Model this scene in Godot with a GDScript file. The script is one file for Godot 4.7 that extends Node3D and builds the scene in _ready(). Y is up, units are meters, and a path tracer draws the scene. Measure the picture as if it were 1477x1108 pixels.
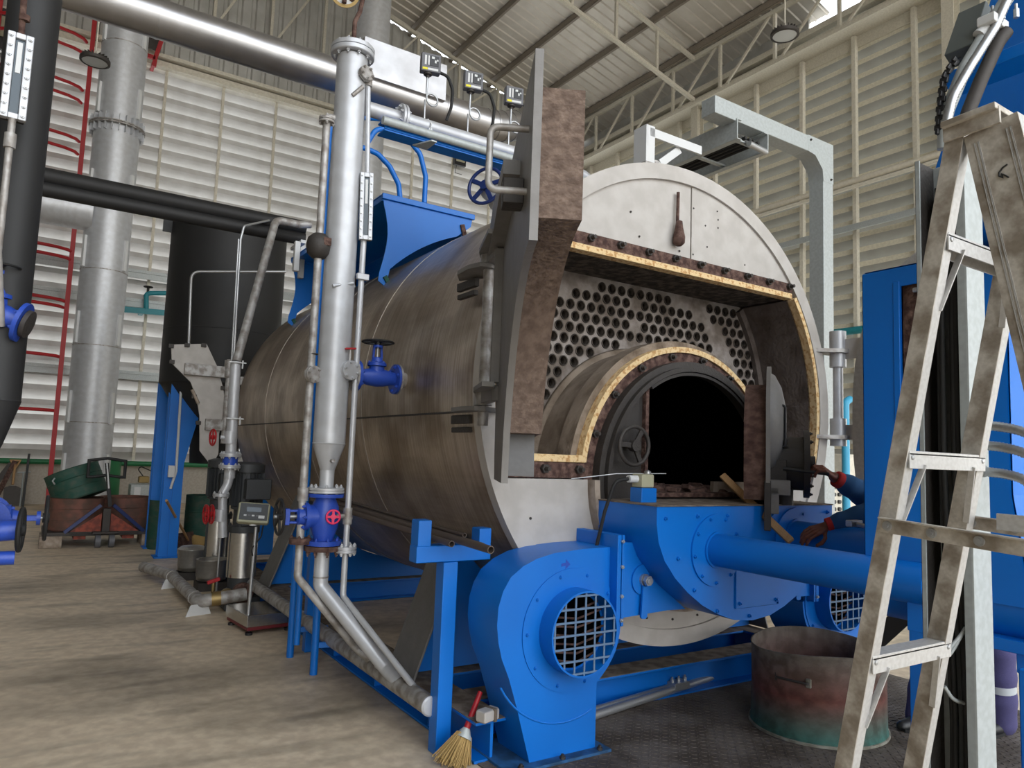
extends Node3D
# A boiler house: a big fire-tube boiler with its smoke-box door open. x right along the boiler's front, y up, z towards the viewer; metres.
const CAM := Vector3(-3.6276, 1.5864, 3.4847)
const FOC := 1050.0
var cb: Basis
var M := {}
var used := {}
var mirror_x := NAN      # while set, parts are built mirrored about this x
var rng := RandomNumberGenerator.new()

# ---------- points: the place of a pixel of the 1477x1108 photograph on a plane ----------
func ray(px: float, py: float) -> Vector3:
	return cb * Vector3((px - 738.5) / FOC, -(py - 554.0) / FOC, -1.0)
func zp(px: float, py: float, z: float) -> Vector3:
	var d := ray(px, py)
	return CAM + d * ((z - CAM.z) / d.z)
func xp(px: float, py: float, x: float) -> Vector3:
	var d := ray(px, py)
	return CAM + d * ((x - CAM.x) / d.x)
func yp(px: float, py: float, y: float) -> Vector3:
	var d := ray(px, py)
	return CAM + d * ((y - CAM.y) / d.y)
func dp(px: float, py: float, depth: float) -> Vector3:
	return CAM + ray(px, py) * depth

# ---------- mesh builder ----------
class MB:
	var v := PackedVector3Array()
	var n := PackedVector3Array()
	func tri(a: Vector3, b: Vector3, c: Vector3, na: Vector3, nb: Vector3, nc: Vector3) -> void:
		var g := (b - a).cross(c - a)
		if g.length_squared() < 1e-16:
			return
		if g.dot(na + nb + nc) > 0.0:
			v.append(a); v.append(c); v.append(b)
			n.append(na); n.append(nc); n.append(nb)
		else:
			v.append(a); v.append(b); v.append(c)
			n.append(na); n.append(nb); n.append(nc)
	func quad(a: Vector3, b: Vector3, c: Vector3, d: Vector3, nn: Vector3) -> void:
		tri(a, b, c, nn, nn, nn)
		tri(a, c, d, nn, nn, nn)
	func quadn(a: Vector3, b: Vector3, c: Vector3, d: Vector3, na: Vector3, nb: Vector3, nc: Vector3, nd: Vector3) -> void:
		tri(a, b, c, na, nb, nc)
		tri(a, c, d, na, nc, nd)
	# a box with chamfered edges; t places it
	func box(c: Vector3, s: Vector3, bs := Basis.IDENTITY, bev := 0.004) -> MB:
		var h := s * 0.5
		var b: float = minf(bev, minf(h.x, minf(h.y, h.z)) * 0.45)
		var f := func(sg: Vector3, ax: int) -> Vector3:
			var p := sg * h - sg * b
			p[ax] = sg[ax] * h[ax]
			return c + bs * p
		for ax in 3:
			var u := (ax + 1) % 3
			var w := (ax + 2) % 3
			for sg in [-1.0, 1.0]:
				var nn := Vector3.ZERO
				nn[ax] = sg
				var k := []
				for q in [[-1, -1], [1, -1], [1, 1], [-1, 1]]:
					var e := Vector3.ZERO
					e[ax] = sg; e[u] = q[0]; e[w] = q[1]
					k.append(e)
				quad(f.call(k[0], ax), f.call(k[1], ax), f.call(k[2], ax), f.call(k[3], ax), bs * nn)
			if b > 0.0005:
				for su in [-1.0, 1.0]:
					for sw in [-1.0, 1.0]:
						var e0 := Vector3.ZERO
						var e1 := Vector3.ZERO
						e0[ax] = -1; e1[ax] = 1
						e0[u] = su; e1[u] = su; e0[w] = sw; e1[w] = sw
						var nu := Vector3.ZERO
						nu[u] = su
						var nw := Vector3.ZERO
						nw[w] = sw
						quadn(f.call(e0, u), f.call(e1, u), f.call(e1, w), f.call(e0, w), bs * nu, bs * nu, bs * nw, bs * nw)
		if b > 0.0005:
			for sx in [-1.0, 1.0]:
				for sy in [-1.0, 1.0]:
					for sz in [-1.0, 1.0]:
						var e := Vector3(sx, sy, sz)
						tri(f.call(e, 0), f.call(e, 1), f.call(e, 2), bs.x * sx, bs.y * sy, bs.z * sz)
		return self
	# a bar of w x h between two points; h is measured along up
	func bar(a: Vector3, b: Vector3, w: float, h: float, up := Vector3.UP, bev := 0.003) -> MB:
		var d := b - a
		var z := d.normalized()
		var x := up.cross(z)
		if x.length() < 0.01:
			x = Vector3.RIGHT.cross(z)
			if x.length() < 0.01:
				x = Vector3.BACK.cross(z)
		x = x.normalized()
		var y := z.cross(x)
		return box((a + b) * 0.5, Vector3(w, h, d.length()), Basis(x, y, z), bev)
	func frame_at(z: Vector3, hint := Vector3.UP) -> Basis:
		var x := hint.cross(z)
		if x.length() < 0.02:
			x = Vector3.RIGHT.cross(z)
		x = x.normalized()
		return Basis(x, z.cross(x), z)
	# a round tube through points (mitred); r may be a number or an array
	func tube(p: Array, r, sides := 12, caps := true) -> MB:
		var m := p.size()
		var dirs := []
		for i in m:
			var d: Vector3 = (p[mini(i + 1, m - 1)] - p[maxi(i - 1, 0)])
			if i > 0 and i < m - 1:
				d = (p[i + 1] - p[i]).normalized() + (p[i] - p[i - 1]).normalized()
			dirs.append(d.normalized())
		var fr := frame_at(dirs[0])
		var x := fr.x
		var prev := []
		var pn := []
		for i in m:
			var z: Vector3 = dirs[i]
			x = (x - z * x.dot(z)).normalized()
			var y := z.cross(x)
			var rr: float = r[i] if r is Array else r
			var st := 1.0
			var bi := Vector3.ZERO
			if i > 0 and i < m - 1:
				var a: Vector3 = (p[i] - p[i - 1]).normalized()
				var ca := clampf(a.dot(z), 0.5, 1.0)
				st = 1.0 / ca
				bi = (a - z * a.dot(z))
				bi = bi.normalized() if bi.length() > 0.001 else Vector3.ZERO
			var ring := []
			var rn := []
			for k in sides:
				var t := TAU * k / sides
				var o := x * cos(t) + y * sin(t)
				var q := o * rr
				if st > 1.001:
					q += bi * (q.dot(bi) * (st - 1.0))
				ring.append(p[i] + q)
				rn.append(o)
			if i > 0:
				for k in sides:
					var j := (k + 1) % sides
					quadn(prev[k], prev[j], ring[j], ring[k], pn[k], pn[j], rn[j], rn[k])
			if caps and (i == 0 or i == m - 1):
				var nz: Vector3 = -z if i == 0 else z
				for k in sides:
					tri(p[i], ring[k], ring[(k + 1) % sides], nz, nz, nz)
			prev = ring
			pn = rn
		return self
	# a profile [[radius, height], ...] turned about the y axis of t
	func lathe(prof: Array, t: Transform3D, segs := 32, a0 := 0.0, a1 := TAU, smooth := false) -> MB:
		var m := prof.size()
		for i in m - 1:
			var r0: float = prof[i][0]
			var y0: float = prof[i][1]
			var r1: float = prof[i + 1][0]
			var y1: float = prof[i + 1][1]
			var pnrm := Vector2(y1 - y0, -(r1 - r0)).normalized()
			var n0 := pnrm
			var n1 := pnrm
			if smooth:
				if i > 0:
					n0 = (pnrm + Vector2(y0 - prof[i - 1][1], -(r0 - prof[i - 1][0])).normalized()).normalized()
				if i < m - 2:
					n1 = (pnrm + Vector2(prof[i + 2][1] - y1, -(prof[i + 2][0] - r1)).normalized()).normalized()
			for k in segs:
				var ta := a0 + (a1 - a0) * k / segs
				var tb := a0 + (a1 - a0) * (k + 1) / segs
				var ca := Vector3(cos(ta), 0, sin(ta))
				var cc := Vector3(cos(tb), 0, sin(tb))
				var up := Vector3.UP
				quadn(t * (ca * r0 + up * y0), t * (cc * r0 + up * y0), t * (cc * r1 + up * y1), t * (ca * r1 + up * y1),
					t.basis * (ca * n0.x + up * n0.y), t.basis * (cc * n0.x + up * n0.y), t.basis * (cc * n1.x + up * n1.y), t.basis * (ca * n1.x + up * n1.y))
		return self
	# a polygon (own x, y) made thick along z from z0 to z1; edges turning less than 40 degrees are smooth
	func prism(poly: PackedVector2Array, z0: float, z1: float, t := Transform3D.IDENTITY) -> MB:
		var ix := Geometry2D.triangulate_polygon(poly)
		var nz := t.basis * Vector3(0, 0, 1)
		for i in range(0, ix.size(), 3):
			var q := []
			for k in 3:
				q.append(poly[ix[i + k]])
			tri(t * Vector3(q[0].x, q[0].y, z1), t * Vector3(q[1].x, q[1].y, z1), t * Vector3(q[2].x, q[2].y, z1), nz, nz, nz)
			tri(t * Vector3(q[0].x, q[0].y, z0), t * Vector3(q[1].x, q[1].y, z0), t * Vector3(q[2].x, q[2].y, z0), -nz, -nz, -nz)
		var m := poly.size()
		var sgn := -1.0 if Geometry2D.is_polygon_clockwise(poly) else 1.0
		var en := []
		for i in m:
			var e := (poly[(i + 1) % m] - poly[i]).normalized()
			en.append(Vector2(e.y, -e.x) * sgn)
		for i in m:
			var j := (i + 1) % m
			var a: Vector2 = en[i]
			var b: Vector2 = en[i]
			var pv: Vector2 = en[(i + m - 1) % m]
			var nx: Vector2 = en[j]
			if a.dot(pv) > 0.77:
				a = (a + pv).normalized()
			if b.dot(nx) > 0.77:
				b = (b + nx).normalized()
			var na := t.basis * Vector3(a.x, a.y, 0)
			var nb := t.basis * Vector3(b.x, b.y, 0)
			quadn(t * Vector3(poly[i].x, poly[i].y, z0), t * Vector3(poly[j].x, poly[j].y, z0), t * Vector3(poly[j].x, poly[j].y, z1), t * Vector3(poly[i].x, poly[i].y, z1), na, nb, nb, na)
		return self
	# a sector of a ring in the x-y plane, thick from z0 to z1
	func ring(cx: float, cy: float, r0: float, r1: float, a0: float, a1: float, z0: float, z1: float, segs := 48, t := Transform3D.IDENTITY) -> MB:
		var full := absf(absf(a1 - a0) - TAU) < 0.001
		for k in segs:
			var ta := a0 + (a1 - a0) * k / segs
			var tb := a0 + (a1 - a0) * (k + 1) / segs
			var ca := Vector3(cos(ta), sin(ta), 0)
			var cc := Vector3(cos(tb), sin(tb), 0)
			var o := Vector3(cx, cy, 0)
			var p0 := Vector3(0, 0, z0)
			var p1 := Vector3(0, 0, z1)
			var bs := t.basis
			quad(t * (o + ca * r0 + p1), t * (o + ca * r1 + p1), t * (o + cc * r1 + p1), t * (o + cc * r0 + p1), bs.z)
			quad(t * (o + ca * r0 + p0), t * (o + ca * r1 + p0), t * (o + cc * r1 + p0), t * (o + cc * r0 + p0), -bs.z)
			quadn(t * (o + ca * r1 + p0), t * (o + cc * r1 + p0), t * (o + cc * r1 + p1), t * (o + ca * r1 + p1), bs * ca, bs * cc, bs * cc, bs * ca)
			if r0 > 0.0001:
				quadn(t * (o + ca * r0 + p0), t * (o + cc * r0 + p0), t * (o + cc * r0 + p1), t * (o + ca * r0 + p1), bs * -ca, bs * -cc, bs * -cc, bs * -ca)
			if not full and (k == 0 or k == segs - 1):
				var e := ca if k == 0 else cc
				var nn := bs * Vector3(e.y, -e.x, 0) * (1.0 if k == 0 else -1.0) * signf(a1 - a0)
				quad(t * (o + e * r0 + p0), t * (o + e * r1 + p0), t * (o + e * r1 + p1), t * (o + e * r0 + p1), nn)
		return self
	# hexagonal bolt heads at places, pointing along dir
	func bolts(at: Array, dir: Vector3, r := 0.012, h := 0.012) -> MB:
		var f := frame_at(dir.normalized())
		for p in at:
			var pr := PackedVector2Array()
			for k in 6:
				pr.append(Vector2(cos(TAU * k / 6.0), sin(TAU * k / 6.0)) * r)
			prism(pr, -0.002, h, Transform3D(f, p))
			lathe([[r * 0.55, h], [r * 0.55, h * 1.7], [0, h * 1.75]], Transform3D(f, p) * Transform3D(Basis(Vector3.RIGHT, PI / 2), Vector3.ZERO), 6)
		return self
	var col := PackedColorArray()
	# paint every vertex with a colour found from its place
	func paint(f: Callable) -> MB:
		col.resize(v.size())
		for i in v.size():
			col[i] = f.call(v[i])
		return self
	func mirror(cx: float) -> MB:
		for i in v.size():
			v[i].x = 2.0 * cx - v[i].x
			n[i].x = -n[i].x
		for i in range(0, v.size(), 3):
			var a := v[i]
			v[i] = v[i + 1]
			v[i + 1] = a
			a = n[i]
			n[i] = n[i + 1]
			n[i + 1] = a
		return self
	func mesh() -> ArrayMesh:
		var a := []
		a.resize(Mesh.ARRAY_MAX)
		a[Mesh.ARRAY_VERTEX] = v
		a[Mesh.ARRAY_NORMAL] = n
		if col.size() == v.size() and col.size() > 0:
			a[Mesh.ARRAY_COLOR] = col
		var m := ArrayMesh.new()
		m.add_surface_from_arrays(Mesh.PRIMITIVE_TRIANGLES, a)
		return m

# ---------- shapes in words ----------
func arc2(cx: float, cy: float, r: float, a0: float, a1: float, n := 24) -> PackedVector2Array:
	var o := PackedVector2Array()
	for i in n + 1:
		var t := a0 + (a1 - a0) * i / n
		o.append(Vector2(cx + r * cos(t), cy + r * sin(t)))
	return o
# a polyline whose corners are rounded with radius r
func bend(p: Array, r: float, n := 6) -> Array:
	var o := [p[0]]
	for i in range(1, p.size() - 1):
		var a: Vector3 = (p[i - 1] - p[i])
		var b: Vector3 = (p[i + 1] - p[i])
		var an := a.angle_to(b)
		if an > PI - 0.03:
			o.append(p[i])
			continue
		var k: float = minf(r / tan(an / 2), minf(a.length(), b.length()) * 0.48)
		var s: Vector3 = p[i] + a.normalized() * k
		var e: Vector3 = p[i] + b.normalized() * k
		for j in n + 1:
			var t := float(j) / n
			o.append(s * (1 - t) * (1 - t) + p[i] * 2 * t * (1 - t) + e * t * t)
	o.append(p[-1])
	return o
func xf(at: Vector3, axis: Vector3, hint := Vector3.RIGHT) -> Transform3D:   # y of the frame runs along axis
	var y := axis.normalized()
	var x := hint - y * hint.dot(y)
	if x.length() < 0.02:
		x = Vector3.BACK - y * Vector3.BACK.dot(y)
	x = x.normalized()
	return Transform3D(Basis(x, y, x.cross(y)), at)
func ring_pts(c: Vector3, axis: Vector3, r: float, n: int, off := 0.0) -> Array:
	var t := xf(c, axis)
	var o := []
	for i in n:
		var a := TAU * i / n + off
		o.append(t * Vector3(cos(a) * r, 0, sin(a) * r))
	return o
func pv(a: Array) -> PackedVector2Array:
	var o := PackedVector2Array()
	for q in a:
		o.append(Vector2(q[0], q[1]))
	return o

# ---------- things and parts ----------
func numbered(called: String) -> String:
	used[called] = used.get(called, -1) + 1
	return called if used[called] == 0 else "%s_%03d" % [called, used[called]]
func tag(o: Node, label: String, category := "", group := "", kind := "") -> Node:
	o.set_meta("label", label)
	if category: o.set_meta("category", category)
	if group: o.set_meta("group", group)
	if kind: o.set_meta("kind", kind)
	return o
func thing(called: String, label: String, category: String, at := Vector3.ZERO, group := "") -> Node3D:
	var o := Node3D.new()
	o.name = numbered(called)
	o.position = at
	add_child(o, true)
	tag(o, label, category, group)
	return o
# a mesh in world coordinates under its thing (or under a part of it)
func part(called: String, mb, m: Material, parent: Node = self, label := "", kind := "") -> MeshInstance3D:
	var o := MeshInstance3D.new()
	o.name = numbered(called) if parent == self else called
	if mb is MB and not is_nan(mirror_x):
		mb.mirror(mirror_x)
	o.mesh = mb.mesh() if mb is MB else mb
	o.material_override = m
	parent.add_child(o, true)
	if parent is Node3D and parent != self and not parent is MeshInstance3D:
		o.position = -parent.position
	if label: o.set_meta("label", label)
	if kind: o.set_meta("kind", kind)
	return o
func struct(called: String, mb, m: Material, label := "") -> MeshInstance3D:
	var o := part(called, mb, m, self, label, "structure")
	return o
func dup(root: Node3D, at: Vector3, label: String, turn := 0.0) -> Node3D:
	var r: Node3D = root.duplicate()
	r.name = numbered(str(root.name).rstrip("_0123456789"))
	add_child(r, true)
	r.position = at
	r.rotation.y = turn
	r.set_meta("label", label)
	return r

# ---------- materials ----------
func noise_tex(seed_: int, freq: float, lo: Color, hi: Color, size := 512, oct := 5, p0 := 0.25, p1 := 0.75, nrm := false, kind := FastNoiseLite.TYPE_SIMPLEX_SMOOTH) -> NoiseTexture2D:
	var f := FastNoiseLite.new()
	f.noise_type = kind
	f.seed = seed_
	f.frequency = freq
	f.fractal_octaves = oct
	var t := NoiseTexture2D.new()
	t.width = size
	t.height = size
	t.seamless = true
	t.noise = f
	if nrm:
		t.as_normal_map = true
		t.bump_strength = 6.0
	else:
		var g := Gradient.new()
		g.set_color(0, lo); g.set_color(1, hi)
		g.set_offset(0, p0); g.set_offset(1, p1)
		t.color_ramp = g
	return t
# long streaks that run along v, as rain, brushing and grinding leave them
func streak_tex(seed_: int, base: Color, dark: Color, light: Color, n: int, size := 512) -> ImageTexture:
	var r := RandomNumberGenerator.new()
	r.seed = seed_
	var im := Image.create(size, size, false, Image.FORMAT_RGBA8)
	im.fill(base)
	for i in n:
		var x := r.randi_range(0, size - 1)
		var y := r.randi_range(0, size - 1)
		var l := r.randi_range(size / 12, size / 2)
		var w := r.randi_range(1, 3)
		var c := dark if r.randf() < 0.55 else light
		var k := r.randf_range(0.1, 0.55)
		for yy in l:
			var fade := sin(PI * yy / l) * k
			for xx in w:
				var u := (x + xx) % size
				var vv := (y + yy) % size
				im.set_pixel(u, vv, im.get_pixel(u, vv).lerp(c, fade))
	return ImageTexture.create_from_image(im)
func mat(c: Color, rough: float, metal := 0.0, tex: Texture2D = null, sc := 1.0, nrm: Texture2D = null, nsc := 0.4, world := false) -> StandardMaterial3D:
	var m := StandardMaterial3D.new()
	m.albedo_color = c
	m.roughness = rough
	m.metallic = metal
	m.metallic_specular = 0.5
	if tex:
		m.albedo_texture = tex
	if nrm:
		m.normal_enabled = true
		m.normal_texture = nrm
		m.normal_scale = nsc
	if tex or nrm:
		m.uv1_triplanar = true
		m.uv1_world_triplanar = world
		m.uv1_scale = Vector3.ONE * sc
	return m
func detail(m: StandardMaterial3D, tex: Texture2D, sc: float) -> StandardMaterial3D:
	m.detail_enabled = true
	m.detail_blend_mode = BaseMaterial3D.BLEND_MODE_MUL
	m.detail_albedo = tex
	m.detail_uv_layer = BaseMaterial3D.DETAIL_UV_2
	m.uv2_triplanar = true
	m.uv2_world_triplanar = m.uv1_world_triplanar
	m.uv2_scale = Vector3.ONE * sc
	return m
# soft drag marks and dark spills, longer one way than the other
func floor_stains() -> ImageTexture:
	var r := RandomNumberGenerator.new()
	r.seed = 77
	var f := FastNoiseLite.new()
	f.seed = 8
	f.frequency = 0.01
	f.fractal_octaves = 5
	var g := FastNoiseLite.new()
	g.seed = 9
	g.frequency = 0.03
	g.fractal_octaves = 4
	var im := Image.create(512, 512, false, Image.FORMAT_RGBA8)
	for y in 512:
		for x in 512:
			var a := f.get_noise_2d(x * 0.8, y * 1.3) * 0.5 + 0.5
			var b := g.get_noise_2d(x * 0.5 + 300.0, y * 2.2) * 0.5 + 0.5
			var k := 1.0 - 0.2 * smoothstep(0.5, 0.8, a) - 0.16 * smoothstep(0.52, 0.8, b)
			im.set_pixel(x, y, Color(k, k * 0.995, k * 0.995))
	return ImageTexture.create_from_image(im)
func c8(r: int, g: int, b: int) -> Color:
	return Color8(r, g, b)
func make_materials() -> void:
	var W := Color.WHITE
	var mott := noise_tex(1, 0.012, Color(0.945, 0.94, 0.935), W, 512, 5, 0.25, 0.75)
	var fine := noise_tex(2, 0.05, Color(0.95, 0.948, 0.945), W, 512, 4, 0.3, 0.7)
	var dust := noise_tex(3, 0.008, Color(0.74, 0.71, 0.68), W, 512, 6, 0.28, 0.66)
	var nfine := noise_tex(4, 0.06, W, W, 512, 4, 0, 1, true)
	var nwave := noise_tex(5, 0.006, W, W, 512, 2, 0, 1, true)
	var strk := streak_tex(6, Color(0.92, 0.915, 0.91), Color(0.76, 0.73, 0.7), W, 2600)
	var rust := noise_tex(7, 0.02, c8(82, 58, 52), c8(140, 116, 106), 512, 6, 0.25, 0.75)
	var sootn := noise_tex(8, 0.02, c8(52, 46, 42), c8(104, 96, 88), 512, 6, 0.3, 0.7)
	M.blue = mat(c8(0, 112, 206), 0.4, 0.0, noise_tex(30, 0.008, Color(0.93, 0.94, 0.95), W, 256, 3, 0.3, 0.7), 0.35)
	M.blue_dusty = detail(mat(c8(40, 96, 150), 0.7, 0.0, dust, 1.2), mott, 0.5)
	M.dust_top = mat(c8(128, 116, 104), 0.95, 0.0, dust, 1.6)
	M.valve_blue = mat(c8(40, 76, 176), 0.4, 0.0, fine, 3.0)
	M.dark_blue = mat(c8(24, 44, 100), 0.4, 0.0, fine, 3.0)
	M.silver = mat(c8(196, 198, 202), 0.42, 0.35, mott, 1.2, nwave, 0.15)
	M.silver_old = mat(c8(180, 178, 176), 0.5, 0.35, dust, 2.0, nfine, 0.15)
	M.clad = detail(mat(c8(208, 194, 176), 0.36, 0.7, strk, 0.45, nwave, 0.4), dust, 0.3)
	M.clad_trim = mat(c8(176, 168, 158), 0.4, 0.7, mott, 2.0)
	M.duct = mat(c8(176, 175, 176), 0.3, 0.9, mott, 0.7, nwave, 0.25)
	M.front_white = mat(c8(188, 183, 177), 0.6, 0.1, mott, 0.8)
	M.front_dusty = mat(c8(170, 156, 142), 0.85, 0.0, dust, 0.9)
	M.rust = mat(c8(200, 190, 185), 0.9, 0.0, rust, 1.4, nfine, 0.6)
	M.soot = mat(c8(220, 215, 210), 0.95, 0.0, sootn, 1.0, nfine, 0.4)
	M.dark_steel = mat(c8(70, 66, 63), 0.6, 0.4, mott, 1.5, nfine, 0.2)
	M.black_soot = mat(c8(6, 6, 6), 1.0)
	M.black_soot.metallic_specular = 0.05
	M.gasket = mat(c8(226, 198, 150), 0.9, 0.0, noise_tex(9, 0.03, c8(214, 186, 160), W, 256, 5, 0.25, 0.5), 3.0, nfine, 0.5)
	M.tubesheet = detail(mat(c8(150, 142, 136), 0.9, 0.0, dust, 0.8, nfine, 0.3), mott, 2.0)
	M.tan = mat(c8(140, 126, 111), 0.92, 0.0, dust, 1.0, nfine, 0.4)
	M.cavity = mat(c8(108, 98, 92), 0.95, 0.0, dust, 0.8, nfine, 0.4)
	M.plate_grey = mat(c8(98, 97, 97), 0.55, 0.2, fine, 1.0)
	M.grille = mat(c8(104, 130, 160), 0.45, 0.2)
	M.refractory = mat(c8(255, 250, 245), 0.97, 0.0, noise_tex(10, 0.03, c8(88, 74, 66), c8(128, 112, 102), 512, 6, 0.2, 0.8), 1.3, nfine, 1.0)
	M.door_steel = mat(c8(128, 125, 122), 0.55, 0.3, mott, 1.2, nfine, 0.12)
	M.galv = mat(c8(176, 182, 182), 0.5, 0.2, fine, 1.0)
	M.galv_steel = mat(c8(186, 188, 190), 0.38, 0.75, fine, 3.0)
	M.grey_paint = mat(c8(158, 164, 164), 0.5, 0.0, fine, 1.0)
	M.black = mat(c8(34, 34, 35), 0.6, 0.0, mott, 0.7)
	M.black_plastic = mat(c8(34, 34, 36), 0.45)
	M.rubber = mat(c8(28, 28, 28), 0.7)
	M.grey_plastic = mat(c8(96, 96, 100), 0.5)
	M.white = mat(c8(208, 209, 209), 0.5)
	M.yellow = mat(c8(226, 214, 30), 0.5)
	M.red = mat(c8(176, 26, 34), 0.45, 0.0, fine, 2.0)
	M.pink = mat(c8(222, 40, 92), 0.45)
	M.orange = mat(c8(150, 62, 38), 0.55, 0.0, dust, 2.0)
	M.brass = mat(c8(150, 128, 84), 0.45, 0.7)
	M.alu = mat(c8(206, 205, 203), 0.42, 0.4, fine, 3.0)
	M.alu_worn_shaded = detail(mat(c8(200, 194, 184), 0.55, 0.25, fine, 4.0), dust, 2.5)  # dirty metal, with the shade of the left-facing webs put into the colour
	M.cream = mat(c8(214, 208, 192), 0.55, 0.0, fine, 0.4)
	M.green_pipe = mat(c8(24, 108, 64), 0.5)
	M.cyan_pipe = mat(c8(28, 128, 140), 0.5)
	M.sky_pipe = mat(c8(60, 158, 196), 0.5)
	M.green_bin = mat(c8(255, 255, 255), 0.65, 0.1, noise_tex(11, 0.014, c8(24, 76, 64), c8(72, 84, 72), 512, 6, 0.3, 0.8), 0.9)
	M.rust_bin = mat(c8(255, 255, 255), 0.75, 0.1, noise_tex(12, 0.012, c8(92, 70, 60), c8(124, 82, 70), 512, 6, 0.3, 0.7), 0.9)
	M.bin_paint = mat(Color.WHITE, 0.75, 0.05, dust, 2.0, nfine, 0.2)
	M.bin_paint.vertex_color_use_as_albedo = true
	M.bin_rim = mat(c8(150, 150, 140), 0.7, 0.2, dust, 2.0)
	M.maroon = mat(c8(104, 30, 36), 0.5)
	M.dusk_grey = mat(c8(84, 90, 88), 0.5)
	M.louver_shade = mat(c8(150, 149, 142), 0.55, 0.0, mott, 0.3, null, 0.4, true)  # right wall's sloping plates: their shade is put into this darker colour
	M.louver_lip = mat(c8(216, 210, 190), 0.6, 0.0, fine, 0.5, null, 0.4, true)  # right wall's upright lips: light on them put into a paler colour
	M.old_tube = mat(c8(96, 84, 76), 0.6, 0.3, fine, 2.0)
	M.wood = mat(c8(190, 152, 108), 0.75, 0.0, strk, 2.0)
	M.broom = mat(c8(176, 146, 92), 0.9, 0.0, fine, 6.0)
	M.skin = mat(c8(118, 70, 54), 0.55)
	M.skin.subsurf_scatter_enabled = true
	M.skin.subsurf_scatter_strength = 0.15
	M.denim = mat(c8(46, 92, 140), 0.9, 0.0, fine, 8.0, nfine, 0.5)
	M.cuff = mat(c8(196, 48, 46), 0.9, 0.0, fine, 8.0)
	M.trouser = mat(c8(84, 80, 124), 0.9, 0.0, fine, 6.0, nfine, 0.5)
	M.reflective = mat(c8(200, 204, 206), 0.4)
	M.glass = mat(Color(0.8, 0.86, 0.9, 0.25), 0.05)
	M.glass.transparency = BaseMaterial3D.TRANSPARENCY_ALPHA
	M.lens = mat(c8(190, 192, 190), 0.35)
	M.lcd = mat(c8(60, 74, 84), 0.25)
	M.khaki = mat(c8(168, 166, 140), 0.55)
	M.motor = mat(c8(62, 64, 66), 0.5, 0.1, fine, 2.0)
	M.stainless = mat(c8(198, 196, 192), 0.25, 0.95, fine, 1.0)
	M.pot = mat(c8(178, 176, 172), 0.38, 0.75, mott, 4.0, nwave, 0.6)
	# setting
	var conc := noise_tex(20, 0.02, c8(222, 212, 198), c8(244, 236, 222), 1024, 7, 0.25, 0.75)
	var stain := floor_stains()
	M.concrete = detail(mat(c8(232, 222, 206), 0.5, 0.0, conc, 0.4, nfine, 0.05, true), stain, 0.085)
	M.kerb = mat(c8(176, 168, 156), 0.85, 0.0, fine, 0.5, null, 0.4, true)
	M.checker = detail(mat(c8(112, 104, 98), 0.75, 0.15, fine, 1.0, nfine, 0.15, true), dust, 0.5)
	M.sand = mat(c8(196, 190, 180), 0.95, 0.0, fine, 0.3, null, 0.4, true)
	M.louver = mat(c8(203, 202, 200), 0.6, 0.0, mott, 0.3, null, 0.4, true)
	M.roof = mat(c8(206, 200, 190), 0.45, 0.4, mott, 0.2, null, 0.4, true)
	M.siding_dark = mat(c8(118, 116, 110), 0.7, 0.0, mott, 0.3, null, 0.4, true)  # dark, so the unseen left wall throws back little light
	M.siding = mat(c8(184, 183, 178), 0.6, 0.1, mott, 0.3, null, 0.4, true)
	M.truss = mat(c8(206, 200, 184), 0.55, 0.0, fine, 0.6)
	M.purlin = mat(c8(136, 126, 114), 0.6, 0.1, fine, 0.6)

# ---------- the setting ----------
func roof_y(x: float) -> float:
	return 15.2 - 0.25 * (x - 5.4) if x > -6.0 else 15.2 - 0.25 * (-17.4 - x)
func louver_wall(called: String, along: Vector3, inward: Vector3, at: Vector3, length: float, y0: float, y1: float, label: String) -> Node3D:
	var w := Node3D.new()
	w.name = called
	add_child(w)
	tag(w, label, "", "", "structure")
	# one blade: an upright lip, and a plate that runs from its foot down and outward
	var lip := MB.new().prism(pv([[0.0, 0.0], [0.0, 0.125], [-0.012, 0.125], [-0.012, 0.0]]), 0.0, length).mesh()
	var plate := MB.new().prism(pv([[-0.001, 0.0], [-0.012, 0.012], [-0.3, -0.23], [-0.3, -0.245]]), 0.0, length).mesh()
	var n := int((y1 - y0) / 0.36)
	for i in n:
		if called == "wall_right" and i < 9:
			# the doorway in the right wall, hidden from here by the hopper
			for seg in [[0.0, 7.0], [15.5, length]]:
				for k in 2:
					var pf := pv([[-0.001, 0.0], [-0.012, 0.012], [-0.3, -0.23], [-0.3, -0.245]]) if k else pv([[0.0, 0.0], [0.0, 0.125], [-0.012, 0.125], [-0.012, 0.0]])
					var s := part("louver_blade" if k else "louver_lip", MB.new().prism(pf, seg[0], seg[1]), M.louver_shade if k else M.louver_lip, w)
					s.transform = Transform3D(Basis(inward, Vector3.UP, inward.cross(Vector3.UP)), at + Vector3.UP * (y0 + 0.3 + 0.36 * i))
			continue
		for k in 2:
			var o := part("louver_blade" if k else "louver_lip", plate if k else lip, (M.louver if called == "wall_back" else M.louver_shade) if k else (M.louver if called == "wall_back" else M.louver_lip), w)  # on the right wall, lip and plate differ by painted light and shade
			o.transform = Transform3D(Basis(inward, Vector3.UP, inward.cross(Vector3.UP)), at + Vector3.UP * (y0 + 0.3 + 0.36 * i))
	return w
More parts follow.
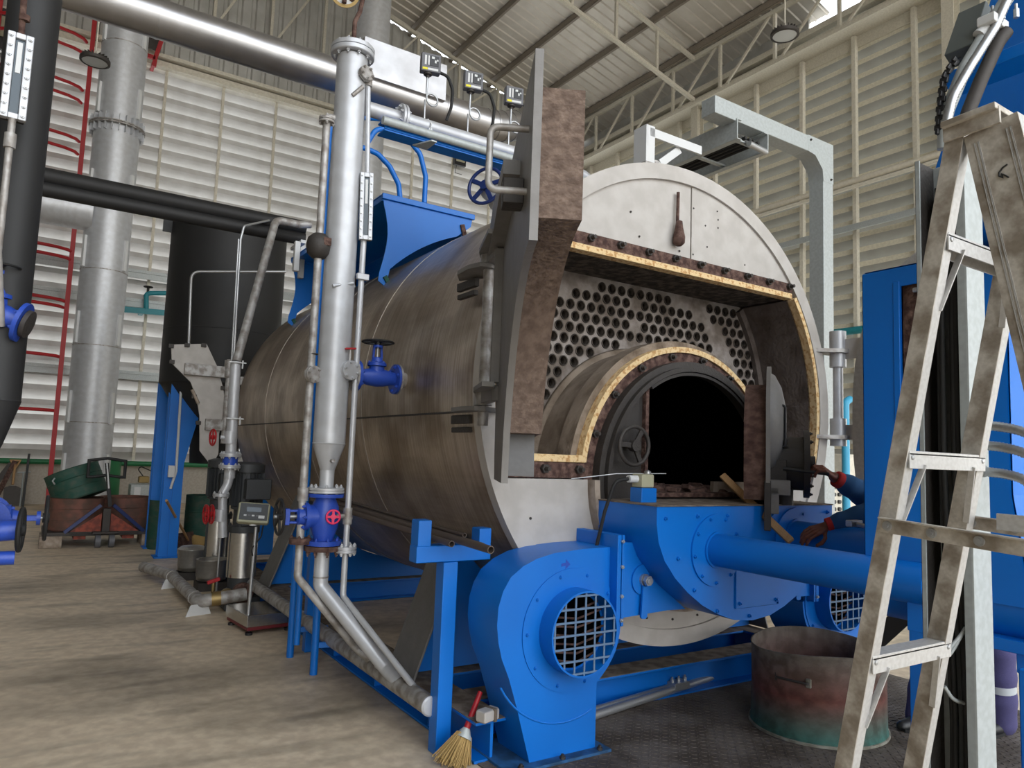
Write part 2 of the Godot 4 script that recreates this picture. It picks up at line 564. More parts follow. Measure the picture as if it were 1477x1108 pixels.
func build_setting() -> void:
	var b := MB.new()
	b.quad(Vector3(-14, 0, -17.6), Vector3(12.6, 0, -17.6), Vector3(12.6, 0, 12), Vector3(-14, 0, 12), Vector3.UP)
	b.box(Vector3(-0.7, -0.16, -2.8), Vector3(26.6, 0.3, 29.6))
	struct("floor", b, M.concrete, "worn tan concrete floor with dark stains")
	b = MB.new()
	b.box(Vector3(0, -0.42, 0), Vector3(260, 0.3, 260))
	struct("floor_outside", b, M.sand, "pale ground outside the hall")
	# chequer plate flooring in front of the boiler, with its raised lozenges
	var c0 := Vector3(-1.75, 0.006, -0.55)
	var pl := MB.new()
	pl.box(Vector3(0.225, 0.004, 1.35), Vector3(3.65, 0.01, 3.9), Basis.IDENTITY, 0.002)
	var cp := tag(struct("trim_1", pl, M.checker), "dark grey chequer plate flooring in front of the boiler", "", "", "structure")
	var mm := MultiMesh.new()
	mm.transform_format = MultiMesh.TRANSFORM_3D
	var lz := MB.new()
	lz.prism(pv([[-0.014, 0], [0, -0.0045], [0.014, 0], [0, 0.0045]]), 0.0, 0.0025, Transform3D(Basis(Vector3.RIGHT, -PI / 2), Vector3.ZERO))
	mm.mesh = lz.mesh()
	var nx := 97
	var nz := 104
	mm.instance_count = nx * nz
	for i in nx:
		for j in nz:
			var a := PI / 4 if (i + j) % 2 == 0 else -PI / 4
			mm.set_instance_transform(i * nz + j, Transform3D(Basis(Vector3.UP, a), Vector3(-1.58 + 0.037 * i, 0.009, -0.58 + 0.037 * j)))
	var mi := MultiMeshInstance3D.new()
	mi.name = "raised_lozenges"
	mi.multimesh = mm
	mi.material_override = M.checker
	mi.set_meta("kind", "stuff")
	cp.add_child(mi)
	# back wall: kerb, louvres to 11.6 m, corrugated sheet above
	b = MB.new()
	b.box(Vector3(-0.8, 0.5, -17.55), Vector3(26.6, 1.0, 0.3))
	struct("trim_2", b, M.kerb, "concrete kerb under the back wall")
	var wb := louver_wall("wall_back", Vector3.RIGHT, Vector3(0, 0, 1), Vector3(12.4, 0, -17.42), 26.5, 1.0, 11.6, "white louvred back wall")
	b = MB.new()
	b.box(Vector3(12.5, 0.5, -10.65), Vector3(0.3, 1.0, 14.3))
	b.box(Vector3(12.5, 0.5, 8.5), Vector3(0.3, 1.0, 7.0))
	struct("trim_3", b, M.kerb, "concrete kerb under the right wall")
	var wr := louver_wall("wall_right", Vector3(0, 0, 1), Vector3(-1, 0, 0), Vector3(12.42, 0, 12.0), 29.4, 1.0, 12.0, "louvred right wall with cream lips and shade painted into its plates")
	for i in 13:
		var x := 11.5 - 1.45 * i
		part("mullion", MB.new().bar(Vector3(x, 1, -17.36), Vector3(x, 11.6, -17.36), 0.07, 0.07, Vector3.BACK), M.cream, wb)
	for i in 19:
		var z := -16.5 + 1.45 * i
		part("mullion", MB.new().bar(Vector3(12.32, 4.4 if z > -3.4 and z < 4.9 else 1.0, z), Vector3(12.32, 12.1, z), 0.1, 0.12, Vector3.RIGHT), M.cream, wr)
	# horizontal girts and head trims
	b = MB.new()
	b.box(Vector3(-0.8, 11.72, -17.2), Vector3(26.6, 0.1, 0.35))
	b.box(Vector3(-0.8, 11.55, -17.25), Vector3(26.6, 0.16, 0.2))
	struct("trim_6", b, M.cream, "head trim of the louvres on the back wall")
	b = MB.new()
	b.box(Vector3(12.15, 12.22, -3), Vector3(0.5, 0.22, 29.4))
	b.box(Vector3(12.0, 12.55, -3), Vector3(0.2, 0.16, 29.4))
	b.box(Vector3(12.4, 12.0, -3), Vector3(0.06, 0.36, 29.4))
	struct("trim_7", b, M.truss, "head trim of the louvres on the right wall")
	b = MB.new()
	b.box(Vector3(12.62, 12.72, -12.7), Vector3(0.06, 1.5, 9.8))
	b.box(Vector3(12.62, 12.55, -3), Vector3(0.06, 1.1, 29.6))
	b.box(Vector3(12.62, 12.72, 2.9), Vector3(0.06, 1.5, 18.2))
	struct("wall_right_upper", b, M.siding, "sheet closing the right wall between the louvres and the roof")
	for i in 4:
		b = MB.new()
		var y: float = [5.15, 5.9, 3.3, 8.6][i]
		b.box(Vector3(-0.8, y, -17.2), Vector3(26.6, 0.08, 0.3))
		b.box(Vector3(-0.8, y - 0.1, -17.08), Vector3(26.6, 0.16, 0.03))
		if i < 3:
			struct("trim_%d" % (8 + i), b, M.galv, "steel girt across the back wall")
	var wu := Node3D.new()
	wu.name = "wall_back_upper"
	add_child(wu)
	tag(wu, "corrugated sheet above the louvres of the back wall", "", "", "structure")
	var sx := -10.0
	while sx < 12.6:
		var sd := []
		for k in 3:
			for q in [[0, 0.0], [0.22, 0.0], [0.26, -0.06], [0.34, -0.06], [0.38, 0.0]]:
				sd.append(Vector2(sx + k * 0.38 + q[0], q[1]))
		b = MB.new()
		for i in sd.size() - 1:
			var p: Vector2 = sd[i]
			var q: Vector2 = sd[i + 1]
			var e := (q - p).normalized()
			if e.length() < 0.5: continue
			b.quad(Vector3(p.x, 11.6, -17.4 + p.y), Vector3(q.x, 11.6, -17.4 + q.y), Vector3(q.x, roof_y(q.x) - 0.12, -17.4 + q.y), Vector3(p.x, roof_y(p.x) - 0.12, -17.4 + p.y), Vector3(-e.y, 0, e.x))
		part("wall_sheet", b, M.siding, wu)
		sx += 1.14
	# unseen left wall, moved in and darkened to cut light from the left
	b = MB.new()
	b.box(Vector3(-9.6, 8, -3), Vector3(0.2, 17, 30))
	struct("wall_left_blocker", b, M.siding_dark, "unseen sheet wall on the left, set close to cut side light")
	# roof: ribbed sheets that slope down to the right wall
	var ro := Node3D.new()
	ro.name = "ceiling"
	add_child(ro)
	tag(ro, "ribbed metal roof sheets seen from below", "", "", "structure")
	for side in [[-6.0, 12.75], [-11.0, -6.0]]:
		var xa: float = side[0]
		var z := -17.5
		while z < 12.0:
			b = MB.new()
			for k in 3:
				var xb: float = side[1]
				if xa > -7.0 and z > -7.6 and z < -6.3:
					xb = 12.05      # the rooflight bay stays open at the eave
				var pr := [[0.0, 0.0], [0.2, 0.0], [0.225, -0.035], [0.255, -0.035], [0.28, 0.0], [0.33, 0.0]]
				for i in 5:
					var p0: Array = pr[i]
					var p1: Array = pr[i + 1]
					var e := Vector3(0, p1[1] - p0[1], p1[0] - p0[0])
					var s := Vector3(xb - xa, roof_y(xb - 0.001) - roof_y(xa + 0.001), 0)
					var nn := s.cross(e).normalized()
					if nn.y > 0: nn = -nn
					b.quad(Vector3(xa, roof_y(xa + 0.001) + p0[1], z + p0[0]), Vector3(xb, roof_y(xb - 0.001) + p0[1], z + p0[0]), Vector3(xb, roof_y(xb - 0.001) + p1[1], z + p1[0]), Vector3(xa, roof_y(xa + 0.001) + p1[1], z + p1[0]), nn)
				z += 0.33
			part("roof_sheet", b, M.roof, ro)
	for i in 12:
		var px := 11.42 - 1.52 * i
		b = MB.new()
		b.box(Vector3(px, roof_y(px) - 0.14, -3), Vector3(0.02, 0.2, 29.2), Basis.IDENTITY, 0.001)
		b.box(Vector3(px + 0.03, roof_y(px) - 0.235, -3), Vector3(0.08, 0.014, 29.2), Basis.IDENTITY, 0.001)
		b.box(Vector3(px + 0.03, roof_y(px) - 0.045, -3), Vector3(0.08, 0.014, 29.2), Basis.IDENTITY, 0.001)
		part("purlin", b, M.purlin, ro)
	# lattice girder under the eave
	var gx := 11.6
	var gt := 13.38
	var gb := 11.98
	b = MB.new()
	b.box(Vector3(gx, gt, -3), Vector3(0.1, 0.12, 29.0))
	b.box(Vector3(gx, gb, -3), Vector3(0.1, 0.1, 29.0))
	var g := thing("lattice_girder", "cream lattice girder running below the roof along the right wall", "girder", Vector3(gx, gb, -3))
	part("chord", b, M.truss, g)
	var zz := -17.2
	while zz < 10:
		part("upright", MB.new().bar(Vector3(gx, gb, zz), Vector3(gx, gt, zz), 0.08, 0.08, Vector3.RIGHT), M.truss, g)
		part("diagonal", MB.new().bar(Vector3(gx, gb, zz + 0.12), Vector3(gx, gt, zz + 1.7), 0.06, 0.06, Vector3.RIGHT), M.truss, g)
		zz += 1.82
	# rafters across the hall
	for z in [-17.0, -10.9, -4.4]:
		var t := thing("roof_truss", {-17.0: "cream roof truss against the corrugated back wall", -10.9: "cream roof truss that meets the eave girder beyond the grey gantry", -4.4: "cream roof truss above the boiler, mostly above the picture"}[z], "truss", Vector3(gx, gb, z))
		b = MB.new()
		b.bar(Vector3(gx, roof_y(gx) - 0.3, z), Vector3(-5.9, roof_y(-5.9) - 0.3, z), 0.1, 0.1)
		var steep: float = 0.25 if z > -16.9 else 0.0
		var base: float = 12.1 if z > -16.9 else 12.75
		b.bar(Vector3(gx, base, z), Vector3(-5.9, base + steep * 17.5, z), 0.1, 0.1)
		part("chord", b, M.truss, t)
		var k := 0
		var xx := gx - 1.5
		while xx > -5.0:
			var yb: float = base + steep * (gx - xx)
			var yb2: float = base + steep * (gx - xx - 1.52)
			part("upright", MB.new().bar(Vector3(xx, yb, z), Vector3(xx, roof_y(xx) - 0.3, z), 0.08, 0.08, Vector3.RIGHT), M.truss, t)
			if z < -16.9:
				part("diagonal", MB.new().bar(Vector3(xx - 0.05, yb, z + 0.05), Vector3(xx + 1.5, roof_y(xx + 1.5) - 0.3, z + 0.05), 0.06, 0.06, Vector3.RIGHT), M.truss, t)
			xx -= 1.52
	b = MB.new()
	b.box(Vector3(12.4, 4.38, 0.75), Vector3(0.3, 0.16, 8.7))
	b.box(Vector3(12.4, 2.2, -3.5), Vector3(0.3, 4.4, 0.16))
	b.box(Vector3(12.4, 2.2, 5.0), Vector3(0.3, 4.4, 0.16))
	struct("door_1", b, M.cream, "open doorway frame in the right wall")
	# building columns
	for q in [[-11.2, "pale steel column of the right wall behind the boiler's crown"], [-4.0, "pale steel column of the right wall beside the blue hopper"]]:
		b = MB.new()
		b.box(Vector3(11.95, 6.2, q[0]), Vector3(0.02, 12.0, 0.26))
		b.box(Vector3(12.2, 6.2, q[0]), Vector3(0.02, 12.0, 0.26))
		b.box(Vector3(12.08, 6.2, q[0]), Vector3(0.24, 12.0, 0.02))
		struct("wall_column", b, M.truss, q[1])
	# pipe and cable runs on the right wall
	var t1 := thing("conduit", "pale conduit run high on the right wall", "conduit", Vector3(12.1, 8.25, -5))
	part("pipe", MB.new().tube([Vector3(11.84, 8.25, -17), Vector3(11.84, 8.25, 6)], 0.07, 10).box(Vector3(11.88, 8.13, -5.5), Vector3(0.1, 0.06, 23)), M.cream, t1)
	t1 = thing("cable_tray", "grey cable tray below the pale conduit on the right wall", "cable tray", Vector3(12.1, 7.2, -5))
	part("tray", MB.new().box(Vector3(12.1, 7.22, -5.5), Vector3(0.3, 0.02, 23)).box(Vector3(11.96, 7.2, -5.5), Vector3(0.02, 0.14, 23)), M.galv, t1)
	t1 = thing("teal_pipe", "teal pipe along the right wall beside the blue hopper", "pipe", Vector3(12, 4.8, -5))
	part("pipe", MB.new().tube([Vector3(12.0, 4.75, -17), Vector3(12.0, 4.75, 6)], 0.09, 10), M.cyan_pipe, t1)
	t1 = thing("green_pipe", "green pipe along the top of the back wall's concrete kerb", "pipe", Vector3(0, 1.02, -17.2))
	part("pipe", MB.new().tube([Vector3(-13, 1.02, -17.2), Vector3(12, 1.02, -17.2)], 0.065, 10), M.green_pipe, t1)

# ---------- the boiler ----------
const BY := 2.0
const BR := 1.6
const FX := 0.04     # centre of the furnace
const FY := 1.455
func build_boiler() -> void:
	var bo := thing("boiler", "large horizontal boiler drum in brown stained stainless cladding with open tube front", "boiler", Vector3(0, 0.4, -2.9))
	# cladding: sheets overlapping at the seams
	var zs := [0.0, -1.75, -3.1, -4.55, -5.9]
	for i in 4:
		for half in 2:
			var a0 := -PI + asin(0.11) + 0.004 if half == 0 else -asin(0.11)
			var b := MB.new()
			# lower: left seam through the bottom to right seam; upper: over the top
			var s0: float = PI + asin(0.11) if half == 0 else -asin(0.11)
			var s1: float = TAU - asin(0.11) if half == 0 else PI + asin(0.11)
			b.ring(0, BY, BR - 0.012, BR - (0.0 if half else 0.003) - 0.0015 * (i % 2), s0, s1, zs[i + 1] - 0.02, zs[i], 72)
			part("cladding_sheet", b, M.clad, bo)
	for i in range(1, 4):
		part("seam_band", MB.new().ring(0, BY, BR - 0.002, BR + 0.003, 0, TAU, zs[i] - 0.006, zs[i] + 0.006, 96), M.clad_trim, bo)
	var b := MB.new()
	b.box(Vector3(-BR * cos(asin(0.11)), BY - 0.176, -2.95), Vector3(0.008, 0.012, 5.88), Basis.IDENTITY, 0.001)
	part("seam_strip", b, M.dark_steel, bo)
	part("back_plate", MB.new().ring(0, BY, 0.0, BR - 0.005, 0, TAU, -5.94, -5.9, 64), M.clad, bo)
	# front rim
	part("front_rim", MB.new().ring(0, BY, 1.5, BR + 0.004, 0, TAU, -0.06, 0.012, 120), M.front_white, bo)
	# crown plate above the lintel, in two sheets
	var yl := 2.985
	var al := asin((yl - BY) / 1.5)
	var xs := 0.06
	var as_ := acos(xs / 1.5)
	var cr := arc2(0, BY, 1.5, as_ + 0.002, PI - al, 30)
	cr.append(Vector2(xs - 0.004, yl))
	part("crown_sheet", MB.new().prism(cr, -0.03, -0.012), M.front_white, bo)
	cr = arc2(0, BY, 1.5, al, as_ - 0.002, 24)
	cr.append(Vector2(xs + 0.004, yl))
	part("crown_sheet", MB.new().prism(cr, -0.03, -0.006), M.front_white, bo)
	# hanging lug on the crown: a rusty rod and a pear-shaped plug
	b = MB.new().tube([Vector3(-0.09, 3.42, 0.012), Vector3(-0.095, 3.2, 0.014)], 0.012, 8)
	b.lathe([[0.0, 0.09], [0.022, 0.08], [0.028, 0.03], [0.042, -0.03], [0.04, -0.07], [0.02, -0.09], [0, -0.092]], Transform3D(Basis.IDENTITY, Vector3(-0.095, 3.13, 0.03)), 14, 0, TAU, true)
	part("sight_plug", b, M.rust, bo)
	b = MB.new()
	for q in [[-0.5, 3.2], [-0.42, 3.05], [0.2, 3.25], [0.22, 3.1], [0.32, 3.38], [0.33, 3.32], [0.33, 3.26], [0.62, 3.04], [-0.05, 3.02], [0.08, 3.35], [0.08, 3.02]]:
		b.bolts([Vector3(q[0], q[1], -0.008)], Vector3.BACK, 0.007, 0.004)
	part("rivets", b, M.dark_steel, bo, "", "stuff")
	# lintel flange and its studs
	var hl := sqrt(1.5 * 1.5 - (2.915 - BY) * (2.915 - BY))
	part("lintel_flange", MB.new().box(Vector3(0, 2.945, -0.035), Vector3(2 * hl - 0.02, 0.085, 0.06)), M.rust, bo)
	for i in 10:
		var x := -1.08 + i * 0.245
		part("stud", MB.new().tube([Vector3(x, 2.955, -0.01), Vector3(x, 2.955, 0.05)], 0.013, 8).bolts([Vector3(x, 2.955, -0.003)], Vector3.BACK, 0.026, 0.022), M.dark_steel, bo)
	# insulation rope round the opening
	part("gasket_rope", MB.new().box(Vector3(0, 2.885, -0.03), Vector3(2 * hl - 0.06, 0.042, 0.075)), M.gasket, bo)
	var ab := asin((1.56 - BY) / 1.47)
	var at := asin((2.87 - BY) / 1.47)
	part("gasket_rope", MB.new().ring(0, BY, 1.455, 1.49, ab, at, -0.06, 0.012, 40), M.gasket, bo)
	part("gasket_rope", MB.new().ring(0, BY, 1.455, 1.49, PI - at, PI - ab, -0.06, 0.012, 40), M.gasket, bo)
	var fa := asin((1.56 - FY) / 0.885)
	part("gasket_rope", MB.new().ring(FX, FY, 0.868, 0.905, fa, PI - fa, -0.06, 0.0, 48), M.gasket, bo)
	for s in [-1.0, 1.0]:
		var xa: float = FX + s * 0.885
		var xb: float = s * 1.42
		part("gasket_rope", MB.new().box(Vector3((xa + xb) / 2, 1.578, -0.03), Vector3(absf(xb - xa) + 0.03, 0.045, 0.07)), M.gasket, bo)
		part("step_flange", MB.new().box(Vector3((xa + xb) / 2, 1.508, -0.035), Vector3(absf(xb - xa) + 0.05, 0.095, 0.06)), M.rust, bo)
		for k in 3:
			var x: float = lerpf(xa, xb, [0.06, 0.5, 0.92][k])
			part("stud", MB.new().tube([Vector3(x, 1.515, -0.01), Vector3(x, 1.515, 0.05)], 0.013, 8).bolts([Vector3(x, 1.515, -0.003)], Vector3.BACK, 0.028, 0.022), M.dark_steel, bo)
	# smoke box: side walls, roof and floor
	var zt := -0.515
	for q in [[ab, at], [PI - at, PI - ab]]:
		part("smoke_box_side", MB.new().ring(0, BY, 1.455, 1.5, q[0], q[1], zt, -0.05, 40), M.cavity, bo)
	# steel liner ribs inside the right and left sides
	for q in [[ab, at], [PI - at, PI - ab]]:
		part("liner", MB.new().ring(0, BY, 1.4, 1.455, q[0], q[1], zt, zt + 0.04, 40), M.cavity, bo)
	part("smoke_box_roof", MB.new().box(Vector3(0, 2.9, (zt - 0.05) / 2), Vector3(2.5, 0.04, -zt)), M.soot, bo)
	for s in [-1.0, 1.0]:
		part("smoke_box_floor", MB.new().box(Vector3(s * 1.16, 1.55, (zt - 0.05) / 2), Vector3(0.62, 0.03, -zt)), M.tan, bo)
	# tube sheet, tiled in hexagons so that every tube end is an opening
	var pitch := 0.0935
	var rowh := 0.081
	var holes := {}
	var add := func(k: int, from: float, to: float) -> void:
		var x := from
		while x <= to + 0.01:
			holes[Vector2i(int(round(x * 2)), k)] = true
			holes[Vector2i(int(round(-x * 2)), k)] = true
			x += 1.0
	add.call(0, 0.5, 3.5); add.call(0, 8.5, 12.5)
	add.call(1, 1, 6); add.call(1, 9, 13)
	add.call(2, 0.5, 7.5); add.call(2, 10.5, 13.5)
	add.call(3, 1, 8); add.call(3, 11, 14)
	add.call(4, 0.5, 8.5); add.call(4, 11.5, 14.5)
	add.call(5, 2, 9); add.call(5, 12, 14)
	add.call(6, 4.5, 9.5); add.call(6, 12.5, 14.5)
	add.call(7, 6, 9); add.call(7, 13, 14)
	add.call(8, 7.5, 9.5); add.call(9, 8, 9); add.call(10, 8.5, 9.5); add.call(11, 9, 9); add.call(12, 9.5, 9.5)
	var rt := 0.032
	b = MB.new()
	var hexr := pitch / sqrt(3.0)
	for k in range(-2, 19):
		for j in range(-32, 33):
			if absi(j) % 2 != (1 if posmod(k, 2) == 0 else 0):
				continue
			var c := Vector3(j * 0.5 * pitch + 0.02, 2.815 - rowh * k, zt)
			var rc := Vector2(c.x, c.y - BY).length()
			if rc > 1.5 or Vector2(c.x - FX, c.y - FY).length() < 0.84:
				continue
			var has := holes.has(Vector2i(j, k)) and rc < 1.42
			var scy := rowh / (hexr * 1.5)
			for e in 6:
				var t0 := TAU * (e + 0.5) / 6.0
				var t1 := TAU * (e + 1.5) / 6.0
				var p0 := c + Vector3(cos(t0) * hexr, sin(t0) * hexr * scy, 0)
				var p1 := c + Vector3(cos(t1) * hexr, sin(t1) * hexr * scy, 0)
				if has:
					for q in 3:
						var u0 := lerpf(t0, t1, q / 3.0)
						var u1 := lerpf(t0, t1, (q + 1) / 3.0)
						b.quad(p0.lerp(p1, q / 3.0), p0.lerp(p1, (q + 1) / 3.0), c + Vector3(cos(u1), sin(u1), 0) * rt, c + Vector3(cos(u0), sin(u0), 0) * rt, Vector3.BACK)
				else:
					b.tri(c, p0, p1, Vector3.BACK, Vector3.BACK, Vector3.BACK)
	var ts := part("tube_sheet", b, M.tubesheet, bo)
	var tm := MB.new()
	tm.ring(0, 0, rt - 0.002, rt + 0.0055, 0, TAU, -0.002, 0.006, 18)
	tm.lathe([[rt - 0.002, 0.0], [rt - 0.002, 0.35]], xf(Vector3.ZERO, Vector3(0, 0, -1)), 18)
	tm.ring(0, 0, 0, rt, 0, TAU, -0.35, -0.348, 18)
	var tmesh := tm.mesh()
	for h in holes:
		var c := Vector3(h.x * 0.5 * pitch + 0.02, 2.815 - rowh * h.y, zt)
		if Vector2(c.x, c.y - BY).length() >= 1.42:
			continue
		var o := part("tube_end", tmesh, M.soot, ts)
		o.position = c
	# furnace mouth: the drum that comes through the tube sheet
	part("furnace_drum", MB.new().ring(FX, FY, 0.86, 0.905, -0.6, PI + 0.6, zt, -0.06, 64).ring(FX, FY, 0.905, 0.95, 0.05, PI - 0.05, -0.2, -0.06, 60), M.tan, bo)
	part("weld_bead", MB.new().lathe([[0.905, 0.0], [0.945, 0.004], [0.935, 0.025], [0.905, 0.035]], xf(Vector3(FX, FY, zt), Vector3.BACK), 64, PI - 0.1, TAU + 0.1, true), M.tan, bo)
	part("furnace_flange", MB.new().ring(FX, FY, 0.79, 0.868, 0, TAU, -0.05, -0.015, 72), M.rust, bo)
	for i in 8:
		var a := 0.35 + i * 0.35
		var c := Vector3(FX + 0.838 * cos(a), FY + 0.838 * sin(a), -0.015)
		part("stud", MB.new().tube([c, c + Vector3(0, 0, 0.05)], 0.011, 8).bolts([c], Vector3.BACK, 0.026, 0.022), M.dark_steel, bo)
	part("furnace_collar", MB.new().ring(FX, FY, 0.75, 0.8, 0, TAU, -0.05, 0.05, 72), M.dark_steel, bo)
	b = MB.new().ring(FX, FY, 0.73, 0.76, 0, TAU, 0.05, 0.085, 72).ring(FX, FY, 0.705, 0.725, 0.2, PI - 0.98, 0.04, 0.075, 40)
	part("mouth_ring", b, M.dark_steel, bo)
	# mouth plate with the arched charging opening
	var pr := 0.77
	var pp := arc2(FX, FY, pr, PI - 1.085, PI * 2 - 3.1, 40)
	pp = PackedVector2Array()
	var tj := acos((-0.37 - FX) / pr)
	var tb := asin((1.385 - FY) / pr)
	pp.append_array(arc2(FX, FY, pr, tj, PI - tb, 30))
	pp.append(Vector2(-0.37, 1.385))
	part("mouth_plate", MB.new().prism(pp, 0.0, 0.03), M.dark_steel, bo)
	pp = arc2(FX, FY, pr, PI - tb, TAU + tb, 40)
	part("mouth_plate", MB.new().prism(pp, 0.0, 0.03), M.dark_steel, bo)
	part("mouth_plate", MB.new().ring(FX, FY, 0.715, 0.77, 0.0, tj, 0.0, 0.03, 40), M.dark_steel, bo)
	b = MB.new().box(Vector3(-0.385, 1.72, 0.04), Vector3(0.03, 0.68, 0.05)).box(Vector3(0.1, 1.37, 0.05), Vector3(1.0, 0.03, 0.1))
	part("mouth_frame", b, M.rust, bo)
	# the dark furnace behind
	b = MB.new()
	b.lathe([[0.72, 0.0], [0.72, 3.6], [0.0, 3.6]], xf(Vector3(FX, FY, 0.0), Vector3(0, 0, -1)), 40)
	part("furnace_tube", b, M.black_soot, bo)
	var ash := MB.new()
	for i in 60:
		var p := Vector3(rng.randf_range(-0.36, 0.6), 1.37 + rng.randf_range(0, 0.03), rng.randf_range(-0.5, 0.0))
		ash.box(p, Vector3(rng.randf_range(0.04, 0.14), rng.randf_range(0.02, 0.06), rng.randf_range(0.04, 0.12)), Basis(Vector3.UP, rng.randf() * 3) * Basis(Vector3.RIGHT, rng.randf_range(-0.4, 0.4)), 0.012)
	ash.box(Vector3(0.05, 1.34, -0.4), Vector3(1.1, 0.05, 0.8))
	part("ash_bed", ash, M.rust, bo, "brown ash on the furnace floor", "stuff")
	# handwheel on the mouth plate
	var hc := zp(915, 643, 0.13)
	part("handwheel", handwheel(hc, Vector3.BACK, 0.118, 0.026, 3, 1.1), M.dark_steel, bo)
	part("wheel_shaft", MB.new().tube([Vector3(hc.x, hc.y, 0.0), Vector3(hc.x, hc.y, 0.14)], 0.02, 10), M.dark_steel, bo)
	# lower front plates
	var lo := PackedVector2Array()
	var ao := asin((1.455 - BY) / 1.5)
	lo.append_array(arc2(0, BY, 1.5, PI - ao, TAU + ao, 50))
	lo.append_array(arc2(FX, FY, 0.84, 0, -PI, 40))
	part("lower_front_plate", MB.new().prism(lo, -0.04, -0.008), M.front_white, bo)
	part("lower_plate_lip", MB.new().ring(FX, FY, 0.8, 0.84, -PI, 0, -0.05, 0.06, 50), M.front_dusty, bo)
	b = MB.new()
	b.ring(FX, FY, 0.3, 0.8, -PI, 0, -0.06, -0.03, 50)
	part("belly_plate", b, M.front_dusty, bo)
	part("bottom_ring", MB.new().ring(0, BY, 1.36, 1.375, PI + 0.75, TAU - 0.75, -0.008, 0.004, 50), M.front_dusty, bo)
	b = MB.new()
	for i in 14:
		var a := PI * 1.18 + i * 0.16
		b.bolts([Vector3(1.44 * cos(a), BY + 1.44 * sin(a), -0.006)], Vector3.BACK, 0.008, 0.005)
	part("rivets", b, M.dark_steel, bo, "", "stuff")
	# left hinge of the smoke-box door
	var hx := -1.6
	for q in [[2.62, 0.3], [1.83, 0.3]]:
		var y: float = q[0]
		part("hinge_bracket", MB.new().prism(pv([[-1.46, 0.03], [-1.62, 0.12], [-1.68, 0.1], [-1.70, 0.0], [-1.68, -0.16], [-1.6, -0.28], [-1.5, -0.1]]), -0.012, 0.012, Transform3D(Basis(Vector3.RIGHT, Vector3(0, 0, 1), Vector3(0, -1, 0)), Vector3(0, y, 0))), M.door_steel, bo)
		part("hinge_frame", MB.new().box(Vector3(-1.585, y - 0.05, -0.2), Vector3(0.03, 0.05, 0.22)).box(Vector3(-1.585, y - 0.11, -0.2), Vector3(0.03, 0.03, 0.2)), M.dark_steel, bo)
	part("hinge_pin", MB.new().tube([Vector3(hx, 1.74, 0.06), Vector3(hx, 2.78, 0.06)], 0.03, 14).tube([Vector3(hx, 2.64, 0.06), Vector3(hx, 2.72, 0.06)], 0.05, 14).tube([Vector3(hx, 1.85, 0.06), Vector3(hx, 1.95, 0.06)], 0.05, 14), M.silver_old, bo)
	# right hinge
	var rx := 1.66
	for y in [2.5, 1.82]:
		part("hinge_bracket", MB.new().prism(pv([[1.5, -0.06], [1.72, -0.05], [1.78, 0.06], [1.74, 0.16], [1.6, 0.14], [1.45, 0.01]]), -0.015, 0.015, Transform3D(Basis(Vector3.RIGHT, Vector3(0, 0, 1), Vector3(0, -1, 0)), Vector3(0, y, 0))), M.silver_old, bo)
	part("hinge_pin", MB.new().tube([Vector3(rx, 1.8, 0.06), Vector3(rx, 2.6, 0.06)], 0.038, 16), M.silver, bo)
	# base frame: two long beams, cross beams and gusseted cradles
	var bf := thing("base_frame", "dark blue steel skid and cradles carrying the boiler", "frame", Vector3(0, 0, -2.9))
	for s in [-1.0, 1.0]:
		b = MB.new()
		for yy in [0.012, 0.2]:
			b.box(Vector3(s * 1.52, yy, -2.9), Vector3(0.2, 0.016, 6.1))
		part("dust_layer", MB.new().box(Vector3(s * 1.52, 0.2095, -2.9), Vector3(0.196, 0.004, 6.1)), M.dust_top, bf)
		b.box(Vector3(s * 1.52, 0.105, -2.9), Vector3(0.02, 0.19, 6.1))
		part("beam", b, M.blue, bf)
		for z in [-0.4, -1.2, -2.0, -2.8, -3.6, -4.4, -5.2]:
			part("stiffener", MB.new().box(Vector3(s * 1.52, 0.105, z), Vector3(0.18, 0.17, 0.012)), M.blue, bf)
	for z in [-0.25, -0.75, -4.0, -5.6]:
		b = MB.new()
		for yy in [0.012, 0.2]:
			b.box(Vector3(0, yy, z), Vector3(2.84, 0.016, 0.2))
		part("dust_layer", MB.new().box(Vector3(0, 0.2095, z), Vector3(2.84, 0.004, 0.196)), M.dust_top, bf)
		b.box(Vector3(0, 0.105, z), Vector3(2.84, 0.19, 0.02))
		part("cross_beam", b, M.blue, bf)
		if z > -0.5 or z < -5:
			continue
		# cradle plate hugging the drum
		var ca := arc2(0, BY, BR + 0.004, PI + 0.62, TAU - 0.62, 36)
		ca.append(Vector2(1.6, 0.22))
		ca.append(Vector2(-1.6, 0.22))
		part("cradle_plate", MB.new().prism(ca, z - 0.012, z + 0.012), M.blue, bf)
		for s in [-1.0, 1.0]:
			var p0 := Vector3(s * (BR + 0.01) * cos(0.62), BY - (BR + 0.01) * sin(0.62), z)
			part("cradle_flange", MB.new().bar(p0 + Vector3(-s * 0.0, 0.02, 0), Vector3(s * 1.63, 0.22, z), 0.36, 0.016, Vector3(s, 0.4, 0)), M.door_steel, bf)
			part("cradle_gusset", MB.new().prism(pv([[s * 1.36, 0.22], [s * 1.58, 0.22], [s * 1.24, 0.92], [s * 1.1, 0.8]]), z - 0.13, z - 0.118), M.blue, bf)

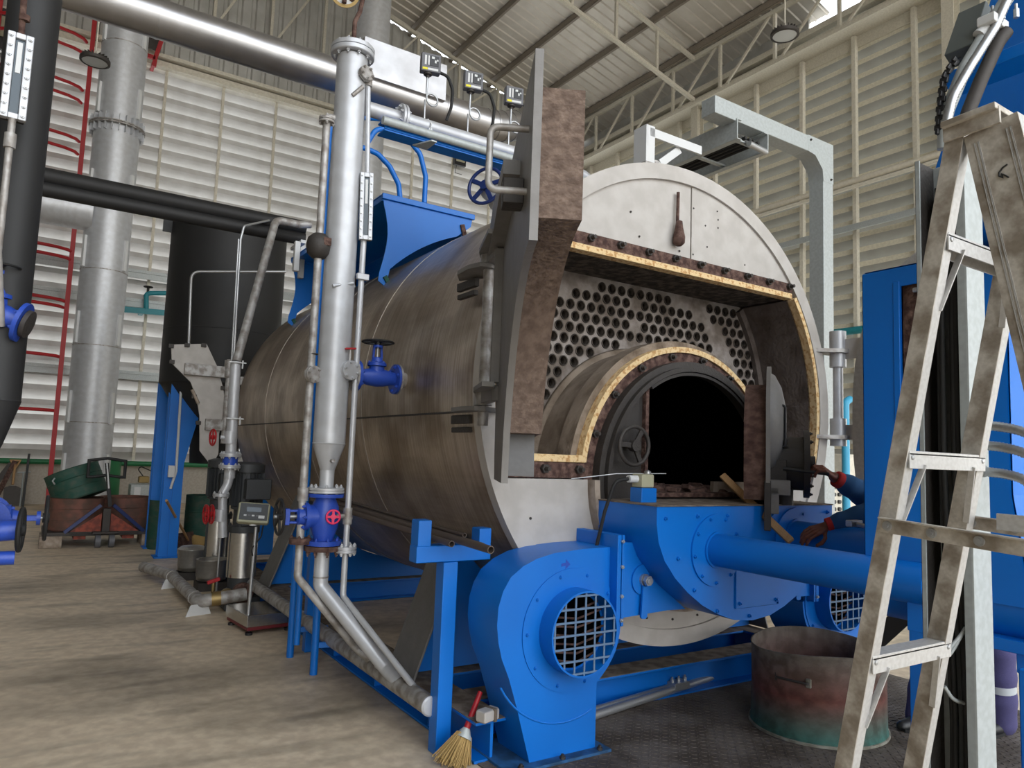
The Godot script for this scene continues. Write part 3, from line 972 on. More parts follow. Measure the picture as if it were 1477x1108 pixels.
# rim, hub and spokes of a valve wheel round the axis
func handwheel(c: Vector3, axis: Vector3, r: float, t: float, spokes := 3, off := 0.0) -> MB:
	var b := MB.new()
	var f := xf(c, axis)
	var prof := []
	for k in 9:
		var a := TAU * k / 8.0
		prof.append([r - t * (1.0 - cos(a)) * 0.5 + t * 0.5, sin(a) * t * 0.5])
	b.lathe(prof, f, 28, 0, TAU, true)
	b.lathe([[0, t * 0.9], [t * 1.4, t * 0.9], [t * 1.4, -t * 0.9], [0, -t * 0.9]], f, 12)
	for k in spokes:
		var a := TAU * k / spokes + off
		var d := f.basis * Vector3(cos(a), 0, sin(a))
		b.bar(c + d * t, c + d * (r - t * 0.3), t * 1.3, t * 0.7, f.basis.y, t * 0.2)
	return b

# ---------- the open doors ----------
func build_doors() -> void:
	# smoke-box door, swung open towards the viewer: built closed, about its hinge
	var h := Vector3(-1.6, 0, 0.06)
	var fe := zp(780, 200, 1.487)
	var u := Vector3(fe.x - h.x, 0, fe.z - h.z).normalized()
	var w := Vector3(-u.z, 0, u.x)      # towards the refractory side
	if w.x < 0: w = -w
	# the plate stands off the hinge pin on short arms
	var s0 := h + w * 0.085 + u * 0.1
	var e0 := h + u * 1.58
	u = (e0 - s0).normalized()
	w = Vector3(-u.z, 0, u.x)
	if w.x < 0: w = -w
	var t := Transform3D(Basis(u, Vector3.UP, u.cross(Vector3.UP)), e0 - u * 1.6)
	var sd := signf(t.basis.z.dot(w))
	var d := thing("smoke_box_door", "tall half door swung open beside the tubes, grey steel outside and brown refractory inside", "door", h)
	var dx := 1.6
	var ol := PackedVector2Array()
	var c := func(x: float, y: float) -> Vector2: return Vector2(x + dx, y)
	var a0 := asin((1.46 - BY) / 1.47)
	var a1 := asin((2.98 - BY) / 1.47)
	for q in arc2(0, BY, 1.47, PI - a0, PI - a1, 20):
		ol.append(c.call(q.x, q.y))
	ol.append(c.call(0.0, 3.0))
	ol.append(c.call(0.0, FY + 0.86))
	for q in arc2(0.0, FY, 0.86, PI / 2 + 0.1, PI - 0.08, 20):
		ol.append(c.call(q.x, q.y))
	ol.append(c.call(-0.86, 1.46))
	var o2 := func(z: float) -> float: return z * sd
	part("door_plate", MB.new().prism(ol, o2.call(-0.03), o2.call(0.0), t), M.door_steel, d)
	# refractory block standing off the plate
	var rf := PackedVector2Array()
	for q in arc2(0, BY, 1.37, PI + 0.24, PI - asin((2.86 - BY) / 1.37), 14):
		rf.append(c.call(q.x, q.y))
	rf.append(c.call(0.0, 2.86))
	rf.append(c.call(0.0, FY + 0.94))
	for q in arc2(0.0, FY, 0.94, PI / 2 + 0.1, PI - 0.25, 16):
		rf.append(c.call(q.x, q.y))
	part("refractory_block", MB.new().prism(rf, o2.call(0.0), o2.call(0.15), t), M.refractory, d)
	# skin of the block on the long side, and the steel channel at its foot
	part("edge_plate", MB.new().prism(pv([[0.14, 1.49], [0.62, 1.49], [0.62, 1.5], [0.56, 1.86], [0.14, 1.86]]), o2.call(0.0), o2.call(0.13), t), M.plate_grey, d)
	# stiffening ribs on the outside
	part("door_rib", MB.new().prism(pv([[0.02, 2.78], [0.03, 2.66], [0.4, 2.66], [1.15, 2.72], [1.15, 2.78], [0.4, 2.84]]), o2.call(-0.1), o2.call(-0.03), t), M.door_steel, d)
	part("door_rib", MB.new().box(t * Vector3(0.3, 2.3, o2.call(-0.05)), Vector3(0.05, 0.7, 0.05), t.basis), M.door_steel, d)
	# hinge arms reaching the pin
	for y in [2.7, 1.93]:
		part("hinge_arm", MB.new().prism(pv([[-0.05, 0.05], [-0.07, 0.0], [-0.05, -0.06], [0.05, -0.06], [0.42, -0.03], [0.42, 0.03], [0.06, 0.06]]), -0.012, 0.012, Transform3D(Basis(t.basis.x, t.basis.z, Vector3.UP), h + Vector3(0, y, 0))), M.door_steel, d)
		part("hinge_arm", MB.new().bar(h + Vector3(0, y - 0.03, 0), t * Vector3(0.3, y - 0.03, o2.call(-0.04)), 0.05, 0.08), M.door_steel, d)
	# pull handle on the outside of the free edge
	var hp := [Vector3(1.5, 2.77, o2.call(-0.03)), Vector3(1.5, 2.77, o2.call(-0.2)), Vector3(1.42, 2.56, o2.call(-0.2)), Vector3(1.42, 2.56, o2.call(-0.03))]
	hp = [Vector3(1.46, 2.77, o2.call(-0.02)), Vector3(1.46, 2.77, o2.call(-0.17)), Vector3(1.46, 2.535, o2.call(-0.17)), Vector3(1.46, 2.535, o2.call(-0.02))]
	var hq := []
	for p in bend(hp, 0.035):
		hq.append(t * p)
	part("pull_handle", MB.new().tube(hq, 0.013, 10), M.silver_old, d)
	part("latch_block", MB.new().box(t * Vector3(1.3, 2.58, o2.call(-0.07)), Vector3(0.1, 0.1, 0.08), t.basis), M.dark_steel, d)
	# small charging door of the furnace, swung towards the viewer
	var h2 := Vector3(0.66, 0, 0.12)
	var u2 := Vector3(-0.80, 0, 0.60)
	var t2 := Transform3D(Basis(u2, Vector3.UP, u2.cross(Vector3.UP)), h2)
	var s2 := signf(t2.basis.z.dot(Vector3(1, 0, 0.8)))     # outside of the door faces right
	var e := thing("charging_door", "small arched furnace door standing open, rusty brown lining inside and grey steel outside", "door", h2)
	var k := PackedVector2Array([Vector2(0.04, 1.37), Vector2(0.70, 1.37)])
	k.append_array(arc2(0.37, 1.75, 0.36, 0.3, PI - 0.3, 18))
	part("lining", MB.new().prism(k, s2 * -0.09, s2 * 0.04, t2), M.rust, e)
	var k2 := PackedVector2Array([Vector2(0.0, 1.33), Vector2(0.74, 1.33)])
	k2.append_array(arc2(0.37, 1.80, 0.43, 0.3, PI - 0.3, 20))
	part("door_plate", MB.new().prism(k2, s2 * 0.04, s2 * 0.065, t2), M.door_steel, e)
	# dished bowl with its air register and damper
	var fb := xf(t2 * Vector3(0.38, 1.83, s2 * 0.06), t2.basis.z * s2)
	part("dish", MB.new().lathe([[0.36, 0.0], [0.34, 0.03], [0.26, 0.07], [0.12, 0.1], [0, 0.1]], fb, 32, 0, TAU, true), M.door_steel, e)
	var fr := xf(t2 * Vector3(0.42, 1.6, s2 * 0.06), t2.basis.z * s2)
	part("air_register", MB.new().lathe([[0.17, 0.0], [0.17, 0.2], [0.215, 0.2], [0.215, 0.235], [0.05, 0.235], [0.05, 0.27], [0, 0.27]], fr, 32).bolts(ring_pts(fr.origin + fr.basis.y * 0.235, fr.basis.y, 0.192, 8), fr.basis.y, 0.012), M.dark_steel, e)
	part("register_box", MB.new().box(t2 * Vector3(0.56, 1.55, s2 * 0.11), Vector3(0.1, 0.14, 0.1), t2.basis).box(t2 * Vector3(0.5, 1.72, s2 * 0.12), Vector3(0.14, 0.05, 0.1), t2.basis), M.dark_steel, e)
	var lh := []
	for p in bend([Vector3(0.58, 1.96, s2 * 0.06), Vector3(0.58, 1.96, s2 * 0.15), Vector3(0.58, 1.7, s2 * 0.15), Vector3(0.58, 1.7, s2 * 0.06)], 0.02):
		lh.append(t2 * p)
	part("pull_handle", MB.new().tube(lh, 0.008, 8), M.black_plastic, e)
	part("latch", MB.new().box(t2 * Vector3(0.66, 1.45, s2 * 0.11), Vector3(0.1, 0.09, 0.14), t2.basis).box(t2 * Vector3(0.68, 1.37, s2 * 0.09), Vector3(0.06, 0.16, 0.05), t2.basis), M.door_steel, e)
	part("latch_foot", MB.new().lathe([[0.06, 0], [0.06, 0.1], [0.04, 0.12], [0, 0.12]], Transform3D(Basis.IDENTITY, t2 * Vector3(0.5, 1.34, s2 * 0.14)), 16).box(t2 * Vector3(0.73, 1.34, s2 * 0.05), Vector3(0.04, 0.3, 0.04), t2.basis), M.dark_steel, e)

# ---------- fan and burner box ----------
func build_fan(label: String, fx: float) -> void:
	var f := thing("blower_fan", label, "fan", Vector3(fx, 0, 0.15), "blue blower fans")
	var z0 := 0.0
	var z1 := 0.3
	var cx := -1.17
	var cy := 0.66
	var iy0 := 0.665
	# scroll outline: round on the left and below, straight top edge to the outlet, foot to the floor
	var s := PackedVector2Array()
	for q in [[883, 789], [842, 792], [800, 798], [775, 806], [755, 817], [737, 833], [726, 853], [719, 877], [717, 903], [719, 928], [724, 952], [734, 979], [745, 1020], [764, 1094]]:
		var p := zp(q[0], q[1], z1)
		s.append(Vector2(p.x, p.y if q[1] < 1090 else 0.02))
	s.append(Vector2(-0.95, 0.02))
	s.append(Vector2(-0.95, 0.36))
	for i in 8:
		var a := -0.8 + i * 0.11
		s.append(Vector2(-1.13 + 0.345 * cos(a), iy0 + 0.345 * sin(a)))
	s.append(Vector2(-0.86, 0.70))
	var hs := MB.new()
	hs.prism(s, z0, z1)
	part("housing", hs, M.blue, f)
	# weld line where the scroll meets the foot, and the raised lip of the front plate
	var wl := []
	for i in 15:
		var a := PI * 1.17 + i / 14.0 * PI * 0.46
		wl.append(Vector3(cx + 0.47 * cos(a), cy + 0.47 * sin(a), z1))
	part("weld_line", MB.new().tube(wl, 0.006, 6), M.blue, f)
	part("foot_plate", MB.new().box(Vector3(-1.21, 0.012, 0.15), Vector3(0.66, 0.024, 0.42)), M.blue_dusty, f)
	part("foot_bolts", MB.new().bolts([Vector3(-1.46, 0.024, 0.34), Vector3(-0.95, 0.024, 0.34), Vector3(-1.2, 0.024, 0.34)], Vector3.UP, 0.016, 0.014), M.dark_steel, f, "", "stuff")
	var ix := -1.13
	var iy := 0.665
	part("inlet_plate", MB.new().ring(ix, iy, 0.2, 0.325, 0, TAU, z1 - 0.01, z1 + 0.006, 64), M.blue, f)
	part("inlet_bolts", MB.new().bolts(ring_pts(Vector3(ix, iy, z1 + 0.006), Vector3.BACK, 0.295, 10), Vector3.BACK, 0.01, 0.008), M.blue, f, "", "stuff")
	part("inlet_collar", MB.new().ring(ix, iy, 0.212, 0.222, 0, TAU, z1 - 0.01, z1 + 0.12, 64), M.blue, f)
	for i in range(-3, 4):
		var o := i * 0.066
		if absf(o) > 0.21: continue
		var l := sqrt(0.215 * 0.215 - o * o)
		part("grille_bar", MB.new().bar(Vector3(ix + o, iy - l, z1 + 0.112), Vector3(ix + o, iy + l, z1 + 0.112), 0.011, 0.006, Vector3.BACK, 0.001), M.grille, f)
		part("grille_bar", MB.new().bar(Vector3(ix - l, iy + o, z1 + 0.116), Vector3(ix + l, iy + o, z1 + 0.116), 0.011, 0.006, Vector3.BACK, 0.001), M.grille, f)
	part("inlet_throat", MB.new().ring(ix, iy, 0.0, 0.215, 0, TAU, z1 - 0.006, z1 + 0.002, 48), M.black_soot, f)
	var coil := MB.new()
	for k in 7:
		var y := iy - 0.14 + k * 0.045
		var l := sqrt(0.2 * 0.2 - pow(y - iy, 2))
		coil.tube([Vector3(ix - l, y, z1 + 0.02), Vector3(ix, y - 0.02, z1 + 0.045), Vector3(ix + l, y + 0.01, z1 + 0.02)], 0.006, 6)
	part("impeller_blades", coil, M.rust, f)
	# arrow that shows the turning direction
	part("arrow_mark", MB.new().prism(pv([[-1.215, 1.0], [-1.185, 1.005], [-1.188, 0.985], [-1.155, 1.01], [-1.185, 1.038], [-1.185, 1.02], [-1.215, 1.016]]), z1, z1 + 0.0015), M.valve_blue, f, "small dark blue arrow")
	# flanged outlet duct to the burner box
	part("outlet_flange", MB.new().box(Vector3(-0.86, 0.915, 0.155), Vector3(0.03, 0.5, 0.42)).box(Vector3(-0.83, 0.915, 0.155), Vector3(0.02, 0.5, 0.42)), M.blue, f)
	var fl := []
	for y in [0.7, 0.83, 0.99, 1.13]:
		fl.append(Vector3(-0.845, y, 0.368))
	part("flange_bolts", MB.new().bolts(fl, Vector3.BACK, 0.011, 0.01), M.galv_steel, f, "", "stuff")
	part("duct", MB.new().prism(pv([[-0.84, 0.7], [-0.84, 1.12], [-0.6, 1.11], [-0.5, 0.85], [-0.3, 0.71], [-0.45, 0.715]]), 0.02, 0.33), M.blue, f)
	part("damper_plate", MB.new().ring(-0.655, 0.905, 0.02, 0.085, 0.6, TAU + 0.0, 0.33, 0.342, 28), M.blue, f)
	part("damper_hub", MB.new().lathe([[0.034, 0], [0.034, 0.03], [0.02, 0.03], [0.02, 0.07], [0, 0.07]], xf(Vector3(-0.655, 0.905, 0.33), Vector3.BACK), 16).bolts([Vector3(-0.655, 0.905, 0.37)], Vector3.BACK, 0.03, 0.02), M.galv_steel, f)
	part("damper_lever", MB.new().prism(pv([[-0.672, 0.89], [-0.63, 0.89], [-0.638, 0.70], [-0.65, 0.69], [-0.675, 0.69], [-0.684, 0.70]]), 0.347, 0.36), M.blue, f)
func build_front() -> void:
	build_fan("bright blue centrifugal fan with round grilled inlet left of the burner box", -1.2)
	mirror_x = 0.04
	build_fan("second blue fan half hidden behind the dented bin and the stepladder", 1.28)
	mirror_x = NAN
	# burner box in front of the furnace
	var bb := thing("burner_box", "wide blue burner box with a round bottomed front plate under the furnace mouth", "box", Vector3(0.03, 0.7, 0.3))
	var zf := 0.552
	var top := 1.335
	var o := PackedVector2Array()
	var half := [[-0.765, top], [-0.765, 1.24], [-0.748, 1.14], [-0.70, 1.04], [-0.62, 0.945], [-0.52, 0.86], [-0.40, 0.78], [-0.27, 0.72], [-0.13, 0.676]]
	for q in half:
		o.append(Vector2(q[0], q[1]))
	o.append(Vector2(0.03, 0.66))
	for i in 9:
		o.append(Vector2(0.06 - half[8 - i][0], half[8 - i][1]))
	part("shell", MB.new().prism(o, 0.05, zf - 0.012), M.blue, bb)
	part("front_plate", MB.new().prism(o, zf - 0.012, zf, Transform3D(Basis.IDENTITY.scaled(Vector3(1, 1, 1)), Vector3.ZERO)), M.blue, bb)
	part("dusty_top", MB.new().box(Vector3(0.03, top + 0.004, 0.3), Vector3(1.6, 0.008, 0.52)), M.dust_top, bb)
	var bl := []
	for q in [[-0.7, 1.27], [-0.45, 1.28], [-0.2, 1.28], [0.2, 1.28], [0.5, 1.28], [0.77, 1.29], [-0.6, 1.05], [-0.47, 0.87], [-0.28, 0.74], [0.0, 0.69], [0.25, 0.75], [0.45, 0.88], [0.6, 1.0]]:
		bl.append(Vector3(q[0], q[1], zf))
	part("plate_bolts", MB.new().bolts(bl, Vector3.BACK, 0.012, 0.012), M.blue, bb, "", "stuff")
	part("feed_flange", MB.new().ring(-0.295, 1.085, 0.0, 0.205, 0, TAU, zf, zf + 0.012, 56), M.blue, bb)
	part("feed_flange_bolts", MB.new().bolts(ring_pts(Vector3(-0.295, 1.085, zf + 0.012), Vector3.BACK, 0.185, 9, 0.2), Vector3.BACK, 0.011, 0.01), M.blue, bb, "", "stuff")
	part("feed_flange", MB.new().ring(0.43, 1.12, 0.0, 0.2, 0, TAU, zf, zf + 0.012, 48), M.blue, bb)
	part("hatch", MB.new().box(Vector3(0.065, 0.87, zf + 0.006), Vector3(0.39, 0.26, 0.012)), M.blue, bb)
	part("hatch_bolts", MB.new().bolts([Vector3(-0.1, 0.77, zf + 0.012), Vector3(0.23, 0.77, zf + 0.012), Vector3(0.23, 0.97, zf + 0.012)], Vector3.BACK, 0.012, 0.012), M.blue, bb, "", "stuff")
	# small switch on top of the box, its cable and rod
	var sw := thing("limit_switch", "small blue and beige switch box on top of the burner box's left end", "switch", Vector3(-0.6, top, 0.2))
	part("base", MB.new().box(Vector3(-0.63, top + 0.045, 0.3), Vector3(0.12, 0.09, 0.1)), M.blue, sw)
	part("head", MB.new().box(Vector3(-0.635, top + 0.13, 0.3), Vector3(0.1, 0.08, 0.09), Basis.IDENTITY, 0.008), M.khaki, sw)
	part("gland", MB.new().tube([Vector3(-0.68, top + 0.14, 0.3), Vector3(-0.75, top + 0.14, 0.3)], 0.022, 10), M.white, sw)
	part("cable", MB.new().tube(bend([Vector3(-0.74, top + 0.14, 0.3), Vector3(-0.83, top + 0.13, 0.28), Vector3(-0.87, top - 0.05, 0.24), Vector3(-0.9, 1.05, 0.2), Vector3(-0.9, 0.95, 0.15)], 0.1), 0.011, 8), M.rubber, sw)
	part("rod", MB.new().tube([Vector3(-0.98, 1.46, 0.06), Vector3(-0.75, 1.5, 0.2), Vector3(-0.45, 1.51, 0.3)], 0.004, 6).lathe([[0.012, -0.02], [0.02, -0.01], [0.02, 0.02], [0, 0.03]], Transform3D(Basis.IDENTITY, Vector3(-0.58, 1.5, 0.28)), 10), M.galv_steel, sw)

# ---------- pipework helpers ----------
# a pair of flanges with bolts round axis at c; t is the thickness of each
func flange(b: MB, c: Vector3, axis: Vector3, r: float, t: float, n := 6, gap := 0.004, bolt := 0.011) -> MB:
	var f := xf(c, axis)
	b.lathe([[0, -t - gap / 2], [r * 0.97, -t - gap / 2], [r, -t * 0.85 - gap / 2], [r, -gap / 2], [r * 0.9, -gap / 2], [r * 0.9, gap / 2], [r, gap / 2], [r, t * 0.85 + gap / 2], [r * 0.97, t + gap / 2], [0, t + gap / 2]], f, 28)
	b.bolts(ring_pts(c + f.basis.y * (t + gap / 2), axis, r * 0.8, n, 0.3), axis, bolt, bolt)
	b.bolts(ring_pts(c - f.basis.y * (t + gap / 2), axis, r * 0.8, n, 0.3), -axis, bolt, bolt)
	return b
# globe valve: body between two flanges along axis, bonnet and wheel along stem
func globe_valve(th: Node3D, c: Vector3, axis: Vector3, stem: Vector3, ln: float, fr: float, wheel: float, body: Material, wheel_m: Material) -> void:
	var a := axis.normalized()
	var s := stem.normalized()
	var b := MB.new()
	var f := xf(c, a)
	var r := fr * 0.55
	b.lathe([[fr * 0.42, -ln * 0.5], [r * 0.8, -ln * 0.38], [r * 1.02, -ln * 0.2], [r * 1.12, 0], [r * 1.02, ln * 0.2], [r * 0.8, ln * 0.38], [fr * 0.42, ln * 0.5]], f, 24, 0, TAU, true)
	b.lathe([[r * 0.95, 0], [r * 0.9, r * 1.3], [r * 0.85, r * 1.35]], xf(c, s), 20)
	part("valve_body", b, body, th)
	for k in [-1.0, 1.0]:
		var fl := MB.new()
		var e: Vector3 = c + a * ln * 0.5 * k
		fl.lathe([[0, -fr * 0.1], [fr, -fr * 0.1], [fr, fr * 0.1], [0, fr * 0.1]], xf(e, a), 24)
		fl.bolts(ring_pts(e - a * k * fr * 0.1, a, fr * 0.78, 6, 0.3), -a * k, fr * 0.11, fr * 0.1)
		part("flange", fl, body, th)
	b = MB.new()
	var top := c + s * r * 1.35
	b.lathe([[r * 1.15, 0], [r * 1.15, r * 0.35], [r * 0.75, r * 0.5], [r * 0.6, r * 1.0], [r * 0.4, r * 1.1]], xf(top, s), 20)
	b.bolts(ring_pts(top + s * r * 0.35, s, r * 0.98, 6), s, r * 0.13, r * 0.15)
	var st := xf(top, s, a)
	for k in [-1.0, 1.0]:
		b.bar(st * Vector3(k * r * 0.55, r * 0.9, 0), st * Vector3(k * r * 0.45, r * 2.3, 0), r * 0.22, r * 0.4, st.basis.z, 0.003)
	b.lathe([[r * 0.6, 0], [r * 0.6, r * 0.3], [0, r * 0.3]], Transform3D(st.basis, st * Vector3(0, r * 2.2, 0)), 14)
	part("bonnet", b, body, th)
	part("stem", MB.new().tube([top + s * r * 0.8, top + s * r * 3.0], r * 0.16, 8), M.galv_steel, th)
	part("handwheel", handwheel(top + s * r * 2.9, s, wheel, wheel * 0.16, 5), wheel_m, th)
# reflex level glass: a long plate with two rows of bolts and a slot
func level_glass(called: String, label: String, a: Vector3, b_: Vector3, face: Vector3, w: float, m: Material) -> Node3D:
	var th := thing(called, label, "gauge", b_, "reflex level glasses")
	var y := (a - b_).normalized()
	var z := (face - y * face.dot(y)).normalized()
	var x := y.cross(z)
	var bs := Basis(x, y, z)
	var c := (a + b_) * 0.5
	var l := (a - b_).length()
	var t := Transform3D(bs, c)
	var fr := MB.new()
	for s in [-1.0, 1.0]:
		fr.box(t * Vector3(s * w * 0.34, 0, 0), Vector3(w * 0.32, l, 0.03), bs)
		fr.box(t * Vector3(0, s * l * 0.465, 0), Vector3(w * 0.4, l * 0.07, 0.03), bs)
	part("frame", fr, m, th)
	part("sight_glass", MB.new().box(t * Vector3(0, 0, -0.003), Vector3(w * 0.38, l * 0.88, 0.012), bs), M.lcd, th)
	part("level_strip", MB.new().box(t * Vector3(0, l * 0.22, 0.004), Vector3(w * 0.2, l * 0.36, 0.004), bs), M.white, th)
	part("back_plate", MB.new().box(t * Vector3(0, 0, -0.03), Vector3(w * 0.9, l * 0.98, 0.03), bs), M.dark_steel, th)
	var at := []
	for i in 9:
		for s in [-1.0, 1.0]:
			at.append(t * Vector3(s * w * 0.36, lerpf(-0.45, 0.45, i / 8.0) * l, 0.015))
	part("bolts", MB.new().bolts(at, z, w * 0.09, w * 0.07), M.galv_steel, th, "", "stuff")
	return th

func build_column() -> void:
	var cx := -2.09
	var cz := -0.995
	var c := func(y: float) -> Vector3: return Vector3(cx, y, cz)
	var col := thing("water_vessel", "tall silver painted water column with a bolted flange on top and a cone below", "column", c.call(0.2))
	part("vessel", MB.new().lathe([[0.044, 1.34], [0.045, 1.45], [0.1, 1.61], [0.104, 1.615], [0.1, 1.62], [0.1, 4.16]], Transform3D(Basis.IDENTITY, Vector3(cx, 0, cz)), 40), M.silver, col)
	part("cover_flange", flange(MB.new(), c.call(4.2), Vector3.UP, 0.142, 0.03, 10, 0.006, 0.012), M.silver, col)
	part("cover_dome", MB.new().lathe([[0.13, 4.232], [0.11, 4.245], [0.05, 4.255], [0, 4.256]], Transform3D(Basis.IDENTITY, Vector3(cx, 0, cz)), 32, 0, TAU, true), M.silver_old, col)
	part("bottom_flange", flange(MB.new(), c.call(1.325), Vector3.UP, 0.112, 0.015, 8, 0.004, 0.011), M.silver, col)
	part("plug", MB.new().tube([c.call(1.51) + Vector3(0.0, 0, 0.05), c.call(1.51) + Vector3(0, 0, 0.1)], 0.012, 8), M.silver_old, col)
	# pressure gauge on a rusty siphon above
	var g := thing("pressure_gauge", "pressure gauge with a brass bezel on a rusty siphon above the silver water column", "gauge", c.call(4.26))
	var gt := zp(497, -4, cz)
	part("siphon", MB.new().tube(bend([c.call(4.25), c.call(4.42), c.call(4.5) + Vector3(0.03, 0, 0), c.call(4.62) + Vector3(0.04, 0, 0.03), c.call(4.6) + Vector3(-0.02, 0, 0.04), c.call(4.55) + Vector3(-0.03, 0, 0.0), Vector3(gt.x, 4.7, gt.z), Vector3(gt.x, gt.y - 0.04, gt.z)], 0.04), 0.015, 10), M.rust, g)
	var gf := xf(Vector3(gt.x, gt.y + 0.04, gt.z), (CAM - gt + Vector3(0, 1.2, 0)))
	part("case", MB.new().lathe([[0, -0.03], [0.085, -0.03], [0.09, 0.0], [0.08, 0.01]], gf, 28), M.black_plastic, g)
	part("bezel", MB.new().lathe([[0.09, -0.004], [0.1, 0.0], [0.1, 0.014], [0.08, 0.014]], gf, 28), M.brass, g)
	part("dial", MB.new().lathe([[0.08, 0.004], [0, 0.004]], gf, 28), M.white, g)
	# angle valve under the column
	var v := thing("angle_valve", "blue angle valve under the silver water column with a black handwheel on its left", "valve", c.call(0.98))
	part("valve_body", MB.new().lathe([[0.06, 0.98], [0.062, 1.03], [0.085, 1.1], [0.09, 1.16], [0.085, 1.22], [0.06, 1.28], [0.06, 1.305]], Transform3D(Basis.IDENTITY, Vector3(cx, 0, cz)), 28, 0, TAU, true), M.valve_blue, v)
	part("flange", MB.new().lathe([[0, 1.283], [0.11, 1.283], [0.112, 1.304], [0, 1.304]], Transform3D(Basis.IDENTITY, Vector3(cx, 0, cz)), 28), M.valve_blue, v)
	part("flange", MB.new().lathe([[0, 0.99], [0.11, 0.99], [0.112, 1.018], [0, 1.018]], Transform3D(Basis.IDENTITY, Vector3(cx, 0, cz)), 28).bolts(ring_pts(c.call(1.018), Vector3.UP, 0.092, 8), Vector3.UP, 0.01, 0.01), M.valve_blue, v)
	var ax := Vector3(-1, 0.0, 0.0)
	var e0: Vector3 = c.call(1.165)
	part("bonnet", MB.new().lathe([[0.07, 0.05], [0.07, 0.11], [0.085, 0.11], [0.085, 0.135], [0.055, 0.135], [0.05, 0.17], [0.03, 0.18]], xf(e0, ax), 20).bolts(ring_pts(e0 + ax * 0.135, ax, 0.072, 6), ax, 0.01, 0.012).bar(e0 + ax * 0.17 + Vector3(0, 0.035, 0), e0 + ax * 0.24 + Vector3(0, 0.035, 0), 0.03, 0.015, Vector3.UP).bar(e0 + ax * 0.17 - Vector3(0, 0.035, 0), e0 + ax * 0.24 - Vector3(0, 0.035, 0), 0.03, 0.015, Vector3.UP).box(e0 + ax * 0.235, Vector3(0.03, 0.1, 0.05)), M.valve_blue, v)
	part("stem", MB.new().tube([e0 + ax * 0.17, e0 + ax * 0.31], 0.012, 10), M.galv_steel, v)
	part("handwheel", handwheel(e0 + ax * 0.28, ax, 0.105, 0.017, 5), M.black, v)
	# blow-down pipe and the header on the floor
	var h := thing("header_pipe", "grey header pipe lying along the boiler's skid on the floor", "pipe", Vector3(-1.75, 0.235, -1.8))
	part("pipe", MB.new().tube([Vector3(-1.75, 0.235, -0.11), Vector3(-1.75, 0.235, -4.2)], 0.052, 20), M.silver_old, h)
	part("end_cap", MB.new().lathe([[0.052, -0.01], [0.054, 0.0], [0.045, 0.008], [0.0, 0.01]], xf(Vector3(-1.75, 0.235, -0.11), Vector3.BACK), 20), M.silver, h)
	part("collar", MB.new().tube([Vector3(-1.75, 0.235, -2.35), Vector3(-1.75, 0.235, -2.42)], 0.056, 20), M.silver, h)
	var bd := thing("blowdown_pipe", "thick silver pipe slanting from the blue angle valve down to the header pipe", "pipe", c.call(0.3))
	part("pipe", MB.new().tube(bend([c.call(0.98), c.call(0.74), Vector3(-1.78, 0.3, -0.63), Vector3(-1.75, 0.25, -0.5)], 0.06), 0.045, 20), M.silver, bd)
	part("flange", MB.new().lathe([[0, 0.955], [0.112, 0.955], [0.114, 0.985], [0, 0.985]], Transform3D(Basis.IDENTITY, Vector3(cx, 0, cz)), 28).bolts(ring_pts(c.call(0.955), Vector3.DOWN, 0.092, 8), Vector3.DOWN, 0.011, 0.02), M.rust, bd)
	part("weld_ring", MB.new().tube([c.call(0.80), c.call(0.79)], 0.048, 18).tube([Vector3(-1.805, 0.335, -0.68), Vector3(-1.80, 0.33, -0.67)], 0.048, 18), M.silver_old, bd)
	# left line with its float chamber
	var l := thing("balance_pipe", "thin silver pipe left of the water column with a black ball chamber", "pipe", Vector3(-2.24, 0.3, cz))
	var lx := -2.235
	part("pipe", MB.new().tube(bend([c.call(3.72) + Vector3(-0.08, 0, -0.0), Vector3(lx, 3.72, cz), Vector3(lx, 0.8, cz), Vector3(-1.83, 0.33, -0.98), Vector3(-1.75, 0.26, -0.9)], 0.05), 0.024, 14), M.silver_old, l)
	part("ball_chamber", MB.new().lathe([[0, -0.085], [0.04, -0.078], [0.07, -0.05], [0.078, -0.01], [0.078, 0.01], [0.07, 0.05], [0.04, 0.078], [0, 0.085]], Transform3D(Basis.IDENTITY, Vector3(lx, 2.86, cz)), 24, 0, TAU, true), M.dark_steel, l)
	part("maker_plate", MB.new().box(Vector3(lx + 0.03, 2.88, cz + 0.071), Vector3(0.05, 0.05, 0.012)), M.rust, l)
	part("union", flange(MB.new(), Vector3(lx, 3.69, cz), Vector3.UP, 0.05, 0.014, 4, 0.004, 0.01), M.silver_old, l)
	part("union", flange(MB.new(), Vector3(lx + 0.01, 2.04, cz + 0.02), Vector3(0.3, 0, 1), 0.055, 0.014, 6, 0.004, 0.009), M.silver_old, l)
	part("union", MB.new().lathe([[0, 1.0], [0.065, 1.0], [0.065, 1.035], [0, 1.035]], Transform3D(Basis.IDENTITY, Vector3(lx, 0, cz)), 20).bolts(ring_pts(Vector3(lx, 1.035, cz), Vector3.UP, 0.05, 4, 0.4), Vector3.UP, 0.01, 0.01), M.rust, l)
	part("tee", MB.new().tube([Vector3(lx, 1.26, cz), Vector3(lx, 1.34, cz)], 0.033, 14), M.silver_old, l)
	part("tee", MB.new().tube([Vector3(lx, 1.17, cz), Vector3(lx, 1.21, cz)], 0.03, 14), M.silver_old, l)
	part("tap", handwheel(Vector3(lx + 0.01, 2.17, cz), Vector3.UP, 0.026, 0.008, 3), M.dark_steel, l)
	# right line with the level glass
	var rx := -1.965
	var rz := -0.93
	var r := thing("gauge_pipe", "thin silver pipe right of the water column that carries the level glass", "pipe", Vector3(rx, 0.3, rz))
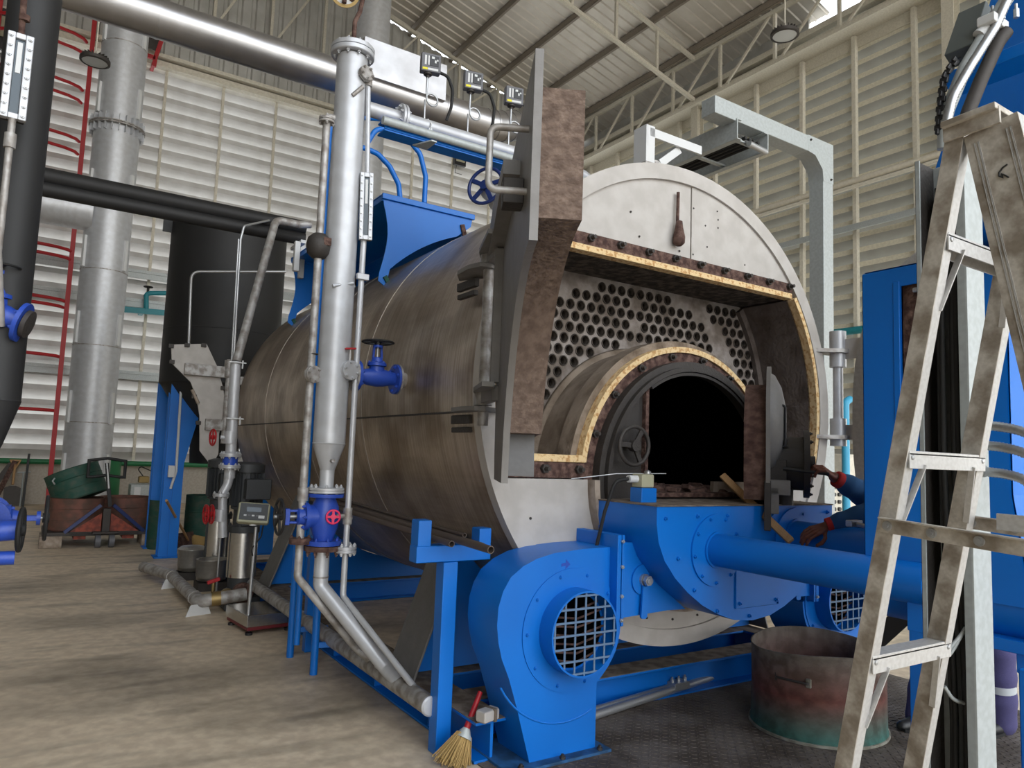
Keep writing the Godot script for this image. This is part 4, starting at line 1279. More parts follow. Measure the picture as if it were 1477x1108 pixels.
	part("pipe", MB.new().tube(bend([c.call(3.98) + Vector3(0.05, 0, 0.05), Vector3(rx - 0.03, 3.98, rz), Vector3(rx, 3.35, rz)], 0.03), 0.016, 12).tube([Vector3(rx, 3.35, rz), Vector3(rx, 2.92, rz)], 0.013, 8), M.silver, r)
	part("pipe", MB.new().tube(bend([Vector3(rx, 2.95, rz), Vector3(rx, 0.68, rz), Vector3(-1.75, 0.28, -0.33)], 0.04), 0.019, 14), M.silver, r)
	part("union", flange(MB.new(), c.call(4.0) + Vector3(0.06, 0.03, 0.11), Vector3(0.25, 0.1, 1), 0.05, 0.012, 5, 0.004, 0.01), M.silver_old, r)
	part("union", MB.new().tube([Vector3(rx - 0.03, 3.97, rz), Vector3(rx - 0.03, 4.02, rz)], 0.026, 12).tube([c.call(3.86) + Vector3(-0.02, 0, 0.1), c.call(3.93) + Vector3(0.04, 0, 0.12)], 0.014, 8), M.silver_old, r)
	part("union", flange(MB.new(), Vector3(rx, 0.965, rz), Vector3.UP, 0.066, 0.016, 6, 0.006, 0.012), M.silver, r)
	part("clamp", MB.new().box(Vector3(rx, 2.69, rz + 0.02), Vector3(0.08, 0.04, 0.03)).tube([Vector3(rx - 0.06, 2.64, rz + 0.02), c.call(2.6) + Vector3(-0.07, 0, 0.09)], 0.012, 8), M.silver, r)
	part("tee", MB.new().tube([Vector3(rx, 1.12, rz), Vector3(rx, 1.22, rz)], 0.028, 14).tube([Vector3(rx, 1.17, rz), Vector3(rx - 0.08, 1.17, rz + 0.01)], 0.014, 10).tube([Vector3(rx, 1.15, rz), Vector3(rx, 1.165, rz)], 0.032, 14), M.silver_old, r)
	var dt := thing("drain_tap", "pink handwheel tap on the thin pipe beside the blue angle valve", "tap", Vector3(rx - 0.1, 1.17, rz))
	part("handwheel", handwheel(Vector3(rx - 0.11, 1.17, rz + 0.05), Vector3(-0.25, 0, 1), 0.04, 0.012, 4), M.pink, dt)
	part("stem", MB.new().tube([Vector3(rx - 0.075, 1.17, rz + 0.01), Vector3(rx - 0.11, 1.17, rz + 0.055)], 0.008, 8), M.brass, dt)
	part("union", flange(MB.new(), Vector3(rx - 0.05, 2.08, rz + 0.03), Vector3(0.3, 0, 1), 0.062, 0.014, 6, 0.004, 0.01), M.silver, r)
	var rt := thing("red_tap", "small red handle tap on the flange beside the water column", "tap", Vector3(rx - 0.05, 2.15, rz))
	part("handle", MB.new().box(Vector3(rx - 0.06, 2.215, rz + 0.04), Vector3(0.07, 0.012, 0.03), Basis(Vector3.BACK, 0.1), 0.005), M.red, rt)
	part("stem", MB.new().tube([Vector3(rx - 0.06, 2.13, rz + 0.04), Vector3(rx - 0.06, 2.215, rz + 0.04)], 0.008, 8), M.silver_old, rt)
	level_glass("level_glass", "narrow steel level glass with two rows of bolts beside the silver water column", Vector3(rx - 0.015, 3.375, rz + 0.03), Vector3(rx - 0.0, 2.93, rz + 0.03), Vector3(-0.3, 0, 1), 0.085, M.silver)
	# blue globe valve between the column and the drum
	var gv := thing("globe_valve", "blue globe valve with a black handwheel between the water column and the drum", "valve", Vector3(-1.8, 2.06, cz))
	globe_valve(gv, Vector3(-1.80, 2.06, cz), Vector3.RIGHT, Vector3.UP, 0.27, 0.1, 0.1, M.valve_blue, M.black)
	part("branch", MB.new().tube([Vector3(-2.0, 2.06, cz), Vector3(-1.955, 2.06, cz)], 0.05, 16).lathe([[0, 0.0], [0.1, 0.0], [0.1, 0.015], [0, 0.015]], xf(Vector3(-1.96, 2.06, cz), Vector3.RIGHT), 24).tube([Vector3(-1.65, 2.06, cz), Vector3(-1.59, 2.06, cz)], 0.05, 16).lathe([[0, 0.0], [0.1, 0.0], [0.1, 0.015], [0, 0.015]], xf(Vector3(-1.66, 2.06, cz), Vector3.RIGHT), 24), M.silver_old, gv)
	# two blue pipe stands
	for q in [[Vector3(-1.887, 0, -2.177), 0.86, "blue pipe stand standing on the floor, the one nearer the weighing scale"], [Vector3(-1.865, 0, -1.683), 0.68, "blue pipe stand standing on the floor, the one nearer the blue fan"]]:
		var p := thing("pipe_stand", q[2], "stand", q[0], "blue pipe stands")
		part("leg", MB.new().tube([q[0], q[0] + Vector3(0, q[1], 0)], 0.027, 14), M.blue, p)
		part("tie_bar", MB.new().bar(q[0] + Vector3(0.02, 0.2, 0), Vector3(-1.62, 0.2, q[0].z + 0.05), 0.03, 0.04), M.blue, p)
	# blue T stand with the spare tubes
	var s := thing("tube_rack", "bright blue forked steel stand holding spare tubes beside the drum", "stand", Vector3(-1.69, 0, -0.09))
	var st := Vector3(-1.7, 0, -0.087)
	part("post", MB.new().box(st + Vector3(0, 0.5, 0), Vector3(0.09, 1.0, 0.09), Basis.IDENTITY, 0.006), M.blue, s)
	part("arm", MB.new().box(st + Vector3(0.02, 1.045, 0), Vector3(0.46, 0.09, 0.09), Basis.IDENTITY, 0.006), M.blue, s)
	part("fork", MB.new().box(st + Vector3(-0.165, 1.155, 0), Vector3(0.08, 0.14, 0.09), Basis.IDENTITY, 0.006), M.blue, s)
	part("fork", MB.new().box(st + Vector3(0.21, 1.13, 0), Vector3(0.08, 0.09, 0.09), Basis.IDENTITY, 0.006), M.blue, s)
	var tubes := [[-1.70, 1.115, 0.36, 0.02, "longest brown spare tube lying on the blue stand, its end nearest the viewer"], [-1.78, 1.115, 0.1, 0.017, "brown spare tube lying on the blue stand beside its tall fork"], [-1.62, 1.11, 0.15, 0.012, "thin brown spare tube lying on the blue stand against the drum"], [-1.66, 1.148, 0.02, 0.012, "thin brown spare tube lying on top of the other tubes"]]
	for q in tubes:
		var p := thing("spare_tube", q[4], "pipe", Vector3(q[0], q[1], -1.2), "spare tubes on the blue stand")
		var ez: float = q[2]
		part("tube", MB.new().tube([Vector3(q[0], q[1], ez), Vector3(q[0] + 0.02, q[1] + 0.06, -2.3)], q[3], 14, false).tube([Vector3(q[0], q[1], ez), Vector3(q[0] + 0.02, q[1] + 0.06, -2.3)], q[3] * 0.8, 12, false).ring(0, 0, q[3] * 0.8, q[3], 0, TAU, -0.001, 0.001, 14, Transform3D(Basis.IDENTITY, Vector3(q[0], q[1], ez))), M.old_tube, p)
	var r2 := thing("tube_rack_far", "far blue stand under the back ends of the spare tubes", "stand", Vector3(-1.7, 0, -2.25))
	r2.name = numbered("tube_rack")
	part("post", MB.new().box(Vector3(-1.72, 0.53, -2.28), Vector3(0.07, 1.06, 0.07)), M.blue, r2)
	part("arm", MB.new().box(Vector3(-1.7, 1.1, -2.28), Vector3(0.3, 0.07, 0.07)), M.blue, r2)

# ---------- pipes over the drum ----------
func build_top() -> void:
	var y := 3.855
	var z := -1.0
	var sp := thing("steam_pipe", "silver flanged pipe crossing over the drum from the water column", "pipe", Vector3(-1, y, z))
	part("pipe", MB.new().tube(bend([Vector3(-2.0, y, z), Vector3(-0.32, y, z), Vector3(-0.05, y - 0.02, z), Vector3(0.0, 3.5, z)], 0.15), 0.05, 20), M.silver, sp)
	part("flange", flange(MB.new(), Vector3(-1.72, y, z), Vector3.RIGHT, 0.1, 0.017, 8, 0.006, 0.011), M.silver, sp)
	part("flange", flange(MB.new(), Vector3(-0.42, y, z), Vector3.RIGHT, 0.07, 0.017, 8, 0.006, 0.011), M.silver, sp)
	part("clamp", MB.new().box(Vector3(-1.52, y - 0.06, z + 0.03), Vector3(0.03, 0.07, 0.05)).tube([Vector3(-1.52, y + 0.055, z), Vector3(-1.52, y, z + 0.06), Vector3(-1.52, y - 0.06, z + 0.05)], 0.006, 6), M.white, sp)
	var ch := thing("pipe_bracket", "blue steel channel under the silver pipe above the drum", "channel", Vector3(-1, y - 0.12, z))
	part("channel", MB.new().box(Vector3(-1.0, y - 0.11, z + 0.09), Vector3(1.75, 0.07, 0.012)).box(Vector3(-1.0, y - 0.075, z + 0.03), Vector3(1.75, 0.012, 0.12)).box(Vector3(-1.0, y - 0.15, z + 0.03), Vector3(1.75, 0.012, 0.12)), M.blue, ch)
	part("second_pipe", MB.new().tube([Vector3(-1.9, y - 0.105, z + 0.12), Vector3(-0.1, y - 0.105, z + 0.12)], 0.028, 14), M.galv, ch)
	part("cross_plate", MB.new().prism(pv([[-1.63, -0.05], [-1.52, -0.05], [-1.52, 0.1], [-1.56, 0.1]]), 0.0, 0.01, Transform3D(Basis(Vector3.RIGHT, Vector3(0, 0, 1), Vector3(0, -1, 0)), Vector3(0, y - 0.16, z + 0.06))), M.galv, ch)
	part("foot", MB.new().bar(Vector3(-0.45, y - 0.16, z), Vector3(-0.45, 3.5, z), 0.06, 0.06), M.blue, ch)
	# pressure switches on coiled siphons
	var names := ["pressure switch on a coiled siphon, the one nearest the silver water column", "pressure switch on a coiled siphon, the middle one of three over the drum", "pressure switch on a coiled siphon, the one nearest the open door"]
	var px := [[612, 172, 619, 96], [674, 196, 680, 121], [733, 216, 735, 141]]
	for i in 3:
		var base := zp(px[i][0], px[i][1], z)
		base.y = y + 0.04
		var top := zp(px[i][2], px[i][3], z)
		var t := thing("pressure_switch", names[i], "switch", base, "pressure switches over the drum")
		var s := base
		var pts := [s, s + Vector3(0, 0.1, 0.0)]
		for k in 15:
			var a := -PI * 0.5 + k / 14.0 * TAU - 0.6
			pts.append(s + Vector3(0.045 + 0.045 * cos(a + PI * 0.5 + 2.2), 0.16 + 0.045 * sin(a + PI * 0.5 + 2.2), 0.004 + 0.02 * k / 14.0))
		var sy := s + Vector3(-0.004, 0.2, 0.024)
		part("siphon", MB.new().tube([s, s + Vector3(-0.002, 0.15, 0.0)], 0.007, 8).tube([sy, Vector3(s.x, top.y - 0.06, s.z + 0.02)], 0.008, 8), M.galv_steel, t)
		var lp := []
		for k in 19:
			var a := PI + k / 18.0 * TAU * 0.92
			lp.append(s + Vector3(0.042 + 0.045 * cos(a), 0.155 + 0.045 * sin(a), 0.01 + 0.018 * (1.0 - k / 18.0)))
		part("siphon_loop", MB.new().tube([sy] + lp, 0.007, 8), M.galv_steel, t)
		var c := Vector3(s.x + 0.012, top.y, s.z + 0.03)
		var tb := Basis(Vector3.UP, -0.25)
		part("case", MB.new().box(c, Vector3(0.14, 0.135, 0.06), tb, 0.006), M.grey_plastic, t)
		part("window", MB.new().box(c + tb * Vector3(0.022, 0.012, 0.031), Vector3(0.062, 0.075, 0.004), tb, 0.001), M.black_plastic, t)
		part("scale_strip", MB.new().box(c + tb * Vector3(-0.04, 0.012, 0.031), Vector3(0.014, 0.07, 0.003), tb, 0.001).box(c + tb * Vector3(-0.018, 0.012, 0.032), Vector3(0.01, 0.07, 0.003), tb, 0.001).box(c + tb * Vector3(0.012, 0.035, 0.0335), Vector3(0.02, 0.016, 0.001), tb, 0).box(c + tb * Vector3(0.03, 0.008, 0.0335), Vector3(0.012, 0.02, 0.001), tb, 0).box(c + tb * Vector3(0.044, 0.02, 0.0335), Vector3(0.01, 0.012, 0.001), tb, 0), M.white, t)
		part("yellow_label", MB.new().box(c + tb * Vector3(-0.042, -0.05, 0.031), Vector3(0.036, 0.016, 0.003), tb, 0.001), M.yellow, t)
		part("foot_label", MB.new().box(c + tb * Vector3(0.014, -0.05, 0.031), Vector3(0.074, 0.016, 0.003), tb, 0.001), M.white, t)
		part("bellows", MB.new().lathe([[0.03, 0], [0.03, 0.02], [0.012, 0.025], [0.012, 0.04]], xf(Vector3(s.x, c.y - 0.058, s.z + 0.02), Vector3.DOWN), 14), M.dark_steel, t)
		var e := [c + tb * Vector3(0.065, -0.045, 0), c + tb * Vector3(0.13, -0.06, 0), c + tb * Vector3(0.17, -0.16, 0), c + tb * Vector3(0.165, -0.28, -0.01), c + tb * Vector3(0.14, -0.37, -0.03)]
		if i == 2:
			e = e.slice(0, 3)
		part("cable", MB.new().tube(bend(e, 0.12), 0.011, 10), M.rubber, t)
	# blue wheel valve on the drum near the door
	var v := thing("stop_valve", "silver stop valve on top of the drum with a dark blue five-spoked wheel", "valve", Vector3(-0.7, 3.45, -0.6))
	var wc := zp(700, 268, -0.6)
	part("handwheel", handwheel(wc, Vector3(-0.85, 0.1, 0.5), 0.125, 0.024, 5), M.dark_blue, v)
	var vd := Vector3(0.85, -0.1, -0.5).normalized()
	part("bonnet", MB.new().lathe([[0.02, 0.0], [0.03, 0.06], [0.07, 0.065], [0.07, 0.1], [0.045, 0.11], [0.05, 0.2], [0.09, 0.21], [0.09, 0.24], [0.06, 0.25], [0.06, 0.36], [0, 0.36]], xf(wc, vd), 20), M.silver, v)
	part("neck", MB.new().tube(bend([wc + vd * 0.3, wc + vd * 0.3 + Vector3(0.02, -0.25, 0), wc + vd * 0.3 + Vector3(0.02, -0.5, 0)], 0.1), 0.06, 16), M.silver_old, v)
	# main duct with its sheet-metal box and segmented elbow
	var dz := -3.2
	var a := zp(240, 26, dz)
	var bq := zp(640, 164, dz)
	var yy: float = (a.y + bq.y) / 2
	var du := thing("steam_main", "wide insulated main in shiny sheet metal crossing the top of the picture", "pipe", Vector3(-2.5, yy, dz))
	var xe := zp(700, 180, dz).x
	for q in [[-6.0, -3.05], [-3.05, -1.2], [-1.2, -0.32], [-0.32, xe]]:
		part("jacket", MB.new().tube([Vector3(q[0], yy, dz), Vector3(q[1], yy, dz)], 0.165, 36).tube([Vector3(q[1] - 0.02, yy, dz), Vector3(q[1], yy, dz)], 0.169, 36), M.duct, du)
	var ep := Vector3(xe, yy, dz)
	for k in 4:
		var ed := Vector3(1, 0.12 * (k + 1), -0.08 * k).normalized()
		var nx: Vector3 = ep + ed * 0.11
		part("elbow_segment", MB.new().tube([ep - ed * 0.03, nx], 0.165, 32).tube([nx - ed * 0.012, nx], 0.17, 32), M.duct, du)
		ep = nx
	var b0 := zp(526, 52, dz + 0.2)
	var b1 := zp(643, 135, dz + 0.2)
	part("valve_box", MB.new().box(Vector3((b0.x + b1.x) / 2, (b0.y + yy) / 2, dz), Vector3(b1.x - b0.x, b0.y - yy, 0.42), Basis.IDENTITY, 0.004), M.duct, du)
	# blue saddle platform on the drum
	var h := thing("saddle_platform", "blue steel saddle with curved end plates sitting on top of the drum", "platform", Vector3(-0.85, 3.3, -3.6))
	for zz in [-2.3, -5.0]:
		var sp2 := PackedVector2Array()
		sp2.append(Vector2(-0.40, 3.80))
		sp2.append(Vector2(-0.42, 3.68))
		for i in 11:
			var ang := PI - acos(0.58 / 1.63) - (PI - acos(0.58 / 1.63) - (PI - acos(1.19 / 1.63)) ) * -1.0 * i / 10.0
			ang = lerpf(acos(-0.56 / 1.66), acos(-1.20 / 1.66), i / 10.0)
			sp2.append(Vector2(1.66 * cos(ang), BY + 1.66 * sin(ang)))
		sp2.append(Vector2(-1.23, 2.985))
		sp2.append(Vector2(-1.30, 3.03))
		sp2.append(Vector2(-1.295, 3.1))
		for i in 8:
			var q := i / 7.0
			sp2.append(Vector2(lerpf(-1.275, -1.30, q) + 0.05 * sin(PI * minf(q * 1.1, 1.0)), lerpf(3.18, 3.80, q)))
		part("end_plate", MB.new().prism(sp2, zz - 0.006, zz + 0.006), M.blue, h)
		part("end_plate_lip", MB.new().box(Vector3(-0.85, 3.775, zz + 0.012), Vector3(0.92, 0.05, 0.03)), M.blue, h)
		part("lug", MB.new().box(Vector3(-1.215, 3.03, zz + 0.015), Vector3(0.04, 0.11, 0.02), Basis(Vector3.BACK, 0.6)), M.green_bin, h)
		part("lug", MB.new().box(Vector3(-0.5, 3.63, zz + 0.015), Vector3(0.045, 0.11, 0.02), Basis(Vector3.BACK, 0.3)), M.rust, h)
	part("deck", MB.new().box(Vector3(-0.85, 3.79, -3.65), Vector3(0.92, 0.012, 2.7)).box(Vector3(-1.29, 3.76, -3.65), Vector3(0.03, 0.05, 2.7)), M.blue, h)
	part("inner_wall", MB.new().box(Vector3(-0.5, 3.62, -3.65), Vector3(0.012, 0.32, 2.68)), M.blue, h)
	part("back_frame", MB.new().box(Vector3(-1.36, 3.72, -4.6), Vector3(0.06, 0.34, 0.06)).box(Vector3(-1.2, 3.76, -4.95), Vector3(0.06, 0.4, 0.06)).box(Vector3(-1.3, 3.9, -4.78), Vector3(0.06, 0.04, 0.4)), M.white, h)
	# bent blue rails standing on the saddle
	for q in [["blue bent handrail rising higher on the saddle platform", [[612, 293], [614, 255], [606, 222], [585, 196], [562, 183], [541, 188], [530, 206]], -2.6], ["blue bent handrail curving low on the saddle platform", [[577, 286], [575, 266], [562, 240], [545, 222], [525, 213], [505, 214]], -2.6]]:
		var rl := thing("handrail", q[0], "handrail", zp(q[1][0][0], q[1][0][1], q[2]), "bent blue handrails")
		var pts := []
		for p in q[1]:
			pts.append(zp(p[0], p[1], q[2]))
		part("rail", MB.new().tube(bend(pts, 0.12), 0.024, 12), M.blue, rl)
	var up := thing("blue_upright", "thin blue pipe upright behind the silver water column", "pipe", Vector3(-1.9, 0, -1.7))
	var ux := onx_at(468, 300, -1.75)
	part("pipe", MB.new().tube(bend([Vector3(ux.x, 0.2, -1.75), Vector3(ux.x, 4.1, -1.75), Vector3(ux.x + 0.7, 4.25, -1.75)], 0.2), 0.022, 10), M.blue, up)

func onx_at(px: float, py: float, z: float) -> Vector3:
	return zp(px, py, z)

# ---------- the back and left of the hall ----------
func build_back() -> void:
	# chimneys
	var z := -13.0
	for q in [[123, 122, 36.5, 0, "tall silver chimney pipe standing left, with a bolted flange joint"], [0, 0, 0, 1, "second silver chimney pipe rising behind the water column to the roof"]]:
		var x: float = zp(124, 672, z).x if q[3] == 0 else zp(533, 120, z).x
		var r: float = 0.42
		var ch := thing("chimney", q[4], "chimney", Vector3(x, 0, z), "silver chimneys")
		part("stack", MB.new().tube([Vector3(x, 0.0, z), Vector3(x, roof_y(x) - 0.3, z)], r, 40), M.silver, ch)
		for y in [1.9, 3.4, 4.9, 9.6, 11.2]:
			part("seam", MB.new().tube([Vector3(x, y, z), Vector3(x, y + 0.02, z)], r + 0.006, 40), M.silver_old, ch)
		if q[3] == 1:
			continue
		var fy: float = zp(160, 185, z).y
		var fl := MB.new().lathe([[r, fy - 0.03], [r + 0.09, fy - 0.03], [r + 0.09, fy - 0.006], [r, fy - 0.006]], Transform3D(Basis.IDENTITY, Vector3(x, 0, z)), 40)
		fl.lathe([[r, fy + 0.006], [r + 0.09, fy + 0.006], [r + 0.09, fy + 0.03], [r, fy + 0.03]], Transform3D(Basis.IDENTITY, Vector3(x, 0, z)), 40)
		part("flange", fl, M.silver_old, ch)
		for k in 24:
			var a := TAU * k / 24
			var d := Vector3(cos(a), 0, sin(a))
			part("gusset", MB.new().box(Vector3(x, fy, z) + d * (r + 0.04), Vector3(0.08, 0.34, 0.012), Basis(Vector3.UP, -a)), M.silver, ch)
		var sw := zp(160, 300, z).y
		for k in 8:
			for s in [-1.0, 1.0]:
				var yy: float = [1.0, 2.2, 3.75, 5.25, 6.6, 8.4, 9.9, 11.4][k]
				var a: float = PI * 0.5 + 0.12 + s * 0.95
				part("stiffener", MB.new().box(Vector3(x, yy, z) + Vector3(cos(a), 0, sin(a)) * (r + 0.02), Vector3(0.05, 0.62, 0.07), Basis(Vector3.UP, -a)), M.white, ch)
		var dy: float = zp(100, 303, z).y
		part("flue_branch", MB.new().tube([Vector3(x - 0.3, dy, z + 0.1), Vector3(x - 6, dy, z + 0.1)], 0.37, 32).tube([Vector3(x - 1.0, dy, z + 0.1), Vector3(x - 1.03, dy, z + 0.1)], 0.376, 32), M.silver, ch)
	# red cage ladder on the wall
	var lz := -16.7
	var l := thing("cage_ladder", "red steel ladder with hoops against the back wall beside the chimney", "ladder", zp(72, 690, lz))
	var lt := zp(137, 25, lz)
	var lb := zp(72, 692, lz)
	part("rail", MB.new().bar(Vector3(lb.x, 0, lz), Vector3(lt.x, 14.5, lz), 0.1, 0.14, Vector3.BACK), M.red, l)
	part("rail", MB.new().bar(Vector3(lb.x - 1.9, 0, lz), Vector3(lt.x - 1.9, 14.5, lz), 0.1, 0.14, Vector3.BACK), M.red, l)
	for q in [[118, 59], [118, 80], [112, 129], [110, 147], [107, 203], [105, 221], [96, 362], [95, 374], [86, 434], [84, 443], [78, 514], [70, 592]]:
		var p := zp(q[0], q[1], lz)
		var hp := []
		for k in 9:
			var a := k / 8.0 * PI
			hp.append(Vector3(p.x + 0.1 - 0.95 + 0.95 * cos(a), p.y, lz + 0.4 * sin(a)))
		part("hoop", MB.new().tube(hp, 0.04, 8), M.red, l)
	# red mesh bracket high on the chimney
	var mb := thing("mesh_platform", "small red bracket with perforated plate behind the chimney under the main", "bracket", zp(215, 75, lz))
	var m0 := zp(206, 78, lz)
	var m1 := zp(224, 84, lz)
	part("frame", MB.new().bar(m0, m1, 0.08, 0.1).bar(m1, zp(222, 96, lz), 0.08, 0.1).bar(m1, zp(236, 50, lz), 0.08, 0.1), M.red, mb)
	part("wall_arm", MB.new().bar(m1, m1 + Vector3(0, 0, -0.75), 0.08, 0.08), M.red, mb)
	part("plate", MB.new().bar(zp(216, 70, lz), zp(222, 40, lz), 0.5, 0.03, Vector3.BACK), M.dark_steel, mb)
	# black tank on blue legs
	z = -8.0
	var c := Vector3(-1.42, 0, -8.0)
	var tk := thing("black_tank", "large matt black cylindrical tank behind the drum on blue legs", "tank", c)
	var ty := 4.82
	part("shell", MB.new().lathe([[0.8, 2.42], [0.82, 2.44], [0.82, 3.2], [0.823, 3.21], [0.82, 3.22], [0.82, ty - 0.02], [0.8, ty]], Transform3D(Basis.IDENTITY, c), 56), M.black, tk)
	part("cone", MB.new().lathe([[0.8, 2.43], [0.35, 1.7], [0.33, 1.3]], Transform3D(Basis.IDENTITY, c), 40), M.black, tk)
	part("lid", MB.new().lathe([[0.8, ty], [0.4, ty + 0.05], [0, ty + 0.06]], Transform3D(Basis.IDENTITY, c), 40), M.black, tk)
	part("lifting_lug", MB.new().prism(pv([[-0.09, -0.16], [0.06, -0.16], [0.09, 0.02], [0.05, 0.1], [-0.03, 0.12], [-0.09, 0.05]]), -0.015, 0.015, Transform3D(Basis.IDENTITY, c + Vector3(-0.85, ty - 0.02, 0))), M.black, tk)
	for q in [Vector3(-2.0, 0, -7.75), Vector3(-2.02, 0, -8.8), Vector3(-0.7, 0, -7.7)]:
		var lb2 := MB.new()
		lb2.box(q + Vector3(0, 1.25, -0.1), Vector3(0.24, 2.5, 0.02)).box(q + Vector3(0, 1.25, 0.1), Vector3(0.24, 2.5, 0.02)).box(q + Vector3(0.02, 1.25, 0), Vector3(0.02, 2.5, 0.2)).box(q + Vector3(0, 0.01, 0), Vector3(0.34, 0.02, 0.3))
		part("leg", lb2, M.blue, tk)
	part("web", MB.new().prism(pv([[-2.0, 2.5], [-1.6, 2.5], [-1.75, 1.9], [-1.88, 1.3], [-1.88, 0.0], [-2.0, 0.0]]), -7.635, -7.62), M.blue, tk)
	# thin conduits in front of it
	var cd := thing("conduit", "thin pale conduit bent over the black tank down to the grey rear door", "conduit", zp(273, 490, -6.3))
	part("pipe", MB.new().tube(bend([zp(272, 503, -6.215), zp(276, 392, -6.215), zp(412, 392, -6.215)], 0.12), 0.018, 8), M.galv_steel, cd)
	cd = thing("conduit", "thin pale upright conduit in front of the black tank beside the slanting grey pipe", "conduit", zp(338, 520, -4.6))
	part("pipe", MB.new().tube(bend([zp(337, 520, -4.6), zp(347, 345, -4.6), zp(352, 326, -4.6), zp(388, 318, -4.82)], 0.06), 0.014, 8).tube([zp(337, 520, -4.6), Vector3(zp(337, 520, -4.6).x, 0.0, -4.6)], 0.012, 8).tube([zp(334, 520, -4.6), zp(344, 345, -4.6)], 0.01, 8), M.galv_steel, cd)
	cd = thing("conduit", "thin white conduit running down the blue leg of the black tank", "conduit", zp(252, 700, -7.6))
	part("pipe", MB.new().tube([zp(262, 548, -7.6), zp(254, 680, -7.6), zp(246, 705, -7.6)], 0.018, 8), M.white, cd)
	part("joint_box", MB.new().box(zp(247, 680, -7.58), Vector3(0.08, 0.16, 0.06)), M.white, cd)
	# rear door of the drum, seen past its side
	var rz := -6.2
	var rd := thing("rear_door", "pale grey flanged rear door swung out behind the drum", "door", zp(290, 640, rz))
	var pl := PackedVector2Array()
	for q in [[247, 497], [298, 496], [313, 528], [322, 560], [325, 585], [322, 610], [316, 625], [315, 655], [305, 672], [288, 650], [288, 600], [284, 575], [275, 551], [248, 524]]:
		var p := zp(q[0], q[1], rz)
		pl.append(Vector2(p.x, p.y))
	part("plate", MB.new().prism(pl, rz - 0.03, rz), M.front_white, rd)
	for q in [[247, 499], [270, 498], [294, 498], [248, 522], [322, 560], [286, 610], [280, 572]]:
		part("clip", MB.new().box(zp(q[0], q[1], rz + 0.01), Vector3(0.06, 0.05, 0.03)), M.dark_steel, rd)
	for yy in [532, 612]:
		var p0 := zp(266 if yy < 600 else 296, yy, rz + 0.03)
		var p1 := zp(332, yy, rz + 0.03)
		part("hinge_arm", MB.new().bar(p0, Vector3(p1.x, p0.y, p1.z), 0.06, 0.14), M.silver_old, rd)
	var hp0 := zp(330, 526, rz)
	part("hinge_pin", MB.new().tube([hp0 + Vector3(0, 0.06, 0.04), hp0 + Vector3(0, -1.0, 0.04)], 0.035, 12).tube([hp0 + Vector3(0, 0.05, 0.04), hp0 + Vector3(0, -0.16, 0.04)], 0.06, 12), M.silver_old, rd)
	part("hinge_bracket", MB.new().bar(hp0 + Vector3(0, -0.2, 0.0), hp0 + Vector3(0.7, -0.2, 0.27), 0.1, 0.1), M.silver_old, rd)
	part("bolt_rod", MB.new().tube([zp(277, 562, rz + 0.02), zp(286, 582, rz + 0.02)], 0.02, 8), M.front_dusty, rd)
	# twin black pipes in front of it all
	var by := -4.9
	for q in [[243, 300, "upper one of two thick black pipes crossing in front of the chimney", 0.085], [262, 316, "lower one of two thick black pipes crossing in front of the chimney", 0.075]]:
		var p0 := zp(70, q[0] + 12, by)
		var yy: float = p0.y
		var bp := thing("black_pipe", q[2], "pipe", Vector3(-4, yy, by), "thick black pipes")
		part("pipe", MB.new().tube([Vector3(-7, yy, by), Vector3(zp(440, 325, by).x, yy, by)], q[3], 20), M.black, bp)
	# grey slanting pipe and the riser with valves, left of the drum
	var fz := -3.9
	var fp := thing("feed_pipe", "grey feed pipe slanting from the black pipes into a silver riser beside the drum", "pipe", zp(330, 690, fz))
	part("slanting_pipe", MB.new().tube(bend([zp(448, 324, by + 0.3), zp(432, 324, by + 0.3), zp(398, 317, by + 0.3), zp(341, 522, fz)], 0.1), 0.042, 16), M.silver_old, fp)
	var ra := zp(340, 522, fz)
	part("riser", MB.new().tube([ra, Vector3(zp(331, 690, fz).x, zp(331, 690, fz).y, fz)], 0.05, 18), M.silver, fp)
	var rb := Vector3(ra.x, 0, fz)
	var yv: float = zp(333, 662, fz).y
	part("lower_riser", MB.new().tube(bend([zp(331, 688, fz), zp(328, 700, fz), zp(321, 712, fz), zp(321, 775, fz)], 0.1), 0.042, 16), M.silver, fp)
	part("flange", flange(MB.new(), zp(332, 664, fz) + Vector3(0, 0.05, 0), Vector3.UP, 0.1, 0.014, 8, 0.004), M.silver, fp)
	part("flange", flange(MB.new(), zp(332, 664, fz) - Vector3(0, 0.06, 0), Vector3.UP, 0.1, 0.014, 8, 0.004), M.silver, fp)
	part("check_valve", MB.new().tube([zp(332, 664, fz) + Vector3(0, 0.05, 0), zp(332, 664, fz) - Vector3(0, 0.06, 0)], 0.07, 18), M.valve_blue, fp)
	part("tee", MB.new().tube([zp(333, 622, fz), zp(332, 640, fz)], 0.062, 16).tube([zp(333, 632, fz), zp(318, 631, fz)], 0.02, 10), M.silver, fp)
	part("handwheel", handwheel(zp(307, 631, fz), Vector3(-1, 0, 0.2), 0.075, 0.016, 4), M.red, fp)
	part("joint", flange(MB.new(), zp(319, 714, fz), Vector3.UP, 0.075, 0.012, 4, 0.004), M.silver, fp)
	part("joint", MB.new().tube([zp(319, 735, fz), zp(318, 752, fz)], 0.055, 14).tube([zp(319, 742, fz), zp(300, 742, fz)], 0.018, 8), M.silver, fp)
	for q in [297, 305]:
		part("handwheel", handwheel(zp(q, 742, fz + 0.06), Vector3(-1, 0, 0.1), 0.085, 0.018, 4), M.red, fp)
